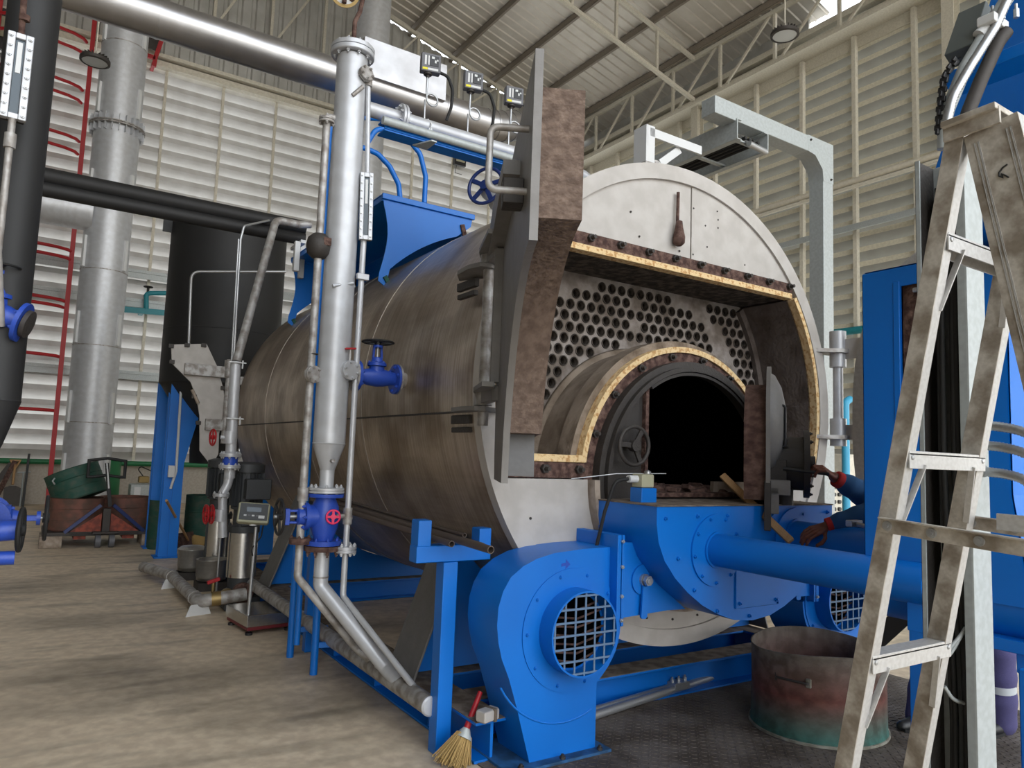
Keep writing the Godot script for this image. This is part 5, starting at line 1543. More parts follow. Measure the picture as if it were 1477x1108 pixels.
	for q in [[347, 523], [343, 604]]:
		part("pipe_clip", MB.new().box(zp(q[0] - 4, q[1], fz + 0.06), Vector3(0.16, 0.012, 0.02)).box(zp(q[0] + 3, q[1] + 3, fz + 0.06), Vector3(0.012, 0.08, 0.02)), M.white, fp)
	# the two pumps
	var pm := [["multistage pump in stainless steel nearest the weighing scale", zp(346, 845, -4.1), 0.14, 1.0], ["multistage pump in stainless steel behind the two metal pots", zp(310, 818, -5.5), 0.13, 1.0]]
	for q in pm:
		var o: Vector3 = q[1]
		o.y = 0
		var p := thing("pump", q[0], "pump", o, "upright pumps")
		var t := Transform3D(Basis.IDENTITY, o)
		part("foot", MB.new().lathe([[0.0, 0.1], [0.15, 0.1], [0.15, 0.16], [0.12, 0.2], [0.12, 0.3], [0, 0.3]], t, 24).box(o + Vector3(0, 0.06, 0), Vector3(0.34, 0.12, 0.3), Basis.IDENTITY, 0.015), M.motor, p)
		part("sleeve", MB.new().tube([o + Vector3(0, 0.3, 0), o + Vector3(0, 0.74, 0)], q[2], 32), M.stainless, p)
		part("strap", MB.new().box(o + Vector3(-0.125, 0.52, 0.03), Vector3(0.02, 0.44, 0.04)).box(o + Vector3(0.1, 0.52, 0.08), Vector3(0.02, 0.44, 0.03)), M.motor, p)
		part("head", MB.new().lathe([[0, 0.73], [0.15, 0.73], [0.15, 0.79], [0.11, 0.8], [0.11, 0.95], [0.14, 0.96], [0.14, 0.98], [0, 0.98]], t, 24).bolts(ring_pts(o + Vector3(0, 0.79, 0), Vector3.UP, 0.135, 4, 0.5), Vector3.UP, 0.016, 0.016), M.motor, p)
		var mt := MB.new().tube([o + Vector3(0, 0.98, 0), o + Vector3(0, 1.36, 0)], 0.125, 28)
		for k in 20:
			var a := TAU * k / 20
			mt.box(o + Vector3(cos(a) * 0.14, 1.15, sin(a) * 0.14), Vector3(0.04, 0.32, 0.006), Basis(Vector3.UP, -a), 0.001)
		part("motor", mt, M.motor, p)
		part("fan_cowl", MB.new().lathe([[0.16, 1.32], [0.16, 1.4], [0.1, 1.42], [0, 1.42]], t, 28), M.motor, p)
		part("terminal_box", MB.new().box(o + Vector3(0.06, 1.16, 0.18), Vector3(0.24, 0.2, 0.12), Basis.IDENTITY, 0.01), M.motor, p)
		part("rating_plate", MB.new().box(o + Vector3(-0.01, 0.87, 0.112), Vector3(0.06, 0.1, 0.01)), M.galv_steel, p)
		part("suction_flange", flange(MB.new(), o + Vector3(-0.02, 0.17, 0.2), Vector3(0, 0, 1), 0.1, 0.02, 4, 0.004, 0.016), M.rust, p)
	# suction pipe on the floor in front of the pumps
	var sp := thing("suction_pipe", "grey suction pipe with an elbow lying low on the floor in front of the pumps", "pipe", yp(280, 860, 0.0))
	var s0 := yp(247, 830, 0.12)
	var s1 := yp(287, 868, 0.12)
	var pend: Vector3 = pm[0][1]
	part("pipe", MB.new().tube(bend([s0 + Vector3(-0.2, 0, -0.7), s0, s1, Vector3(pend.x - 0.2, 0.15, s1.z + 0.05), Vector3(pend.x, 0.17, pend.z + 0.25)], 0.1), 0.06, 18), M.silver_old, sp)
	part("collar", MB.new().tube([s1 + (s0 - s1) * 0.12, s1 + (s0 - s1) * 0.17], 0.066, 18).tube([s0 - (s0 - s1) * 0.06, s0], 0.066, 18), M.silver_old, sp)
	part("hose_tail", MB.new().tube([Vector3(pend.x - 0.3, 0.14, s1.z + 0.03), Vector3(pend.x - 0.22, 0.147, s1.z + 0.045)], 0.066, 18).tube([Vector3(pend.x - 0.2, 0.15, s1.z + 0.05), Vector3(pend.x - 0.15, 0.155, s1.z - 0.05)], 0.064, 18), M.brass, sp)
	for p in [s0 + (s1 - s0) * 0.02, s1 + (s0 - s1) * 0.04]:
		part("foot_plate", MB.new().prism(pv([[-0.12, 0], [0.12, 0], [0.08, 0.1], [-0.08, 0.1]]), -0.006, 0.006, Transform3D(Basis(Vector3.UP, 0.3), Vector3(p.x, 0, p.z + 0.08))), M.white, sp)
	var rvp := yp(308, 838, 0.28)
	var rv := thing("lever_valve", "small valve with a bright red lever in front of the metal pots", "valve", rvp)
	part("lever", MB.new().box(rvp, Vector3(0.12, 0.035, 0.04), Basis(Vector3.BACK, 0.3), 0.012), M.red, rv)
	part("stem", MB.new().tube([rvp, Vector3(rvp.x, 0.14, rvp.z)], 0.016, 8), M.brass, rv)
	# two metal pots
	for q in [[274, 838, 0.15, 0.26, "battered metal pot standing left of the other pot by the pumps"], [303, 853, 0.16, 0.24, "battered metal pot standing between the other pot and the pump"]]:
		var o := yp(q[0], q[1] - 3, 0.0)
		var p := thing("pot", q[4], "pot", o, "metal pots")
		var r: float = q[2]
		var h: float = q[3]
		part("body", MB.new().lathe([[0, 0.02], [r * 0.86, 0.02], [r, h * 0.3], [r, h], [r * 1.06, h + 0.008], [r * 0.97, h + 0.005], [r * 0.95, 0.03], [0, 0.03]], Transform3D(Basis.IDENTITY, o + Vector3(0, 0.08, 0)), 32, 0, TAU, true), M.pot, p)
		part("stand", MB.new().box(o + Vector3(0, 0.045, 0), Vector3(r * 1.9, 0.09, r * 1.6)), M.dark_steel, p)
		if q[0] < 280:
			part("lid", MB.new().lathe([[r * 1.08, h + 0.09], [r * 0.8, h + 0.12], [0, h + 0.13]], Transform3D(Basis.IDENTITY, o + Vector3(0, 0.0, 0)), 28, 0, TAU, true), M.pot, p)
	# platform scale
	var sc := thing("platform_scale", "stainless platform scale with a khaki display on a thin post", "scale", Vector3(-1.87, 0, -3.2))
	var q0 := Vector3(-1.86, 0, -3.2)
	var sb := Basis(Vector3.UP, 0.12)
	part("pan", MB.new().box(q0 + Vector3(0, 0.12, 0), Vector3(0.42, 0.1, 0.52), sb, 0.006), M.stainless, sc)
	part("base_frame", MB.new().box(q0 + Vector3(0, 0.055, 0), Vector3(0.4, 0.03, 0.5), sb), M.maroon, sc)
	for k in 4:
		part("foot", MB.new().lathe([[0.03, 0], [0.03, 0.02], [0.01, 0.025], [0.01, 0.05]], Transform3D(Basis.IDENTITY, q0 + sb * Vector3([-0.17, 0.17, 0.17, -0.17][k], 0, [-0.21, -0.21, 0.21, 0.21][k])), 14), M.black_plastic, sc)
	var pb := q0 + sb * Vector3(-0.19, 0.08, 0.22)
	var ph := zp(366, 755, pb.z)
	part("post", MB.new().tube([pb, Vector3(pb.x + 0.015, ph.y - 0.03, pb.z)], 0.014, 12), M.galv_steel, sc)
	var dc := zp(366, 741, pb.z) 
	var db := Basis(Vector3.UP, -0.25) * Basis(Vector3.RIGHT, -0.35) * Basis(Vector3.BACK, -0.06)
	part("display_case", MB.new().box(dc, Vector3(0.26, 0.18, 0.07), db, 0.015), M.khaki, sc)
	part("display_panel", MB.new().box(dc + db * Vector3(0, 0.005, 0.036), Vector3(0.226, 0.142, 0.006), db), M.motor, sc)
	part("screen", MB.new().box(dc + db * Vector3(0.0, 0.024, 0.0395), Vector3(0.12, 0.042, 0.003), db), M.lcd, sc)
	for k in 4:
		part("button", MB.new().box(dc + db * Vector3(-0.066 + 0.032 * k, -0.028, 0.04), Vector3(0.022, 0.013, 0.004), db), M.white if k % 2 == 0 else M.grey_plastic, sc)
	part("sticker", MB.new().box(dc + db * Vector3(0.066, -0.036, 0.04), Vector3(0.05, 0.026, 0.002), db), M.white, sc)
	part("bracket", MB.new().tube([dc + Vector3(0, -0.1, 0), dc + Vector3(0, -0.06, 0)], 0.03, 12), M.white, sc)
	part("cable", MB.new().tube(bend([dc + Vector3(0.1, -0.05, -0.03), dc + Vector3(0.08, -0.2, -0.02), dc + Vector3(-0.01, -0.3, 0.02), dc + Vector3(0.03, -0.38, 0.0), pb + Vector3(0.01, 0.3, 0)], 0.06), 0.006, 6), M.rubber, sc)
	# wall bracket tap, teal
	var tp := thing("standpipe", "teal standpipe tap against the back wall left of the black tank", "tap", zp(211, 446, -16.9))
	var tz := -16.9
	part("pipe", MB.new().tube(bend([zp(211, 447, tz), zp(211, 425, tz), zp(216, 423, tz), zp(240, 423, tz)], 0.15), 0.06, 10), M.cyan_pipe, tp)
	part("wall_arm", MB.new().bar(zp(205, 449, tz), zp(205, 449, tz) + Vector3(0, 0, -0.46), 0.1, 0.1), M.cyan_pipe, tp)
	part("tap", handwheel(zp(214, 414, tz), Vector3.UP, 0.1, 0.03, 4).tube([zp(214, 414, tz), zp(213, 425, tz)], 0.03, 8), M.black, tp)
	part("arm", MB.new().bar(zp(174, 446, tz), zp(244, 452, tz), 0.1, 0.14), M.cyan_pipe, tp)

func bin_shape(b: MB, t: Transform3D, r: float, h: float) -> MB:
	return b.lathe([[0, 0.01], [r * 0.97, 0.0], [r, 0.02], [r * 1.01, h * 0.33], [r * 1.02, h * 0.345], [r * 1.01, h * 0.36], [r, h * 0.66], [r * 1.02, h * 0.675], [r, h * 0.69], [r, h - 0.01], [r * 1.02, h], [r * 0.97, h], [r * 0.96, 0.03], [0, 0.03]], t, 40)
func build_left() -> void:
	# pallet truck with three cut-down drums
	var o := yp(150, 790, 0)
	var pt := thing("pallet_truck", "orange hand pallet truck with its handle upright, loaded with cut-down drums", "pallet truck", o)
	for s in [-1.0, 1.0]:
		part("wheel", MB.new().ring(0, 0, 0.02, 0.095, 0, TAU, -0.035, 0.035, 24, Transform3D(Basis(Vector3.UP, PI / 2 + 0.0), o + Vector3(s * 0.09, 0.097, 0.0))), M.grey_plastic, pt)
		part("fork", MB.new().box(o + Vector3(s * 0.32, 0.14, -0.75), Vector3(0.16, 0.06, 1.2)), M.orange, pt)
		part("brace", MB.new().bar(o + Vector3(s * 0.08, 0.62, -0.06), o + Vector3(s * 0.52, 0.22, -0.1), 0.07, 0.05), M.dark_blue, pt)
		part("side_panel", MB.new().prism(pv([[s * 0.06, 0.5], [s * 0.06, 0.22], [s * 0.46, 0.22]]), -0.1, -0.08, Transform3D(Basis.IDENTITY, o)), M.orange, pt)
	part("axle_block", MB.new().box(o + Vector3(0, 0.22, 0), Vector3(0.34, 0.03, 0.14)).box(o + Vector3(0, 0.4, -0.04), Vector3(0.1, 0.34, 0.1)).box(o + Vector3(0, 0.2, -0.1), Vector3(0.9, 0.06, 0.06)), M.dark_steel, pt)
	var hl := o + Vector3(0.03, 0.6, 0.0)
	var hu := zp(154, 668, o.z)
	part("handle_bar", MB.new().bar(hl, Vector3(hu.x, hu.y, o.z), 0.06, 0.05, Vector3.RIGHT), M.black, pt)
	part("handle_strip", MB.new().bar(hl.lerp(hu, 0.42) + Vector3(0, 0, 0.03), Vector3(hu.x, hu.y, o.z + 0.03), 0.045, 0.02, Vector3.RIGHT), M.white, pt)
	for k in 7:
		part("strip_mark", MB.new().box(hl.lerp(hu, 0.5 + k * 0.07) + Vector3(0, 0, 0.042), Vector3(0.05, 0.014, 0.006)), M.black, pt)
	var hr := []
	for k in 25:
		var a := TAU * k / 24.0
		hr.append(Vector3(hu.x + 0.01, hu.y - 0.03, o.z) + Vector3(clampf(cos(a) * 0.34, -0.24, 0.24), clampf(sin(a) * 0.2, -0.15, 0.1) - 0.05 * absf(cos(a)), 0))
	part("handle_loop", MB.new().tube(hr, 0.022, 8), M.black, pt)
	var dk := thing("pallet", "low dark steel pallet under the cut-down drums", "pallet", o + Vector3(0, 0, -0.6))
	part("deck", MB.new().box(o + Vector3(-0.02, 0.2, -0.62), Vector3(1.55, 0.05, 1.1)), M.dark_steel, dk)
	for s in [-1.0, 1.0]:
		part("runner", MB.new().box(o + Vector3(s * 0.66 - 0.02, 0.09, -0.35), Vector3(0.28, 0.17, 0.6)), M.front_dusty, dk)
	var z1 := o.z - 0.45
	var d1 := thing("ash_drum", "rusty cut-down drum standing left on the pallet truck under the tipped one", "drum", Vector3(-3, 0.23, z1), "cut-down drums")
	var ca := zp(110, 740, z1)
	part("body", bin_shape(MB.new(), Transform3D(Basis.IDENTITY, Vector3(ca.x, 0.23, z1)), 0.36, 0.48), M.rust_bin, d1)
	d1 = thing("ash_drum", "rusty cut-down drum standing right on the pallet truck beside the handle", "drum", Vector3(-2.4, 0.23, z1), "cut-down drums")
	ca = zp(179, 742, z1 - 0.2)
	part("body", bin_shape(MB.new(), Transform3D(Basis.IDENTITY, Vector3(ca.x, 0.23, z1 - 0.2)), 0.36, 0.48), M.rust_bin, d1)
	d1 = thing("ash_drum", "green cut-down drum tipped over on top of the rusty one on the pallet truck", "drum", Vector3(-3, 0.75, z1), "cut-down drums")
	ca = zp(113, 706, z1)
	part("body", bin_shape(MB.new(), Transform3D(Basis(Vector3.BACK, 0.38) * Basis(Vector3.RIGHT, -0.15), Vector3(ca.x + 0.06, 0.69, z1)), 0.37, 0.46), M.green_bin, d1)
	part("rope_handle", MB.new().tube([zp(79, 690, z1 + 0.35), zp(76, 694, z1 + 0.38), zp(79, 699, z1 + 0.36)], 0.012, 6), M.galv_steel, d1)
	# standing green drums by the tank's leg
	for q in [[232, 792, 0.19, 0.72, "green oil drum standing left of the tank's blue leg", -0.1], [283, 786, 0.2, 0.78, "dark green oil drum standing right of the tank's blue leg", 0.0], [150, 728, 0.45, 1.15, "dark green drum standing behind the pallet truck at the wall", 0.0]]:
		var p := yp(q[0], q[1], 0)
		p.z += q[5]
		if q[0] == 150:
			p = Vector3(zp(138, 700, -14.5).x, 0, -14.5)
		var d := thing("oil_drum", q[4], "drum", p, "green oil drums")
		part("body", bin_shape(MB.new(), Transform3D(Basis.IDENTITY, p), q[2], q[3]), M.green_bin if q[0] != 150 else M.green_pipe, d)
	# broom and shovel leaning by the drum
	var s0 := zp(240, 722, -7.0)
	var s1 := yp(272, 780, 0.1)
	var sh := thing("shovel", "wooden handled rusty shovel leaning beside the blue tank leg", "shovel", Vector3(s1.x, 0, s1.z))
	part("handle", MB.new().tube([s0, s1], 0.018, 8), M.wood, sh)
	part("blade", MB.new().box(s1 + Vector3(-0.06, -0.02, 0.03), Vector3(0.26, 0.02, 0.34), Basis(Vector3.RIGHT, 0.9) * Basis(Vector3.BACK, 0.2), 0.008), M.rust, sh)
	var bb := yp(280, 790, 0.0)
	var br := thing("broom", "straw broom without a handle lying behind the metal pots", "broom", bb)
	part("straw", MB.new().lathe([[0.02, 0.2], [0.08, 0.12], [0.15, 0.02], [0.12, 0.0]], Transform3D(Basis(Vector3.BACK, 0.7), bb + Vector3(0.1, 0.03, 0)), 20), M.broom, br)
	# grey box with a yellow unit by the wall
	var gz := -13.5
	var gb := zp(202, 733, gz)
	var g := thing("equipment_box", "pale grey box against the back wall with a small yellow unit on top", "box", Vector3(gb.x, 0, gz))
	var gt := zp(202, 698, gz).y
	part("case", MB.new().box(Vector3(gb.x, gt / 2, gz), Vector3(0.46, gt, 0.4), Basis.IDENTITY, 0.02), M.galv, g)
	part("label_plate", MB.new().box(Vector3(gb.x - 0.1, gt * 0.78, gz + 0.2), Vector3(0.12, 0.2, 0.01)), M.white, g)
	var gu := thing("yellow_unit", "small yellow unit with a wire loop on top of the grey box", "tool", Vector3(gb.x, gt, gz))
	part("body", MB.new().box(Vector3(gb.x + 0.02, gt + 0.09, gz), Vector3(0.2, 0.14, 0.16), Basis.IDENTITY, 0.02), M.brass, gu)
	part("wire", MB.new().tube(bend([Vector3(gb.x + 0.05, gt + 0.1, gz), Vector3(gb.x - 0.1, gt + 0.3, gz), Vector3(gb.x - 0.05, gt + 0.36, gz), Vector3(gb.x + 0.3, gt + 0.2, gz)], 0.1), 0.012, 6), M.black, gu)
	# hand tools against the kerb
	var wz := -17.0
	for q in [[22, 668, "D-handled shovel with a wooden shaft leaning on the kerb", 0], [42, 655, "dark iron bar standing upright against the kerb", 1], [34, 682, "thin pale rod with a crossbar leaning on the kerb", 2], [10, 668, "bundle of dark boards leaning on the kerb beside the shovel", 3]]:
		var top := zp(q[0], q[1], wz)
		var tl := thing("shovel" if q[3] == 0 else "iron_bar" if q[3] == 1 else "rod" if q[3] == 2 else "boards", q[2], "shovel" if q[3] == 0 else "tool", Vector3(top.x, 0, wz))
		var w2 := wz + 0.3
		if q[3] == 0:
			part("shaft", MB.new().tube([top, Vector3(top.x, 0.5, w2)], 0.025, 8), M.wood, tl)
			part("grip", MB.new().tube([top + Vector3(-0.01, -0.12, 0), top + Vector3(-0.09, 0.06, 0), top + Vector3(0.09, 0.06, 0), top + Vector3(0.01, -0.12, 0)], 0.02, 8), M.wood, tl)
			part("blade", MB.new().prism(pv([[-0.16, 0], [0.16, 0], [0.16, 0.4], [0.06, 0.45], [-0.06, 0.45], [-0.16, 0.4]]), -0.01, 0.01, Transform3D(Basis(Vector3.RIGHT, -0.1), Vector3(top.x, 0.02, w2))), M.dark_steel, tl)
		elif q[3] == 1:
			part("bar", MB.new().bar(top, Vector3(top.x - 0.02, 0.0, w2), 0.07, 0.05, Vector3.RIGHT), M.black, tl)
		elif q[3] == 2:
			part("shaft", MB.new().tube([top, Vector3(top.x, 0.0, w2)], 0.02, 8).tube([top + Vector3(-0.12, 0, 0), top + Vector3(0.14, 0.02, 0)], 0.018, 8), M.galv, tl)
		else:
			part("board", MB.new().bar(top + Vector3(-0.3, -0.7, 0.2), top + Vector3(0.08, -0.02, 0), 0.12, 0.05, Vector3.BACK), M.dark_steel, tl)
			part("board", MB.new().bar(top + Vector3(-0.1, -0.7, 0.2), top + Vector3(0.15, 0.05, 0), 0.1, 0.05, Vector3.BACK), M.rust, tl)
	# neighbouring boiler's black column, close on the left edge
	var D := 3.15
	var c := dp(19, 300, D)
	var bc := thing("black_vessel", "black painted water column with a riveted level glass at the left edge", "column", Vector3(c.x, 1.5, c.z))
	part("vessel", MB.new().lathe([[0.03, 1.5], [0.05, 1.55], [0.1, 1.73], [0.102, 1.735], [0.1, 1.74], [0.1, 4.2]], Transform3D(Basis.IDENTITY, Vector3(c.x, 0, c.z)), 36), M.black, bc)
	part("lower_pipe", MB.new().tube([Vector3(c.x, 0.0, c.z), Vector3(c.x, 1.52, c.z)], 0.04, 16), M.black, bc)
	var ga := dp(31, 50, D - 0.16)
	var gb2 := dp(24, 178, D - 0.16)
	level_glass("level_glass", "wide silver level glass with big bolts on the black column at the left edge", ga + Vector3(0, 0, 0), Vector3(ga.x, gb2.y, ga.z), CAM - ga, 0.092, M.silver)
	var gp := thing("gauge_pipe", "thin rusty pipe above and below the level glass on the black column", "pipe", Vector3(ga.x, gb2.y, ga.z))
	part("pipe", MB.new().tube([dp(36, -20, D - 0.16), Vector3(ga.x, ga.y - 0.02, ga.z)], 0.012, 10).tube([dp(36, 22, D - 0.16), dp(35, 30, D - 0.16)], 0.02, 10), M.rust, gp)
	part("pipe", MB.new().tube([Vector3(ga.x, gb2.y + 0.02, ga.z), Vector3(ga.x, gb2.y - 0.55, ga.z), dp(2, 470, D - 0.14)], 0.014, 10).tube([Vector3(ga.x, gb2.y - 0.06, ga.z), Vector3(ga.x, gb2.y - 0.12, ga.z)], 0.022, 10), M.silver_old, gp)
	# its two blue valves
	var v1 := dp(-6, 452, D - 0.12)
	var va := thing("globe_valve", "blue globe valve cut off by the left edge beside the black column", "valve", v1)
	globe_valve(va, v1, Vector3(0.8, -0.25, 0.2), Vector3(0, 1, 0), 0.2, 0.085, 0.07, M.valve_blue, M.black)
	part("end_cover", MB.new().lathe([[0, 0.012], [0.06, 0.012], [0.06, 0.03], [0.03, 0.035], [0, 0.035]], xf(v1 + Vector3(0.8, -0.25, 0.2).normalized() * 0.1, Vector3(0.8, -0.25, 0.2)), 20), M.dark_steel, va)
	var v2 := dp(2, 748, D + 0.2)
	var vb := thing("valve_cluster", "blue horizontal valve with upright black handwheels low at the left edge", "valve", v2)
	globe_valve(vb, v2 + Vector3(-0.06, 0, 0), Vector3(0, 0, -1), Vector3(1, 0.0, 0.0), 0.22, 0.1, 0.1, M.valve_blue, M.rubber)
	var w2 := dp(30, 764, D + 0.05)
	part("handwheel", handwheel(w2, Vector3(1, 0.0, 0.1), 0.09, 0.02, 4), M.rubber, vb)
	var v3 := dp(0, 775, D + 0.0)
	part("lower_valve", MB.new().tube([v3 + Vector3(-0.1, 0.02, 0), w2 + Vector3(-0.01, 0.0, 0)], 0.045, 16).tube([v3 + Vector3(-0.1, -0.09, 0), v3 + Vector3(0.06, -0.09, 0)], 0.03, 12), M.valve_blue, vb)
	# lamps
	for q in [[1132, 50, 12.0, "round high-bay lamp hanging under the roof on the right", true], [137, 88, 12.0, "round high-bay lamp hanging in front of the silver chimney", false], [499, -8, 9.5, "round high-bay lamp at the top edge above the water column", false]]:
		if q[1] < 0:
			continue
		var lc := dp(q[0], q[1], q[2])
		var lp := thing("high_bay_lamp", q[3], "lamp", lc, "round high-bay lamps")
		var t := Transform3D(Basis.IDENTITY, lc)
		part("housing", MB.new().lathe([[0.19, -0.03], [0.225, -0.02], [0.225, 0.03], [0.16, 0.05], [0.1, 0.06], [0.06, 0.09], [0, 0.09]], t, 36), M.dark_steel, lp)
		part("lens", MB.new().lathe([[0.19, -0.02], [0.0, -0.025]], t, 36), M.lens, lp)
		var fins := MB.new()
		for k in 20:
			var a := TAU * k / 20
			fins.box(lc + Vector3(cos(a) * 0.15, 0.065, sin(a) * 0.15), Vector3(0.1, 0.05, 0.008), Basis(Vector3.UP, -a), 0.001)
		part("fins", fins, M.dark_steel, lp)
		part("rod", MB.new().tube([lc + Vector3(0, 0.08, 0), Vector3(lc.x, roof_y(lc.x) - 0.2, lc.z)], 0.012, 8), M.truss, lp)
	# floodlight on the back wall
	var fl := zp(663, 232, -17.0)
	var fo := thing("floodlight", "small rectangular floodlight on the back wall left of the blue wheel", "lamp", fl)
	part("case", MB.new().box(fl, Vector3(0.42, 0.34, 0.12)), M.black_plastic, fo)
	part("glass", MB.new().box(fl + Vector3(0, 0.04, 0.06), Vector3(0.32, 0.2, 0.02)), M.khaki, fo)
	part("wall_arm", MB.new().bar(fl, fl + Vector3(0, 0, -0.36), 0.06, 0.06), M.black_plastic, fo)
	part("bracket", MB.new().tube([fl + Vector3(-0.1, -0.15, 0), fl + Vector3(-0.1, -0.4, -0.1), fl + Vector3(0.15, -0.4, -0.1)], 0.01, 6), M.black_plastic, fo)
	# the small dark sign window at the top left corner
	var sg := zp(3, 42, -16.9)
	var so := thing("exit_window", "small framed light box high on the back wall in the left corner", "sign", sg)
	part("frame", MB.new().box(sg, Vector3(0.8, 1.0, 0.1)), M.black_plastic, so)
	part("panel", MB.new().box(sg + Vector3(0, 0.05, 0.05), Vector3(0.6, 0.5, 0.03)), M.khaki, so)
	# broom in front of the fan
	var b0 := yp(652, 1106, 0.0)
	var b1 := zp(693, 998, b0.z - 0.08)
	var bo := thing("broom", "straw hand broom with a rusty red handle leaning at the foot of the fan", "broom", b0)
	var bd := (b1 - b0).normalized()
	var mid := b0 + bd * (b1 - b0).length() * 0.42
	part("handle", MB.new().tube([mid, b1], [0.018, 0.013], 10), M.red, bo)
	part("binding", MB.new().tube([b0 + bd * 0.14, mid + bd * 0.03], [0.05, 0.02], 14), M.galv, bo)
	var st := MB.new()
	var fx := xf(b0, bd)
	for k in 260:
		var a := rng.randf() * TAU
		var rr := sqrt(rng.randf())
		var p0: Vector3 = fx * Vector3(cos(a) * rr * 0.045, 0.16, sin(a) * rr * 0.03)
		var p1: Vector3 = fx * Vector3(cos(a) * rr * 0.12 + rng.randf_range(-0.01, 0.01), rng.randf_range(-0.02, 0.03), sin(a) * rr * 0.06)
		p1.y = maxf(p1.y, 0.004)
		st.tube([p0, p1], [0.0035, 0.002], 4, false)
	part("straw", st, M.broom, bo, "", "stuff")
	# galvanised pipe on the floor before the drum
	var fp := thing("floor_conduit", "pair of thin galvanised pipes lying along the floor in front of the skid", "pipe", Vector3(0.3, 0.03, -0.3))
	part("pipe", MB.new().tube([Vector3(-0.95, 0.04, 0.0), Vector3(1.5, 0.04, -0.42)], 0.026, 12), M.galv_steel, fp)
	part("pipe", MB.new().tube([Vector3(-0.95, 0.045, -0.06), Vector3(0.2, 0.045, -0.24)], 0.02, 12), M.galv_steel, fp)
	part("clamp", MB.new().box(Vector3(0.2, 0.06, -0.2), Vector3(0.14, 0.05, 0.08)), M.galv_steel, fp)
	part("clamp_bolts", MB.new().bolts([Vector3(0.14, 0.085, -0.2), Vector3(0.2, 0.085, -0.2), Vector3(0.26, 0.085, -0.2)], Vector3.UP, 0.014, 0.02), M.galv_steel, fp, "", "stuff")
	var wb := yp(703, 1041, 0.212)
	var blk := thing("dusty_block", "small dusty white block lying on the skid behind the straw broom", "block", wb)
	part("block", MB.new().box(wb + Vector3(0, 0.035, 0), Vector3(0.12, 0.06, 0.07), Basis(Vector3.UP, 0.3), 0.01), M.front_white, blk)
	part("strap", MB.new().box(wb + Vector3(0.02, 0.036, 0), Vector3(0.02, 0.066, 0.076), Basis(Vector3.UP, 0.3), 0.004), M.dust_top, blk)

# ---------- the right side ----------
# a ribbed flexible conduit
func flex(pts: Array, r: float) -> MB:
	var c := Curve3D.new()
	for p in pts:
		c.add_point(p)
	var l := c.get_baked_length()
	var n := int(l / (r * 0.34))
	var pp := []
	var rr := []
	for i in n + 1:
		pp.append(c.sample_baked(l * i / n))
		rr.append(r if i % 2 == 0 else r * 0.84)
	return MB.new().tube(pp, rr, 14)

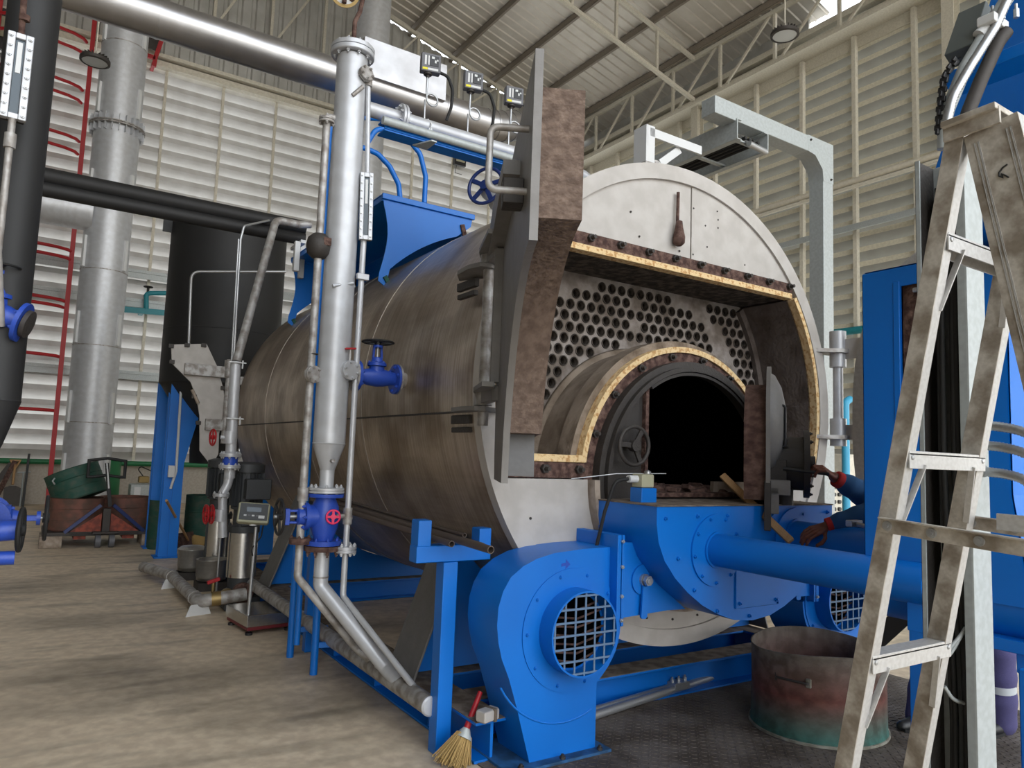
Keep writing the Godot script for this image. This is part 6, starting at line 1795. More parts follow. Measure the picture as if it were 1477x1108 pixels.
func build_right() -> void:
	# grey gantry over the drum with its cable tray
	var z := -1.0
	var g0 := zp(1031, 150, z)
	var g1 := zp(1184, 222, z)
	var gy := g1.y
	var ga := thing("gantry", "grey square steel gantry post and beam reaching over the drum from the right", "gantry", Vector3(g1.x, 0, z))
	part("post", MB.new().box(Vector3(g1.x, gy / 2 - 0.14, z), Vector3(0.17, gy - 0.28, 0.17), Basis.IDENTITY, 0.008), M.galv, ga)
	part("beam", MB.new().box(Vector3((g0.x + g1.x) / 2 - 0.14, gy, z), Vector3(g1.x - g0.x - 0.1, 0.17, 0.17), Basis.IDENTITY, 0.008), M.galv, ga)
	part("corner_plate", MB.new().prism(pv([[-0.34, 0.085], [0.085, 0.085], [0.085, -0.34], [-0.085, -0.34], [-0.1, -0.22], [-0.22, -0.1], [-0.34, -0.085]]), -0.087, 0.087, Transform3D(Basis.IDENTITY, Vector3(g1.x, gy, z))), M.galv, ga)
	part("corner_screws", MB.new().bolts([Vector3(g1.x - 0.3, gy + 0.04, z + 0.088), Vector3(g1.x + 0.04, gy - 0.3, z + 0.088)], Vector3.BACK, 0.012, 0.01), M.dark_steel, ga, "", "stuff")
	part("base_plate", MB.new().box(Vector3(g1.x, 0.01, z), Vector3(0.36, 0.02, 0.36)), M.galv, ga)
	var tr := thing("cable_tray", "grey cable tray running back from the gantry beam over the drum", "cable tray", Vector3(g0.x + 0.3, gy - 0.2, -4))
	var tx := g0.x + 0.42
	part("side_channel", MB.new().box(Vector3(tx - 0.22, gy - 0.16, -4.2), Vector3(0.012, 0.2, 6.6)).box(Vector3(tx - 0.19, gy - 0.255, -4.2), Vector3(0.06, 0.012, 6.6)).box(Vector3(tx - 0.19, gy - 0.065, -4.2), Vector3(0.06, 0.012, 6.6)), M.galv, tr)
	part("side_channel", MB.new().box(Vector3(tx + 0.22, gy - 0.19, -4.2), Vector3(0.012, 0.2, 6.6)).box(Vector3(tx + 0.19, gy - 0.285, -4.2), Vector3(0.06, 0.012, 6.6)).box(Vector3(tx + 0.19, gy - 0.095, -4.2), Vector3(0.06, 0.012, 6.6)), M.galv, tr)
	var nb := 14
	for i in nb:
		part("tray_rung", MB.new().box(Vector3(tx, gy - 0.25, -0.95 - i * 0.48), Vector3(0.42, 0.02, 0.05)), M.galv, tr)
	part("roller", MB.new().tube([Vector3(tx - 0.12, gy - 0.3, -0.85), Vector3(tx + 0.12, gy - 0.32, -0.85)], 0.028, 12).bar(Vector3(tx - 0.1, gy - 0.3, -0.87), Vector3(tx + 0.05, gy - 0.1, -1.1), 0.03, 0.04), M.galv_steel, tr)
	for i in 4:
		part("cable", MB.new().tube([Vector3(tx - 0.1 + 0.06 * i, gy - 0.22, -0.9), Vector3(tx - 0.1 + 0.06 * i, gy - 0.23, -4), Vector3(tx - 0.12 + 0.06 * i, gy - 0.22, -7.4)], 0.018, 8), M.rubber, tr)
	part("far_support", MB.new().box(Vector3(tx - 0.1, gy - 0.12, -7.5), Vector3(0.9, 0.17, 0.17)).box(Vector3(tx - 0.48, gy - 0.9, -7.5), Vector3(0.17, 1.6, 0.17)), M.galv, tr)
	# white davit bracket on the crown
	var bz := -0.45
	var db := thing("lifting_bracket", "white angle-steel bracket standing on the crown of the drum", "bracket", zp(935, 238, bz))
	var p0 := zp(928, 238, bz)
	var p1 := zp(928, 194, bz)
	var p2 := zp(1003, 219, bz)
	part("upright", MB.new().box(Vector3(p0.x - 0.03, (p0.y + p1.y) / 2, bz), Vector3(0.02, p1.y - p0.y + 0.1, 0.14)).box(Vector3(p0.x + 0.01, (p0.y + p1.y) / 2, bz + 0.06), Vector3(0.08, p1.y - p0.y + 0.1, 0.02)), M.white, db)
	part("arm", MB.new().bar(p1 + Vector3(0, 0, 0.06), Vector3(p2.x, p1.y, bz + 0.06), 0.02, 0.07, Vector3.UP), M.white, db)
	part("strut", MB.new().bar(zp(952, 236, bz + 0.03), zp(980, 216, bz + 0.03), 0.02, 0.06, Vector3.UP), M.white, db)
	part("pad", MB.new().box(p0 + Vector3(0.02, -0.1, 0.02), Vector3(0.14, 0.2, 0.12)).ring(p0.x + 0.1, p0.y - 0.02, 0.0, 0.07, 0, PI, bz, bz + 0.04, 14), M.silver_old, db)
	# right half of the smoke-box door, swung out behind the hopper
	var h := Vector3(1.66, 0, 0.06)
	var u := Vector3(0.1, 0, 1.0).normalized()
	var t := Transform3D(Basis(u, Vector3.UP, u.cross(Vector3.UP)), h)
	var d := thing("smoke_box_door_right", "rounded right half door with silver insulated face, mostly hidden behind the blue hopper", "door", h)
	d.name = numbered("smoke_box_door")
	var ell := func(k: float) -> PackedVector2Array:
		var o := PackedVector2Array()
		for i in 25:
			var a := lerpf(PI + 0.4, PI / 2, i / 24.0)
			o.append(Vector2(1.02 + 0.9 * k * signf(cos(a)) * pow(absf(cos(a)), 0.8), 1.93 + 1.35 * k * signf(sin(a)) * pow(absf(sin(a)), 0.8)))
		o.append(Vector2(1.6, 1.93 + 1.35 * k))
		o.append(Vector2(1.6, 2.3))
		o.append(Vector2(0.75, 1.46))
		return o
	part("door_plate", MB.new().prism(ell.call(1.0), -0.03, 0.0, t), M.front_white, d)
	part("insulation", MB.new().prism(ell.call(0.975), 0.0, 0.06, t).prism(ell.call(0.975), -0.09, -0.03, t), M.pot, d)
	for q in [[2.52, 0.16], [1.86, 0.12]]:
		part("hinge_arm", MB.new().box(t * Vector3(0.22, q[0], -0.01), Vector3(0.34, q[1], 0.02), t.basis), M.front_white, d)
		part("hinge_barrel", MB.new().tube([h + Vector3(0, q[0] - q[1] * 0.9, 0), h + Vector3(0, q[0] + q[1] * 0.9, 0)], 0.062, 20).tube([h + Vector3(0, q[0] + q[1] * 0.62, 0), h + Vector3(0, q[0] + q[1] * 0.66, 0)], 0.064, 20), M.silver, d)
	# fuel hopper and its two screw conveyors
	var hx0 := -0.3
	var hx1 := 0.75
	var hz0 := 1.47
	var hz1 := 2.09
	var ho := thing("fuel_hopper", "tall blue fuel hopper with a dark side hatch behind the stepladder", "hopper", Vector3(0.2, 0, 1.8))
	var yt := 2.53
	var yb := 1.5
	var yl := 1.06
	var sh := MB.new()
	var wall := func(a: Vector3, b: Vector3, c: Vector3, e: Vector3) -> void:
		var nn := (b - a).cross(c - a).normalized()
		for s in [0.0, 0.008]:
			sh.quad(a - nn * s, b - nn * s, c - nn * s, e - nn * s, nn if s == 0.0 else -nn)
	# left side: frame round the hatch, then the sloping foot
	var hz := [1.655, 1.88]
	var hy := [1.83, 2.44]
	var L := func(y: float, zz: float) -> Vector3: return Vector3(hx0, y, zz)
	wall.call(L.call(yb, hz0), L.call(yt, hz0), L.call(yt, hz[0]), L.call(yb, hz[0]))
	wall.call(L.call(yb, hz[1]), L.call(yt, hz[1]), L.call(yt, hz1), L.call(yb, hz1))
	wall.call(L.call(hy[1], hz[0]), L.call(yt, hz[0]), L.call(yt, hz[1]), L.call(hy[1], hz[1]))
	wall.call(L.call(yb, hz[0]), L.call(hy[0], hz[0]), L.call(hy[0], hz[1]), L.call(yb, hz[1]))
	wall.call(Vector3(hx0 + 0.0, yl, hz0 + 0.0), L.call(yb, hz0), L.call(yb, hz1), Vector3(hx0 + 0.0, yl, hz1 + 0.06))
	wall.call(Vector3(hx0, yb, hz1), Vector3(hx0, yt, hz1), Vector3(hx1, yt, hz1), Vector3(hx1, yb, hz1))
	wall.call(Vector3(hx0, yl, hz1 + 0.06), Vector3(hx0, yb, hz1), Vector3(hx1, yb, hz1), Vector3(hx1, yl, hz1 + 0.06))
	wall.call(Vector3(hx0, yl, hz0), Vector3(hx1, yl, hz0), Vector3(hx1, yt, hz0), Vector3(hx0, yt, hz0))
	wall.call(Vector3(hx1, yl, hz0), Vector3(hx1, yl, hz1 + 0.06), Vector3(hx1, yt, hz1), Vector3(hx1, yt, hz0))
	wall.call(Vector3(hx0, yt, hz0), Vector3(hx1, yt, hz0), Vector3(hx1, yt, hz1), Vector3(hx0, yt, hz1))
	part("shell", sh, M.blue, ho)
	part("hatch_panel", MB.new().box(Vector3(hx0 + 0.03, (hy[0] + hy[1]) / 2, (hz[0] + hz[1]) / 2), Vector3(0.012, hy[1] - hy[0] + 0.02, hz[1] - hz[0] + 0.02)), M.rust, ho)
	part("hatch_frame", MB.new().box(Vector3(hx0 - 0.006, hy[0] - 0.03, (hz[0] + hz[1]) / 2), Vector3(0.012, 0.05, hz[1] - hz[0])).box(Vector3(hx0 - 0.006, (hy[0] + hy[1]) / 2, hz[0] - 0.02), Vector3(0.012, 0.66, 0.03)), M.blue, ho)
	part("latch", MB.new().tube([Vector3(hx0 - 0.005, hy[1] - 0.03, hz[0] + 0.06), Vector3(hx0 - 0.005, hy[1] - 0.03, hz[1] - 0.02)], 0.012, 8), M.galv_steel, ho)
	part("trough", MB.new().lathe([[0.2, hz0 - 0.0], [0.2, hz1 + 0.75]], Transform3D(Basis(Vector3.RIGHT, Vector3(0, 0, 1), Vector3(0, -1, 0)), Vector3(-0.1, 1.08, 0)), 40).lathe([[0, hz0], [0.2, hz0]], Transform3D(Basis(Vector3.RIGHT, Vector3(0, 0, 1), Vector3(0, -1, 0)), Vector3(-0.1, 1.08, 0)), 40), M.blue, ho)
	part("trough", MB.new().tube([Vector3(0.43, 1.1, hz0), Vector3(0.43, 1.1, hz1 + 0.7)], 0.2, 36), M.blue, ho)
	for q in [Vector3(-0.27, 0, 1.74), Vector3(zp(1508, 1000, 2.3).x, 0, 2.3), Vector3(0.95, 0, 2.05)]:
		part("leg", MB.new().box(q + Vector3(0, 0.45, 0), Vector3(0.12, 0.9, 0.12), Basis.IDENTITY, 0.006).box(q + Vector3(0, 0.01, 0), Vector3(0.2, 0.02, 0.2)), M.blue, ho)
	part("leg_head", MB.new().box(Vector3(-0.27, 0.98, 1.74), Vector3(0.125, 0.2, 0.13), Basis.IDENTITY, 0.004), M.blue, ho)
	part("cross_beam", MB.new().bar(Vector3(-0.25, 0.84, 2.12), Vector3(0.85, 0.84, 2.12), 0.1, 0.1).bar(Vector3(-0.25, 0.9, 1.74), Vector3(-0.25, 0.9, 2.14), 0.1, 0.05), M.blue, ho)
	for q in [[-0.295, 1.087, 0.093, "thick blue screw conveyor tube running from the hopper to the left of the burner box"], [0.43, 1.12, 0.12, "blue screw conveyor tube farther right, under the worker's lower arm"]]:
		var cv := thing("screw_conveyor", q[3], "conveyor", Vector3(q[0], q[1], 1.0), "screw conveyors")
		part("tube", MB.new().tube([Vector3(q[0], q[1], 0.56), Vector3(q[0], q[1], hz0 + 0.3)], q[2], 36), M.blue, cv)
		part("weld_collar", MB.new().tube([Vector3(q[0], q[1], 0.56), Vector3(q[0], q[1], 0.575)], q[2] + 0.012, 36), M.blue, cv)
	var ck := thing("clevis_rod", "small grey rod with a clevis lying above the second conveyor beside the hopper", "rod", dp(1240, 757, 3.9))
	part("rod", MB.new().tube([Vector3(-0.29, dp(1256, 759, 3.6).y, 1.5), dp(1236, 756, 3.9)], 0.012, 8).box(dp(1232, 755, 3.9), Vector3(0.1, 0.035, 0.04)), M.galv_steel, ck)
	# upper feed chute and what runs along it
	var uc := thing("feed_chute", "dark blue sloping feed chute at the top right corner above the stepladder", "chute", dp(1450, 150, 2.7))
	var a0 := dp(1392, 330, 2.95)
	var a1 := dp(1540, -120, 2.95)
	part("chute", MB.new().bar(a0 + Vector3(0.28, 0, 0), a1 + Vector3(0.28, 0, 0), 0.5, 0.42, Vector3(-1, 1, 0), 0.01), M.blue, uc)
	var an := (a1 - a0).normalized()
	for k in 3:
		part("stiffener", MB.new().bar(a0 + Vector3(0.06 + 0.03 * k, 0.02, 0.2 - 0.12 * k), a1 + Vector3(0.06 + 0.03 * k, 0.02, 0.2 - 0.12 * k), 0.03, 0.03, Vector3(-1, 1, 0)), M.blue, uc)
	part("flange", MB.new().box(dp(1470, 85, 2.75), Vector3(0.14, 0.05, 0.5)), M.blue, uc)
	var fd := 2.62
	var cb1 := thing("bent_conduit", "bent grey cable trunk sweeping up past the top of the stepladder", "conduit", dp(1362, 190, fd))
	part("trunk", MB.new().tube(bend([dp(1362, 215, fd), dp(1364, 165, fd), dp(1392, 98, fd), dp(1445, 10, fd), dp(1470, -30, fd)], 0.15), 0.024, 10), M.galv, cb1)
	var cb2 := thing("bent_conduit", "bent brown-grey pipe curving up to the right of the ribbed conduit", "pipe", dp(1392, 190, fd))
	part("pipe", MB.new().tube(bend([dp(1388, 230, fd), dp(1395, 165, fd), dp(1415, 115, fd), dp(1440, 60, fd), dp(1452, 45, fd)], 0.15), 0.024, 14), M.dark_steel, cb2)
	var fx := thing("flexible_conduit", "ribbed silver flexible conduit climbing at the top right corner", "conduit", dp(1400, 100, fd))
	part("conduit", flex(bend([dp(1366, 175, fd - 0.03), dp(1374, 140, fd - 0.03), dp(1400, 95, fd - 0.03), dp(1435, 40, fd - 0.03), dp(1462, -20, fd - 0.03)], 0.2), 0.017), M.galv_steel, fx)
	part("clamp", MB.new().box(dp(1432, 35, fd), Vector3(0.11, 0.035, 0.06)).tube([dp(1412, 52, fd), dp(1422, 42, fd)], 0.024, 14), M.white, fx)
	part("bolts", MB.new().bolts([dp(1432, 28, fd), dp(1446, 27, fd), dp(1466, 25, fd)], Vector3.UP, 0.01, 0.03), M.galv_steel, fx, "", "stuff")
	var cn := thing("chain_hose", "black linked chain hanging from the grey trunk behind the stepladder", "chain", dp(1355, 185, fd))
	var lk := bend([dp(1353, 195, fd), dp(1357, 150, fd), dp(1362, 110, fd), dp(1380, 85, fd)], 0.1)
	var crv := Curve3D.new()
	for p in lk:
		crv.add_point(p)
	var ll := crv.get_baked_length()
	for i in 18:
		var p := crv.sample_baked(ll * i / 17.0)
		var p9 := crv.sample_baked(minf(ll * (i + 1.2) / 17.0, ll))
		part("link", MB.new().bar(p, p9 + Vector3(0, 0.001, 0), 0.03 if i % 2 == 0 else 0.012, 0.012 if i % 2 == 0 else 0.03, Vector3(0, 0.2, 1), 0.004), M.black_plastic, cn)
	part("grey_cover", MB.new().box(dp(1398, 50, fd + 0.1), Vector3(0.07, 0.24, 0.1), Basis(Vector3.BACK, -0.5)), M.dusk_grey, cn)
	# cable riser: an upright channel open to the left
	var D := 2.3
	var pc := dp(1404, 650, D)
	var top: float = dp(1404, 196, D).y
	var ri := thing("cable_riser", "upright grey cable riser channel full of dark cables behind the stepladder", "cable riser", Vector3(pc.x, 0, pc.z))
	part("front_flange", MB.new().box(Vector3(pc.x + 0.03, top / 2, pc.z), Vector3(0.115, top, 0.012), Basis.IDENTITY, 0.003), M.galv, ri)
	part("web", MB.new().box(Vector3(pc.x + 0.085, top / 2, pc.z - 0.075), Vector3(0.008, top, 0.15)), M.galv, ri)
	part("rear_flange", MB.new().box(Vector3(pc.x + 0.03, top / 2, pc.z - 0.15), Vector3(0.115, top, 0.008)), M.dark_steel, ri)
	part("lip", MB.new().box(Vector3(pc.x - 0.025, top / 2, pc.z - 0.012), Vector3(0.006, top, 0.025)).box(Vector3(pc.x - 0.025, top / 2, pc.z - 0.145), Vector3(0.006, top, 0.015)), M.grey_paint, ri)
	for k in 9:
		var x := pc.x + rng.randf_range(0.0, 0.07)
		var zz := pc.z - 0.03 - 0.012 * k
		part("cable", MB.new().tube([Vector3(x, 0.0, zz), Vector3(x + 0.01, 0.8, zz + 0.01), Vector3(x - 0.01, 1.6, zz), Vector3(x, top - 0.1, zz)], 0.009, 8), M.rubber, ri)
	for q in [[1353, 900, 1362, 960, 1393, 905], [1393, 908, 1370, 935, 1352, 985], [1362, 990, 1375, 1010, 1393, 1015]]:
		part("loose_cable", MB.new().tube(bend([dp(q[0], q[1], D - 0.03), dp(q[2], q[3], D - 0.03), dp(q[4], q[5], D - 0.03)], 0.06), 0.006, 8), M.galv, ri)
	part("sticker", MB.new().box(dp(1413, 1104, D - 0.02), Vector3(0.02, 0.03, 0.002)), M.white, ri)
	for q in [["topmost of three ribbed conduits leaving the cable riser to the right", 613, 622, 634], ["middle one of three ribbed conduits leaving the cable riser to the right", 642, 652, 668], ["lowest of three ribbed conduits leaving the cable riser to the right", 680, 690, 720]]:
		var f := thing("flexible_conduit", q[0], "conduit", dp(1418, q[1], D), "ribbed conduits at the riser")
		part("conduit", flex(bend([dp(1418, q[1], D), dp(1445, q[1] + 3, D - 0.06), dp(1477, q[2], D - 0.12), dp(1530, q[3] + 20, D - 0.2)], 0.15), 0.0155), M.galv_steel, f)
		part("gland", MB.new().tube([dp(1412, q[1] - 1, D), dp(1421, q[1], D)], 0.019, 12), M.galv, f)
	# control cabinets far right behind the drum
	var kz := -2.6
	for q in [[1198, 1217, 688, 800, "pale control panel with rows of dark knobs behind the drum's right side", true], [1222, 1262, 655, 790, "pale yellow cabinet behind the worker's raised arm", false]]:
		var c0 := zp(q[0], q[2], kz)
		var c1 := zp(q[1], q[2], kz)
		var cab := thing("control_cabinet", q[4], "cabinet", Vector3((c0.x + c1.x) / 2, 0, kz), "control cabinets")
		part("body", MB.new().box(Vector3((c0.x + c1.x) / 2, c0.y / 2, kz - 0.2), Vector3(c1.x - c0.x, c0.y, 0.4), Basis.IDENTITY, 0.01), M.cream, cab)
		if q[5]:
			for k in 5:
				for j in 3:
					part("knob", MB.new().tube([Vector3(c0.x + 0.06 + 0.12 * j, c0.y - 0.14 - 0.1 * k, kz), Vector3(c0.x + 0.06 + 0.12 * j, c0.y - 0.14 - 0.1 * k, kz + 0.03)], 0.028, 10), M.black_plastic, cab)
	var tl := thing("sky_blue_pipe", "sky blue upright pipe with an elbow behind the drum's right hinge", "pipe", zp(1220, 700, -2.2))
	part("pipe", MB.new().tube(bend([Vector3(zp(1221, 700, -2.2).x, 0, -2.2), zp(1219, 580, -2.2), zp(1226, 576, -2.2)], 0.08), 0.05, 14), M.sky_pipe, tl)
	# ash bin on the chequer plate
	var bc := yp(1179, 1045, 0.012)
	var bd := (bc - CAM).dot(-cb.z)
	var r := 92.0 * bd / FOC
	var top_y := zp(1179, 930, bc.z).y
	var bn := thing("ash_bin", "dented open metal bin with worn red and green paint on the chequer plate", "bin", bc)
	var bm := MB.new()
	var prof := [[0, 0.012], [r * 0.985, 0.0], [r * 1.02, 0.012], [r, 0.03], [r * 0.99, top_y * 0.5], [r, top_y - 0.02], [r * 1.012, top_y], [r * 0.985, top_y], [r * 0.97, top_y * 0.5], [r * 0.97, 0.02], [0, 0.02]]
	bm.lathe(prof, Transform3D(Basis.IDENTITY, bc), 64, 0, TAU, true)
	# dents: the rim dips and the wall is pushed in
	for i in bm.v.size():
		var p := bm.v[i] - bc
		var a := atan2(p.z, p.x)
		var hgt := clampf(p.y / top_y, 0, 1)
		var dent := exp(-pow((a - 1.25) / 0.42, 2.0)) * pow(hgt, 3.0)
		var kk := 1.0 - 0.05 * dent - 0.025 * sin(a * 3.0 + 1.0) * hgt
		bm.v[i] = bc + Vector3(p.x * kk * 1.04, p.y - 0.05 * dent * hgt - 0.012 * sin(a * 2.0 + 0.5) * hgt, p.z * kk * 0.97)
	var nz := FastNoiseLite.new()
	nz.seed = 5
	nz.frequency = 4.0
	bm.paint(func(p: Vector3) -> Color:
		var q := p - bc
		var hh := q.y / top_y + 0.16 * nz.get_noise_3dv(p) + 0.07 * nz.get_noise_3dv(p * 4.0)
		var g := c8(116, 108, 100).srgb_to_linear()
		var rd := c8(112, 66, 58).srgb_to_linear()
		var gn := c8(58, 106, 98).srgb_to_linear()
		var o := gn.lerp(rd, smoothstep(0.2, 0.34, hh)).lerp(g, smoothstep(0.55, 0.72, hh))
		return o.lerp(c8(150, 142, 132).srgb_to_linear(), clampf(nz.get_noise_3dv(p * 2.3 + Vector3(9, 3, 1)) * 1.2 - 0.25, 0, 0.6)))
	part("body", bm, M.bin_paint, bn)
	var out := (CAM - bc)
	out.y = 0
	out = out.normalized().rotated(Vector3.UP, -0.34)
	var side := out.cross(Vector3.UP)
	var hb := bc + out * r * 1.0 + Vector3(0, top_y * 0.7, 0)
	part("handle", MB.new().tube(bend([hb + side * 0.09 - out * 0.02, hb + side * 0.09 + out * 0.02, hb - side * 0.09 + out * 0.02, hb - side * 0.09 - out * 0.02], 0.012), 0.007, 8), M.dark_steel, bn)
	part("handle_lug", MB.new().box(hb + side * 0.09, Vector3(0.03, 0.05, 0.016), Basis(side, Vector3.UP, -out)), M.dark_steel, bn)
	part("handle_lug", MB.new().box(hb - side * 0.09, Vector3(0.03, 0.05, 0.016), Basis(side, Vector3.UP, -out)), M.bin_rim, bn)
	part("base_rim", MB.new().lathe([[r * 0.99, 0.0], [r * 1.035, 0.0], [r * 1.035, 0.014], [r * 0.99, 0.018]], Transform3D(Basis.IDENTITY.scaled(Vector3(1.04, 1, 0.97)), bc), 56), M.bin_rim, bn)
	var ch := thing("ash_chute", "black square chute slanting down into the dented metal bin", "chute", dp(1260, 930, 3.9))
	part("chute", MB.new().bar(dp(1312, 880, 3.75), dp(1252, 935, 3.85), 0.1, 0.09, Vector3.UP), M.black_plastic, ch)
	# wooden stick
	var wk := thing("wooden_stick", "long wooden stick leaning from the furnace mouth to the worker's lower hand", "stick", dp(1140, 780, 4.3))
	part("stick", MB.new().bar(dp(1141, 781, 4.28), dp(1042, 686, 4.75), 0.03, 0.045, Vector3(0.5, 0, 1), 0.004), M.wood, wk)
	build_ladder()
	build_worker()

func build_ladder() -> void:
	var D := 1.3
	var xa := dp(1308, 650, D).x
	var A0 := xp(1378, 192, xa)
	var A1 := xp(1216, 1108, xa)
	var xb := xp(1412, 655, xa).x
	# the other rail at the same height and depth: rungs run along x
	var ra := xp(1308, 652, xa)
	var rb := zp(1410, 656, ra.z)
	var w := rb.x - xa
	var ld := thing("stepladder", "tall aluminium stepladder standing open in the right foreground with a figure marked on its side", "ladder", Vector3(xa, 0, A1.z))
	var dir := (A1 - A0)
	var foot := A0 + dir * ((A0.y - 0.0) / (A0.y - A1.y))
	var zup := Vector3(1, 0, 0)
	var rail := func(x_in: float, x_out: float, called: String, a: Vector3, b: Vector3, dep: float) -> void:
		var m := MB.new()
		var y := (a - b).normalized()
		var xx := Vector3.RIGHT
		var zz := xx.cross(y).normalized()
		var bs := Basis(xx, y, zz)
		var c := (a + b) / 2
		var l := (a - b).length()
		part("rail_web", MB.new().box(c + Vector3(x_in, 0, 0), Vector3(0.003, l, dep), bs, 0.0008), M.alu_worn_shaded, ld)  # web darker than the flanges: dirt, plus side shade painted in
		for s in [-1.0, 1.0]:
			m.box(c + bs * Vector3((x_in + x_out) / 2, 0, s * (dep / 2 - 0.0015)), Vector3(absf(x_out - x_in), l, 0.003), bs, 0.0008)
		part("rail", m, M.alu, ld)
	rail.call(0.0, 0.026, "rail", A0, foot, 0.032)
	rail.call(w, w + 0.026, "rail", A0 + Vector3(0, 0, 0), foot, 0.036)
	var rows := [[337, 1366], [653, 1306], [948, 1248], [0, 0]]
	for i in 4:
		var p: Vector3
		if i < 3:
			p = xp(rows[i][1], rows[i][0], xa)
		else:
			var q0 := xp(rows[1][1], rows[1][0], xa)
			var q1 := xp(rows[2][1], rows[2][0], xa)
			p = q1 + (q1 - q0)
		var t0 := (p.y - A0.y) / (foot.y - A0.y)
		var c := A0.lerp(foot, t0)
		part("rung", MB.new().box(Vector3(xa + w / 2 + 0.013, c.y - 0.0, c.z), Vector3(w + 0.02, 0.008, 0.036), Basis.IDENTITY, 0.001).box(Vector3(xa + w / 2 + 0.013, c.y - 0.014, c.z + 0.0165), Vector3(w + 0.02, 0.028, 0.003), Basis.IDENTITY, 0.001).box(Vector3(xa + w / 2 + 0.013, c.y - 0.014, c.z - 0.0165), Vector3(w + 0.02, 0.028, 0.003), Basis.IDENTITY, 0.001), M.alu, ld)
		for s in [0.0, 1.0]:
			var k: float = 1.0 - 2.0 * s
			var e := Vector3(xa + w * s + 0.02 * (1.0 - s) , 0, 0)
			part("brace", MB.new().bar(e + Vector3(k * 0.03, c.y - 0.02, c.z + 0.018), A0.lerp(foot, t0 + 0.06) * Vector3(0, 1, 1) + e + Vector3(0, 0, 0.015), 0.003, 0.012, Vector3(0, 0, 1), 0.0006), M.alu, ld)
			part("rivet", MB.new().lathe([[0.005, 0], [0.004, 0.002], [0, 0.003]], xf(Vector3(xa + w * s + 0.012, c.y - 0.008, c.z + 0.018), Vector3.BACK), 10), M.galv_steel, ld)
	# top cap, and the nearer half of the ladder with its broad rails
	var d2 := 1.02
	var B0 := xp(1428, 180, xa)
	var B1 := xp(1500, 470, xa)
	var bdir := (B1 - B0)
	var bfoot := B0 + bdir * (B0.y / (B0.y - B1.y))
	rail.call(0.0, 0.03, "rail", B0, bfoot, 0.085)
	rail.call(w, w + 0.03, "rail", B0, bfoot, 0.085)
	part("top_cap", MB.new().bar(xp(1364, 190, xa) + Vector3(0.16, 0.006, -0.0), xp(1444, 160, xa) + Vector3(0.16, 0.006, 0.0), 0.36, 0.012, Vector3.UP, 0.002).bar(xp(1364, 190, xa) + Vector3(-0.008, -0.008, 0), xp(1446, 160, xa) + Vector3(-0.008, -0.008, 0), 0.006, 0.03, Vector3.UP, 0.001), M.alu_worn_shaded, ld)
	for y in [0.4, 0.8, 1.2, 1.6]:
		var t0: float = (y - B0.y) / (bfoot.y - B0.y)
		var c := B0.lerp(bfoot, t0)
		part("rear_bar", MB.new().box(Vector3(xa + w / 2, c.y, c.z), Vector3(w, 0.03, 0.02)), M.alu, ld)
	# grooves and the hand-written figure on the broad rail
	var y := (B0 - bfoot).normalized()
	var zz := Vector3.RIGHT.cross(y).normalized()
	for o in [-0.028, -0.022, 0.022, 0.028]:
		part("groove", MB.new().bar(B0 + zz * o - y * 0.02 + Vector3(-0.002, 0, 0), bfoot + zz * o + Vector3(-0.002, 0, 0), 0.0025, 0.002, Vector3.RIGHT, 0.0005), M.alu, ld)
	var m0 := xp(1446, 240, xa - 0.003)
	var s6 := []
	for q in [[1453, 237], [1446, 242], [1441, 249], [1441, 254], [1446, 256], [1445, 251], [1450, 253], [1455, 256]]:
		s6.append(xp(q[0], q[1], xa - 0.003))
	part("hand_mark", MB.new().tube(s6, 0.0014, 6), M.black_plastic, ld, "hand-written black figure 6")
	# spreader bars
	var sp0 := xp(1276, 757, xa)
	var sp1 := xp(1440, 778, xa - 0.01)
	var sp2 := xp(1490, 792, xa - 0.01)
	for s in [0.0, 1.0]:
		var o := Vector3(-0.01 + s * (w + 0.05), 0, 0)
		part("spreader", MB.new().bar(sp0 + o, sp2 + o, 0.004, 0.026, Vector3.UP, 0.001).bar(sp0 + o + Vector3(-0.006, 0.013, 0), sp2 + o + Vector3(-0.006, 0.013, 0), 0.014, 0.003, Vector3.UP, 0.0008), M.alu_worn_shaded, ld)
		part("spreader", MB.new().bar(sp1 + o + Vector3(0.006, 0.028, 0), sp2 + o + Vector3(0.006, 0.035, 0.1), 0.004, 0.026, Vector3.UP, 0.001), M.alu, ld)
		for q in [sp0 + (sp2 - sp0) * 0.05, sp0.lerp(sp2, 0.70), sp0.lerp(sp2, 0.38)]:
			part("rivet", MB.new().lathe([[0.009, 0], [0.008, 0.003], [0.004, 0.003], [0.004, 0.006], [0, 0.006]], xf(q + o + Vector3(-0.002, 0, 0), Vector3.LEFT), 14), M.galv_steel, ld)
	for p in [foot, foot + Vector3(w, 0, 0), bfoot, bfoot + Vector3(w, 0, 0)]:
		part("rubber_foot", MB.new().box(p + Vector3(0.013, 0.02, 0), Vector3(0.04, 0.045, 0.07), Basis.IDENTITY, 0.006), M.rubber, ld)

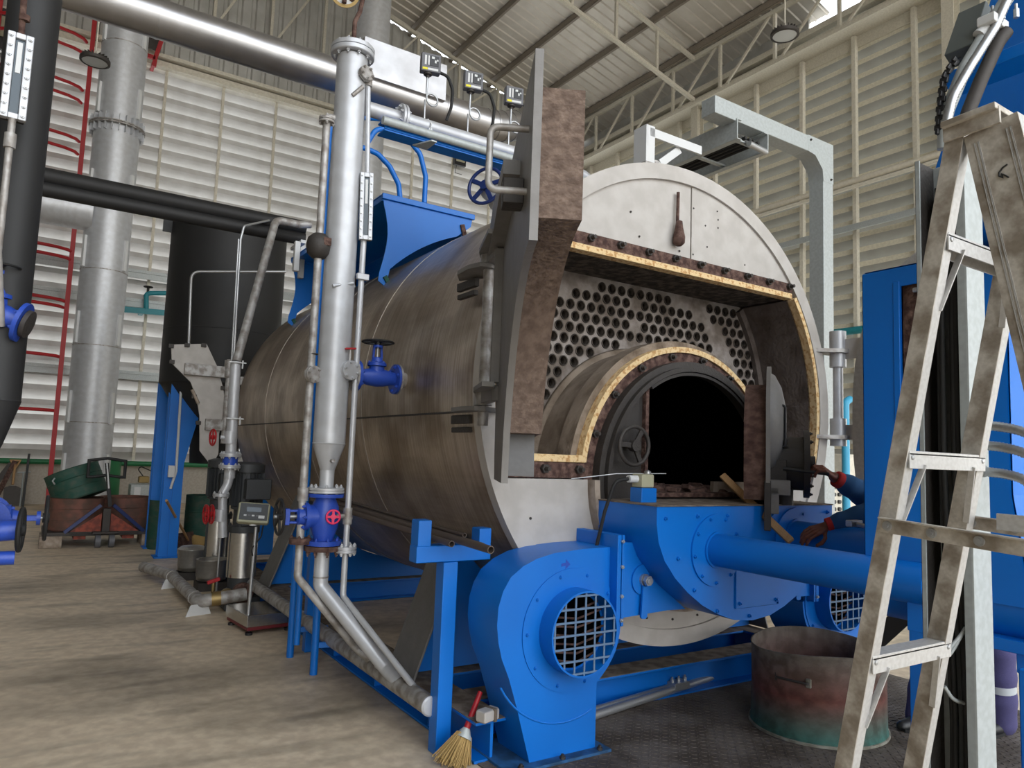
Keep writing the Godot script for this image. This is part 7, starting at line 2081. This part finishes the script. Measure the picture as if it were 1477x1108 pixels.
# ---------- the worker ----------
# smooth union of tapered capsules [a, b, ra, rb], meshed with surface nets
func sdf_body(bones: Array, cell: float, k: float) -> MB:
	var val := {}
	var field := func(p: Vector3) -> float:
		var s := 0.0
		var dmin := 1e9
		var ds := []
		for q in bones:
			var ab: Vector3 = q[1] - q[0]
			var t: float = clampf((p - q[0]).dot(ab) / maxf(ab.length_squared(), 1e-9), 0, 1)
			var dd: float = p.distance_to(q[0] + ab * t) - lerpf(q[2], q[3], t)
			if dd < dmin: dmin = dd
			ds.append(dd)
		for dd in ds:
			if dd < dmin + k * 6.0:
				s += exp(-(dd - dmin) / k)
		return dmin - k * log(s)
	for q in bones:
		var rm: float = maxf(q[2], q[3]) + cell * 2.2 + k * 0.8
		var lo: Vector3 = (q[0] as Vector3).min(q[1]) - Vector3.ONE * rm
		var hi: Vector3 = (q[0] as Vector3).max(q[1]) + Vector3.ONE * rm
		var ab: Vector3 = q[1] - q[0]
		var l2 := maxf(ab.length_squared(), 1e-9)
		for i in range(int(floor(lo.x / cell)), int(ceil(hi.x / cell)) + 1):
			for j in range(int(floor(lo.y / cell)), int(ceil(hi.y / cell)) + 1):
				for m in range(int(floor(lo.z / cell)), int(ceil(hi.z / cell)) + 1):
					var key := Vector3i(i, j, m)
					if val.has(key): continue
					var p := Vector3(i, j, m) * cell
					var t: float = clampf((p - q[0]).dot(ab) / l2, 0, 1)
					var dd: float = p.distance_to(q[0] + ab * t) - lerpf(q[2], q[3], t)
					if absf(dd) < cell * 2.2 + k * 0.8:
						val[key] = field.call(p)
	var vert := {}
	var nor := {}
	var cs := [Vector3i(0, 0, 0), Vector3i(1, 0, 0), Vector3i(0, 1, 0), Vector3i(1, 1, 0), Vector3i(0, 0, 1), Vector3i(1, 0, 1), Vector3i(0, 1, 1), Vector3i(1, 1, 1)]
	var ed := [[0, 1], [2, 3], [4, 5], [6, 7], [0, 2], [1, 3], [4, 6], [5, 7], [0, 4], [1, 5], [2, 6], [3, 7]]
	for key in val:
		var f := []
		var ok := true
		var neg := 0
		for c in cs:
			var kk: Vector3i = key + c
			if not val.has(kk):
				ok = false
				break
			var x: float = val[kk]
			if x < 0: neg += 1
			f.append(x)
		if not ok or neg == 0 or neg == 8: continue
		var s := Vector3.ZERO
		var n := 0
		for e in ed:
			if (f[e[0]] < 0) != (f[e[1]] < 0):
				var t: float = f[e[0]] / (f[e[0]] - f[e[1]])
				s += Vector3(cs[e[0]]).lerp(Vector3(cs[e[1]]), t)
				n += 1
		vert[key] = (Vector3(key) + s / n) * cell
		nor[key] = Vector3(f[1] + f[3] + f[5] + f[7] - f[0] - f[2] - f[4] - f[6], f[2] + f[3] + f[6] + f[7] - f[0] - f[1] - f[4] - f[5], f[4] + f[5] + f[6] + f[7] - f[0] - f[1] - f[2] - f[3]).normalized()
	var b := MB.new()
	for key in vert:
		for ax in 3:
			var e := Vector3i.ZERO
			e[ax] = 1
			if not val.has(key + e): continue
			if (val[key] < 0) == (val[key + e] < 0): continue
			var u := Vector3i.ZERO
			var w := Vector3i.ZERO
			u[(ax + 1) % 3] = 1
			w[(ax + 2) % 3] = 1
			var q := [key, key - u, key - u - w, key - w]
			var all := true
			for x in q:
				if not vert.has(x): all = false
			if all:
				b.quadn(vert[q[0]], vert[q[1]], vert[q[2]], vert[q[3]], nor[q[0]], nor[q[1]], nor[q[2]], nor[q[3]])
	return b
# a hand: wrist, direction of the fingers, direction out of the palm's back, thumb side; curl bends the fingers
func hand(wr: Vector3, fwd: Vector3, back: Vector3, thumb: float, curl: float) -> MB:
	var f := fwd.normalized()
	var n := (back - f * back.dot(f)).normalized()
	var s := f.cross(n) * thumb           # towards the thumb
	var bones := []
	bones.append([wr - f * 0.05, wr + f * 0.01, 0.027, 0.028])
	for i in 4:
		var o := 0.027 - 0.018 * i
		bones.append([wr + s * o * 0.6 + f * 0.01, wr + f * (0.088 - 0.004 * absf(i - 1)) + s * o, 0.015, 0.0115])
	for i in 4:
		var o := 0.029 - 0.0195 * i
		var p := wr + f * (0.09 - 0.004 * absf(i - 1)) + s * o
		var ln: float = [0.042, 0.047, 0.044, 0.034][i]
		var a := curl * 0.45
		var d := f
		for j in 3:
			d = (f * cos(a) - n * sin(a)).normalized()
			var l: float = ln * [1.0, 0.68, 0.52][j]
			bones.append([p, p + d * l, 0.0092 - 0.0008 * j, 0.0086 - 0.0008 * j])
			p += d * l
			a += curl * (0.75 if j == 0 else 0.55)
	var tb := wr + f * 0.025 + s * 0.022 - n * 0.006
	var t1 := tb + (f * 0.55 + s * 0.75 - n * 0.35).normalized() * 0.045
	var t2 := t1 + (f * 0.8 + s * 0.15 - n * 0.55 * curl).normalized() * 0.034
	var t3 := t2 + (f * 0.75 - s * 0.25 - n * 0.6 * curl).normalized() * 0.026
	bones.append([tb, t1, 0.0145, 0.0115])
	bones.append([t1, t2, 0.0112, 0.0102])
	bones.append([t2, t3, 0.010, 0.0085])
	for q in bones:        # a big working hand
		q[0] = wr + (q[0] - wr) * 1.12
		q[1] = wr + (q[1] - wr) * 1.12
		q[2] *= 1.1
		q[3] *= 1.1
	return sdf_body(bones, 0.0038, 0.0022)

func build_worker() -> void:
	var hu := dp(1188, 682, 4.45)      # upper hand, on the latch rod
	var hl := dp(1186, 766, 4.35)      # lower hand, at the stick's end
	var wu := dp(1205, 690, 4.45)
	var wl := dp(1192, 760, 4.36)
	var fr := yp(1444, 1058, 0.0)
	var fl := yp(1328, 1050, 0.0)
	var hip := Vector3(1.32, 0.93, 1.12)
	var chest := Vector3(1.12, 1.3, 1.06)
	var neck := Vector3(1.02, 1.47, 1.02)
	var head := Vector3(0.98, 1.62, 1.0)
	var su := Vector3(0.95, 1.36, 0.86)
	var sl := Vector3(1.1, 1.32, 1.26)
	var eu := dp(1285, 735, 4.5)
	var el := dp(1288, 738, 4.3)
	var kr := Vector3(fr.x - 0.07, 0.5, fr.z + 0.03)
	var kl := Vector3(fl.x + 0.1, 0.5, fl.z + 0.02)
	var hr := hip + Vector3(0.04, 0, 0.1)
	var hl2 := hip + Vector3(-0.04, 0, -0.1)
	var w := thing("worker", "person in blue denim shirt and purple trousers reaching out from behind the blue hopper", "person", Vector3(hip.x, 0, hip.z))
	var body := [
		[hip, chest, 0.13, 0.14], [chest, neck, 0.12, 0.06], [neck, head, 0.055, 0.06],
		[chest + Vector3(0, 0.06, -0.02), su, 0.09, 0.062], [chest + Vector3(0, 0.05, 0.02), sl, 0.09, 0.062],
		[su, eu, 0.052, 0.042], [eu, wu, 0.042, 0.029], [sl, el, 0.052, 0.042], [el, wl, 0.042, 0.029],
		[hr, kr, 0.085, 0.058], [kr, fr + Vector3(0, 0.09, 0), 0.055, 0.038], [hl2, kl, 0.085, 0.058], [kl, fl + Vector3(0, 0.09, 0), 0.055, 0.038],
		[head + Vector3(0.01, 0.03, 0), head + Vector3(-0.02, -0.05, 0), 0.088, 0.062], [head + Vector3(-0.09, -0.01, -0.02), head + Vector3(-0.1, -0.03, -0.02), 0.012, 0.014],
		[head + Vector3(0, 0, 0.085), head + Vector3(0, -0.03, 0.085), 0.014, 0.012], [head + Vector3(0, 0, -0.085), head + Vector3(0, -0.03, -0.085), 0.014, 0.012]]
	var bm := sdf_body(body, 0.016, 0.012)
	var h1 := hand(wu, hu - wu + Vector3(-0.02, 0.03, 0), Vector3(0.0, 0.9, 0.5), 1.0, 1.25)
	var h2 := hand(wl, dp(1150, 774, 4.3) - wl, Vector3(0.1, 0.9, 0.5), -1.0, 0.75)
	for h in [h1, h2]:
		bm.v.append_array(h.v)
		bm.n.append_array(h.n)
	part("body", bm, M.skin, w)
	var shirt := [[hip + Vector3(0, 0.02, 0), chest, 0.15, 0.16], [chest, neck + Vector3(0, -0.04, 0), 0.135, 0.075], [chest + Vector3(0, 0.06, -0.02), su, 0.105, 0.08], [chest + Vector3(0, 0.05, 0.02), sl, 0.105, 0.08], [su, eu, 0.08, 0.09], [sl, el, 0.08, 0.09]]
	# sleeves with a few folds
	for q in [[eu, wu], [el, wl]]:
		var n := 7
		for i in n:
			var a: Vector3 = (q[0] as Vector3).lerp(q[1], i / float(n) * 0.9)
			var b: Vector3 = (q[0] as Vector3).lerp(q[1], (i + 1) / float(n) * 0.9)
			var r0 := lerpf(0.095, 0.05, i / float(n))
			shirt.append([a, b, r0 + (0.006 if i % 2 == 0 else -0.004), r0 - 0.003 + (-0.004 if i % 2 == 0 else 0.005)])
	part("shirt", sdf_body(shirt, 0.014, 0.008), M.denim, w)
	for q in [[eu, wu], [el, wl]]:
		var dd: Vector3 = ((q[1] as Vector3) - q[0]).normalized()
		var c: Vector3 = q[1]
		part("cuff", MB.new().tube([c - dd * 0.045, c - dd * 0.042, c - dd * 0.025, c - dd * 0.004, c - dd * 0.001], [0.044, 0.05, 0.052, 0.05, 0.043], 20), M.cuff, w)
	var tro := [[hip + Vector3(0, 0.03, 0), hip + Vector3(0, -0.06, 0), 0.15, 0.14], [hr, kr, 0.105, 0.082], [hl2, kl, 0.105, 0.082]]
	for q in [[kr, fr], [kl, fl]]:
		for i in 6:
			var a: Vector3 = (q[0] as Vector3).lerp((q[1] as Vector3) + Vector3(0, 0.07, 0), i / 6.0)
			var b: Vector3 = (q[0] as Vector3).lerp((q[1] as Vector3) + Vector3(0, 0.07, 0), (i + 1) / 6.0)
			tro.append([a, b, 0.08 + (0.006 if i % 2 == 0 else -0.002), 0.08 + (-0.002 if i % 2 == 0 else 0.006)])
	part("trousers", sdf_body(tro, 0.016, 0.01), M.trouser, w)
	for q in [[kr, fr], [kl, fl]]:
		var c: Vector3 = (q[0] as Vector3).lerp(q[1], 0.42)
		var dd: Vector3 = ((q[1] as Vector3) - q[0]).normalized()
		part("reflective_band", MB.new().tube([c - dd * 0.022, c + dd * 0.022], 0.087, 20), M.reflective, w)
	for q in [fr, fl]:
		var f: Vector3 = q
		var toe := f + Vector3(-0.17, 0, -0.02)
		part("shoe", sdf_body([[f + Vector3(0.06, 0.035, 0), f + Vector3(-0.05, 0.04, 0), 0.036, 0.042], [f + Vector3(-0.05, 0.04, 0), toe + Vector3(0, 0.03, 0), 0.044, 0.034], [f + Vector3(0.02, 0.04, 0), f + Vector3(0.01, 0.1, 0), 0.045, 0.045]], 0.008, 0.006), M.black_plastic, w)
		part("sole", MB.new().prism(pv([[-0.21, -0.02], [-0.19, 0.035], [-0.1, 0.05], [0.06, 0.042], [0.1, 0.02], [0.1, -0.02], [0.06, -0.042], [-0.1, -0.05], [-0.19, -0.045]]), 0.0, 0.018, Transform3D(Basis(Vector3.RIGHT, -PI / 2), f + Vector3(0, 0.012, 0))), M.rubber, w)
	var sp := dp(1446, 984, 5.2)
	var sn := thing("sandal", "worn grey sandal heel raised behind the worker's purple trouser leg", "sandal", sp)
	part("sole", MB.new().prism(pv([[-0.1, -0.035], [0.0, -0.045], [0.12, -0.03], [0.14, 0.0], [0.12, 0.03], [0.0, 0.045], [-0.1, 0.035]]), 0.0, 0.028, Transform3D(Basis(Vector3.BACK, -0.9) * Basis(Vector3.RIGHT, -PI / 2), sp)), M.silver_old, sn)
	part("strap", MB.new().tube(bend([sp + Vector3(0.0, 0.0, 0.045), sp + Vector3(0.04, 0.05, 0.04), sp + Vector3(0.04, 0.05, -0.04), sp + Vector3(0, 0, -0.045)], 0.02), 0.012, 8), M.dust_top, sn)
	var rod := thing("latch_rod", "thin dark rod held in the worker's raised hand towards the small door", "rod", hu)
	part("rod", MB.new().tube([dp(1196, 684, 4.4), dp(1130, 676, 4.5)], 0.011, 10), M.black_plastic, rod)

func _ready() -> void:
	rng.seed = 11
	cb = Basis(Vector3.UP, -0.5729) * Basis(Vector3.RIGHT, 0.09727) * Basis(Vector3.BACK, 0.03724)
	var cam := Camera3D.new()
	cam.name = "camera"
	cam.transform = Transform3D(cb, CAM)
	cam.fov = rad_to_deg(2.0 * atan(554.0 / FOC))
	cam.near = 0.02
	cam.far = 400.0
	add_child(cam)
	cam.current = true
	var env := Environment.new()
	var sky := Sky.new()
	var sm := ProceduralSkyMaterial.new()
	sm.sky_top_color = c8(214, 226, 240)
	sm.sky_horizon_color = c8(252, 248, 240)
	sm.sky_curve = 0.3
	sm.ground_horizon_color = c8(216, 204, 184)
	sm.ground_bottom_color = c8(170, 158, 140)
	sm.sky_energy_multiplier = 1.0
	sm.sun_angle_max = 0.0
	sky.sky_material = sm
	env.background_mode = Environment.BG_SKY
	env.sky = sky
	env.background_energy_multiplier = 1.0
	env.ambient_light_source = Environment.AMBIENT_SOURCE_SKY
	env.tonemap_mode = Environment.TONE_MAPPER_LINEAR
	env.tonemap_exposure = 4.6
	env.sdfgi_enabled = true
	env.ssao_enabled = true
	env.ssil_enabled = true
	var we := WorldEnvironment.new()
	we.name = "environment"
	we.environment = env
	add_child(we)
	make_materials()
	build_setting()
	build_boiler()
	build_doors()
	build_front()
	build_column()
	build_top()
	build_back()
	build_left()
	build_right()
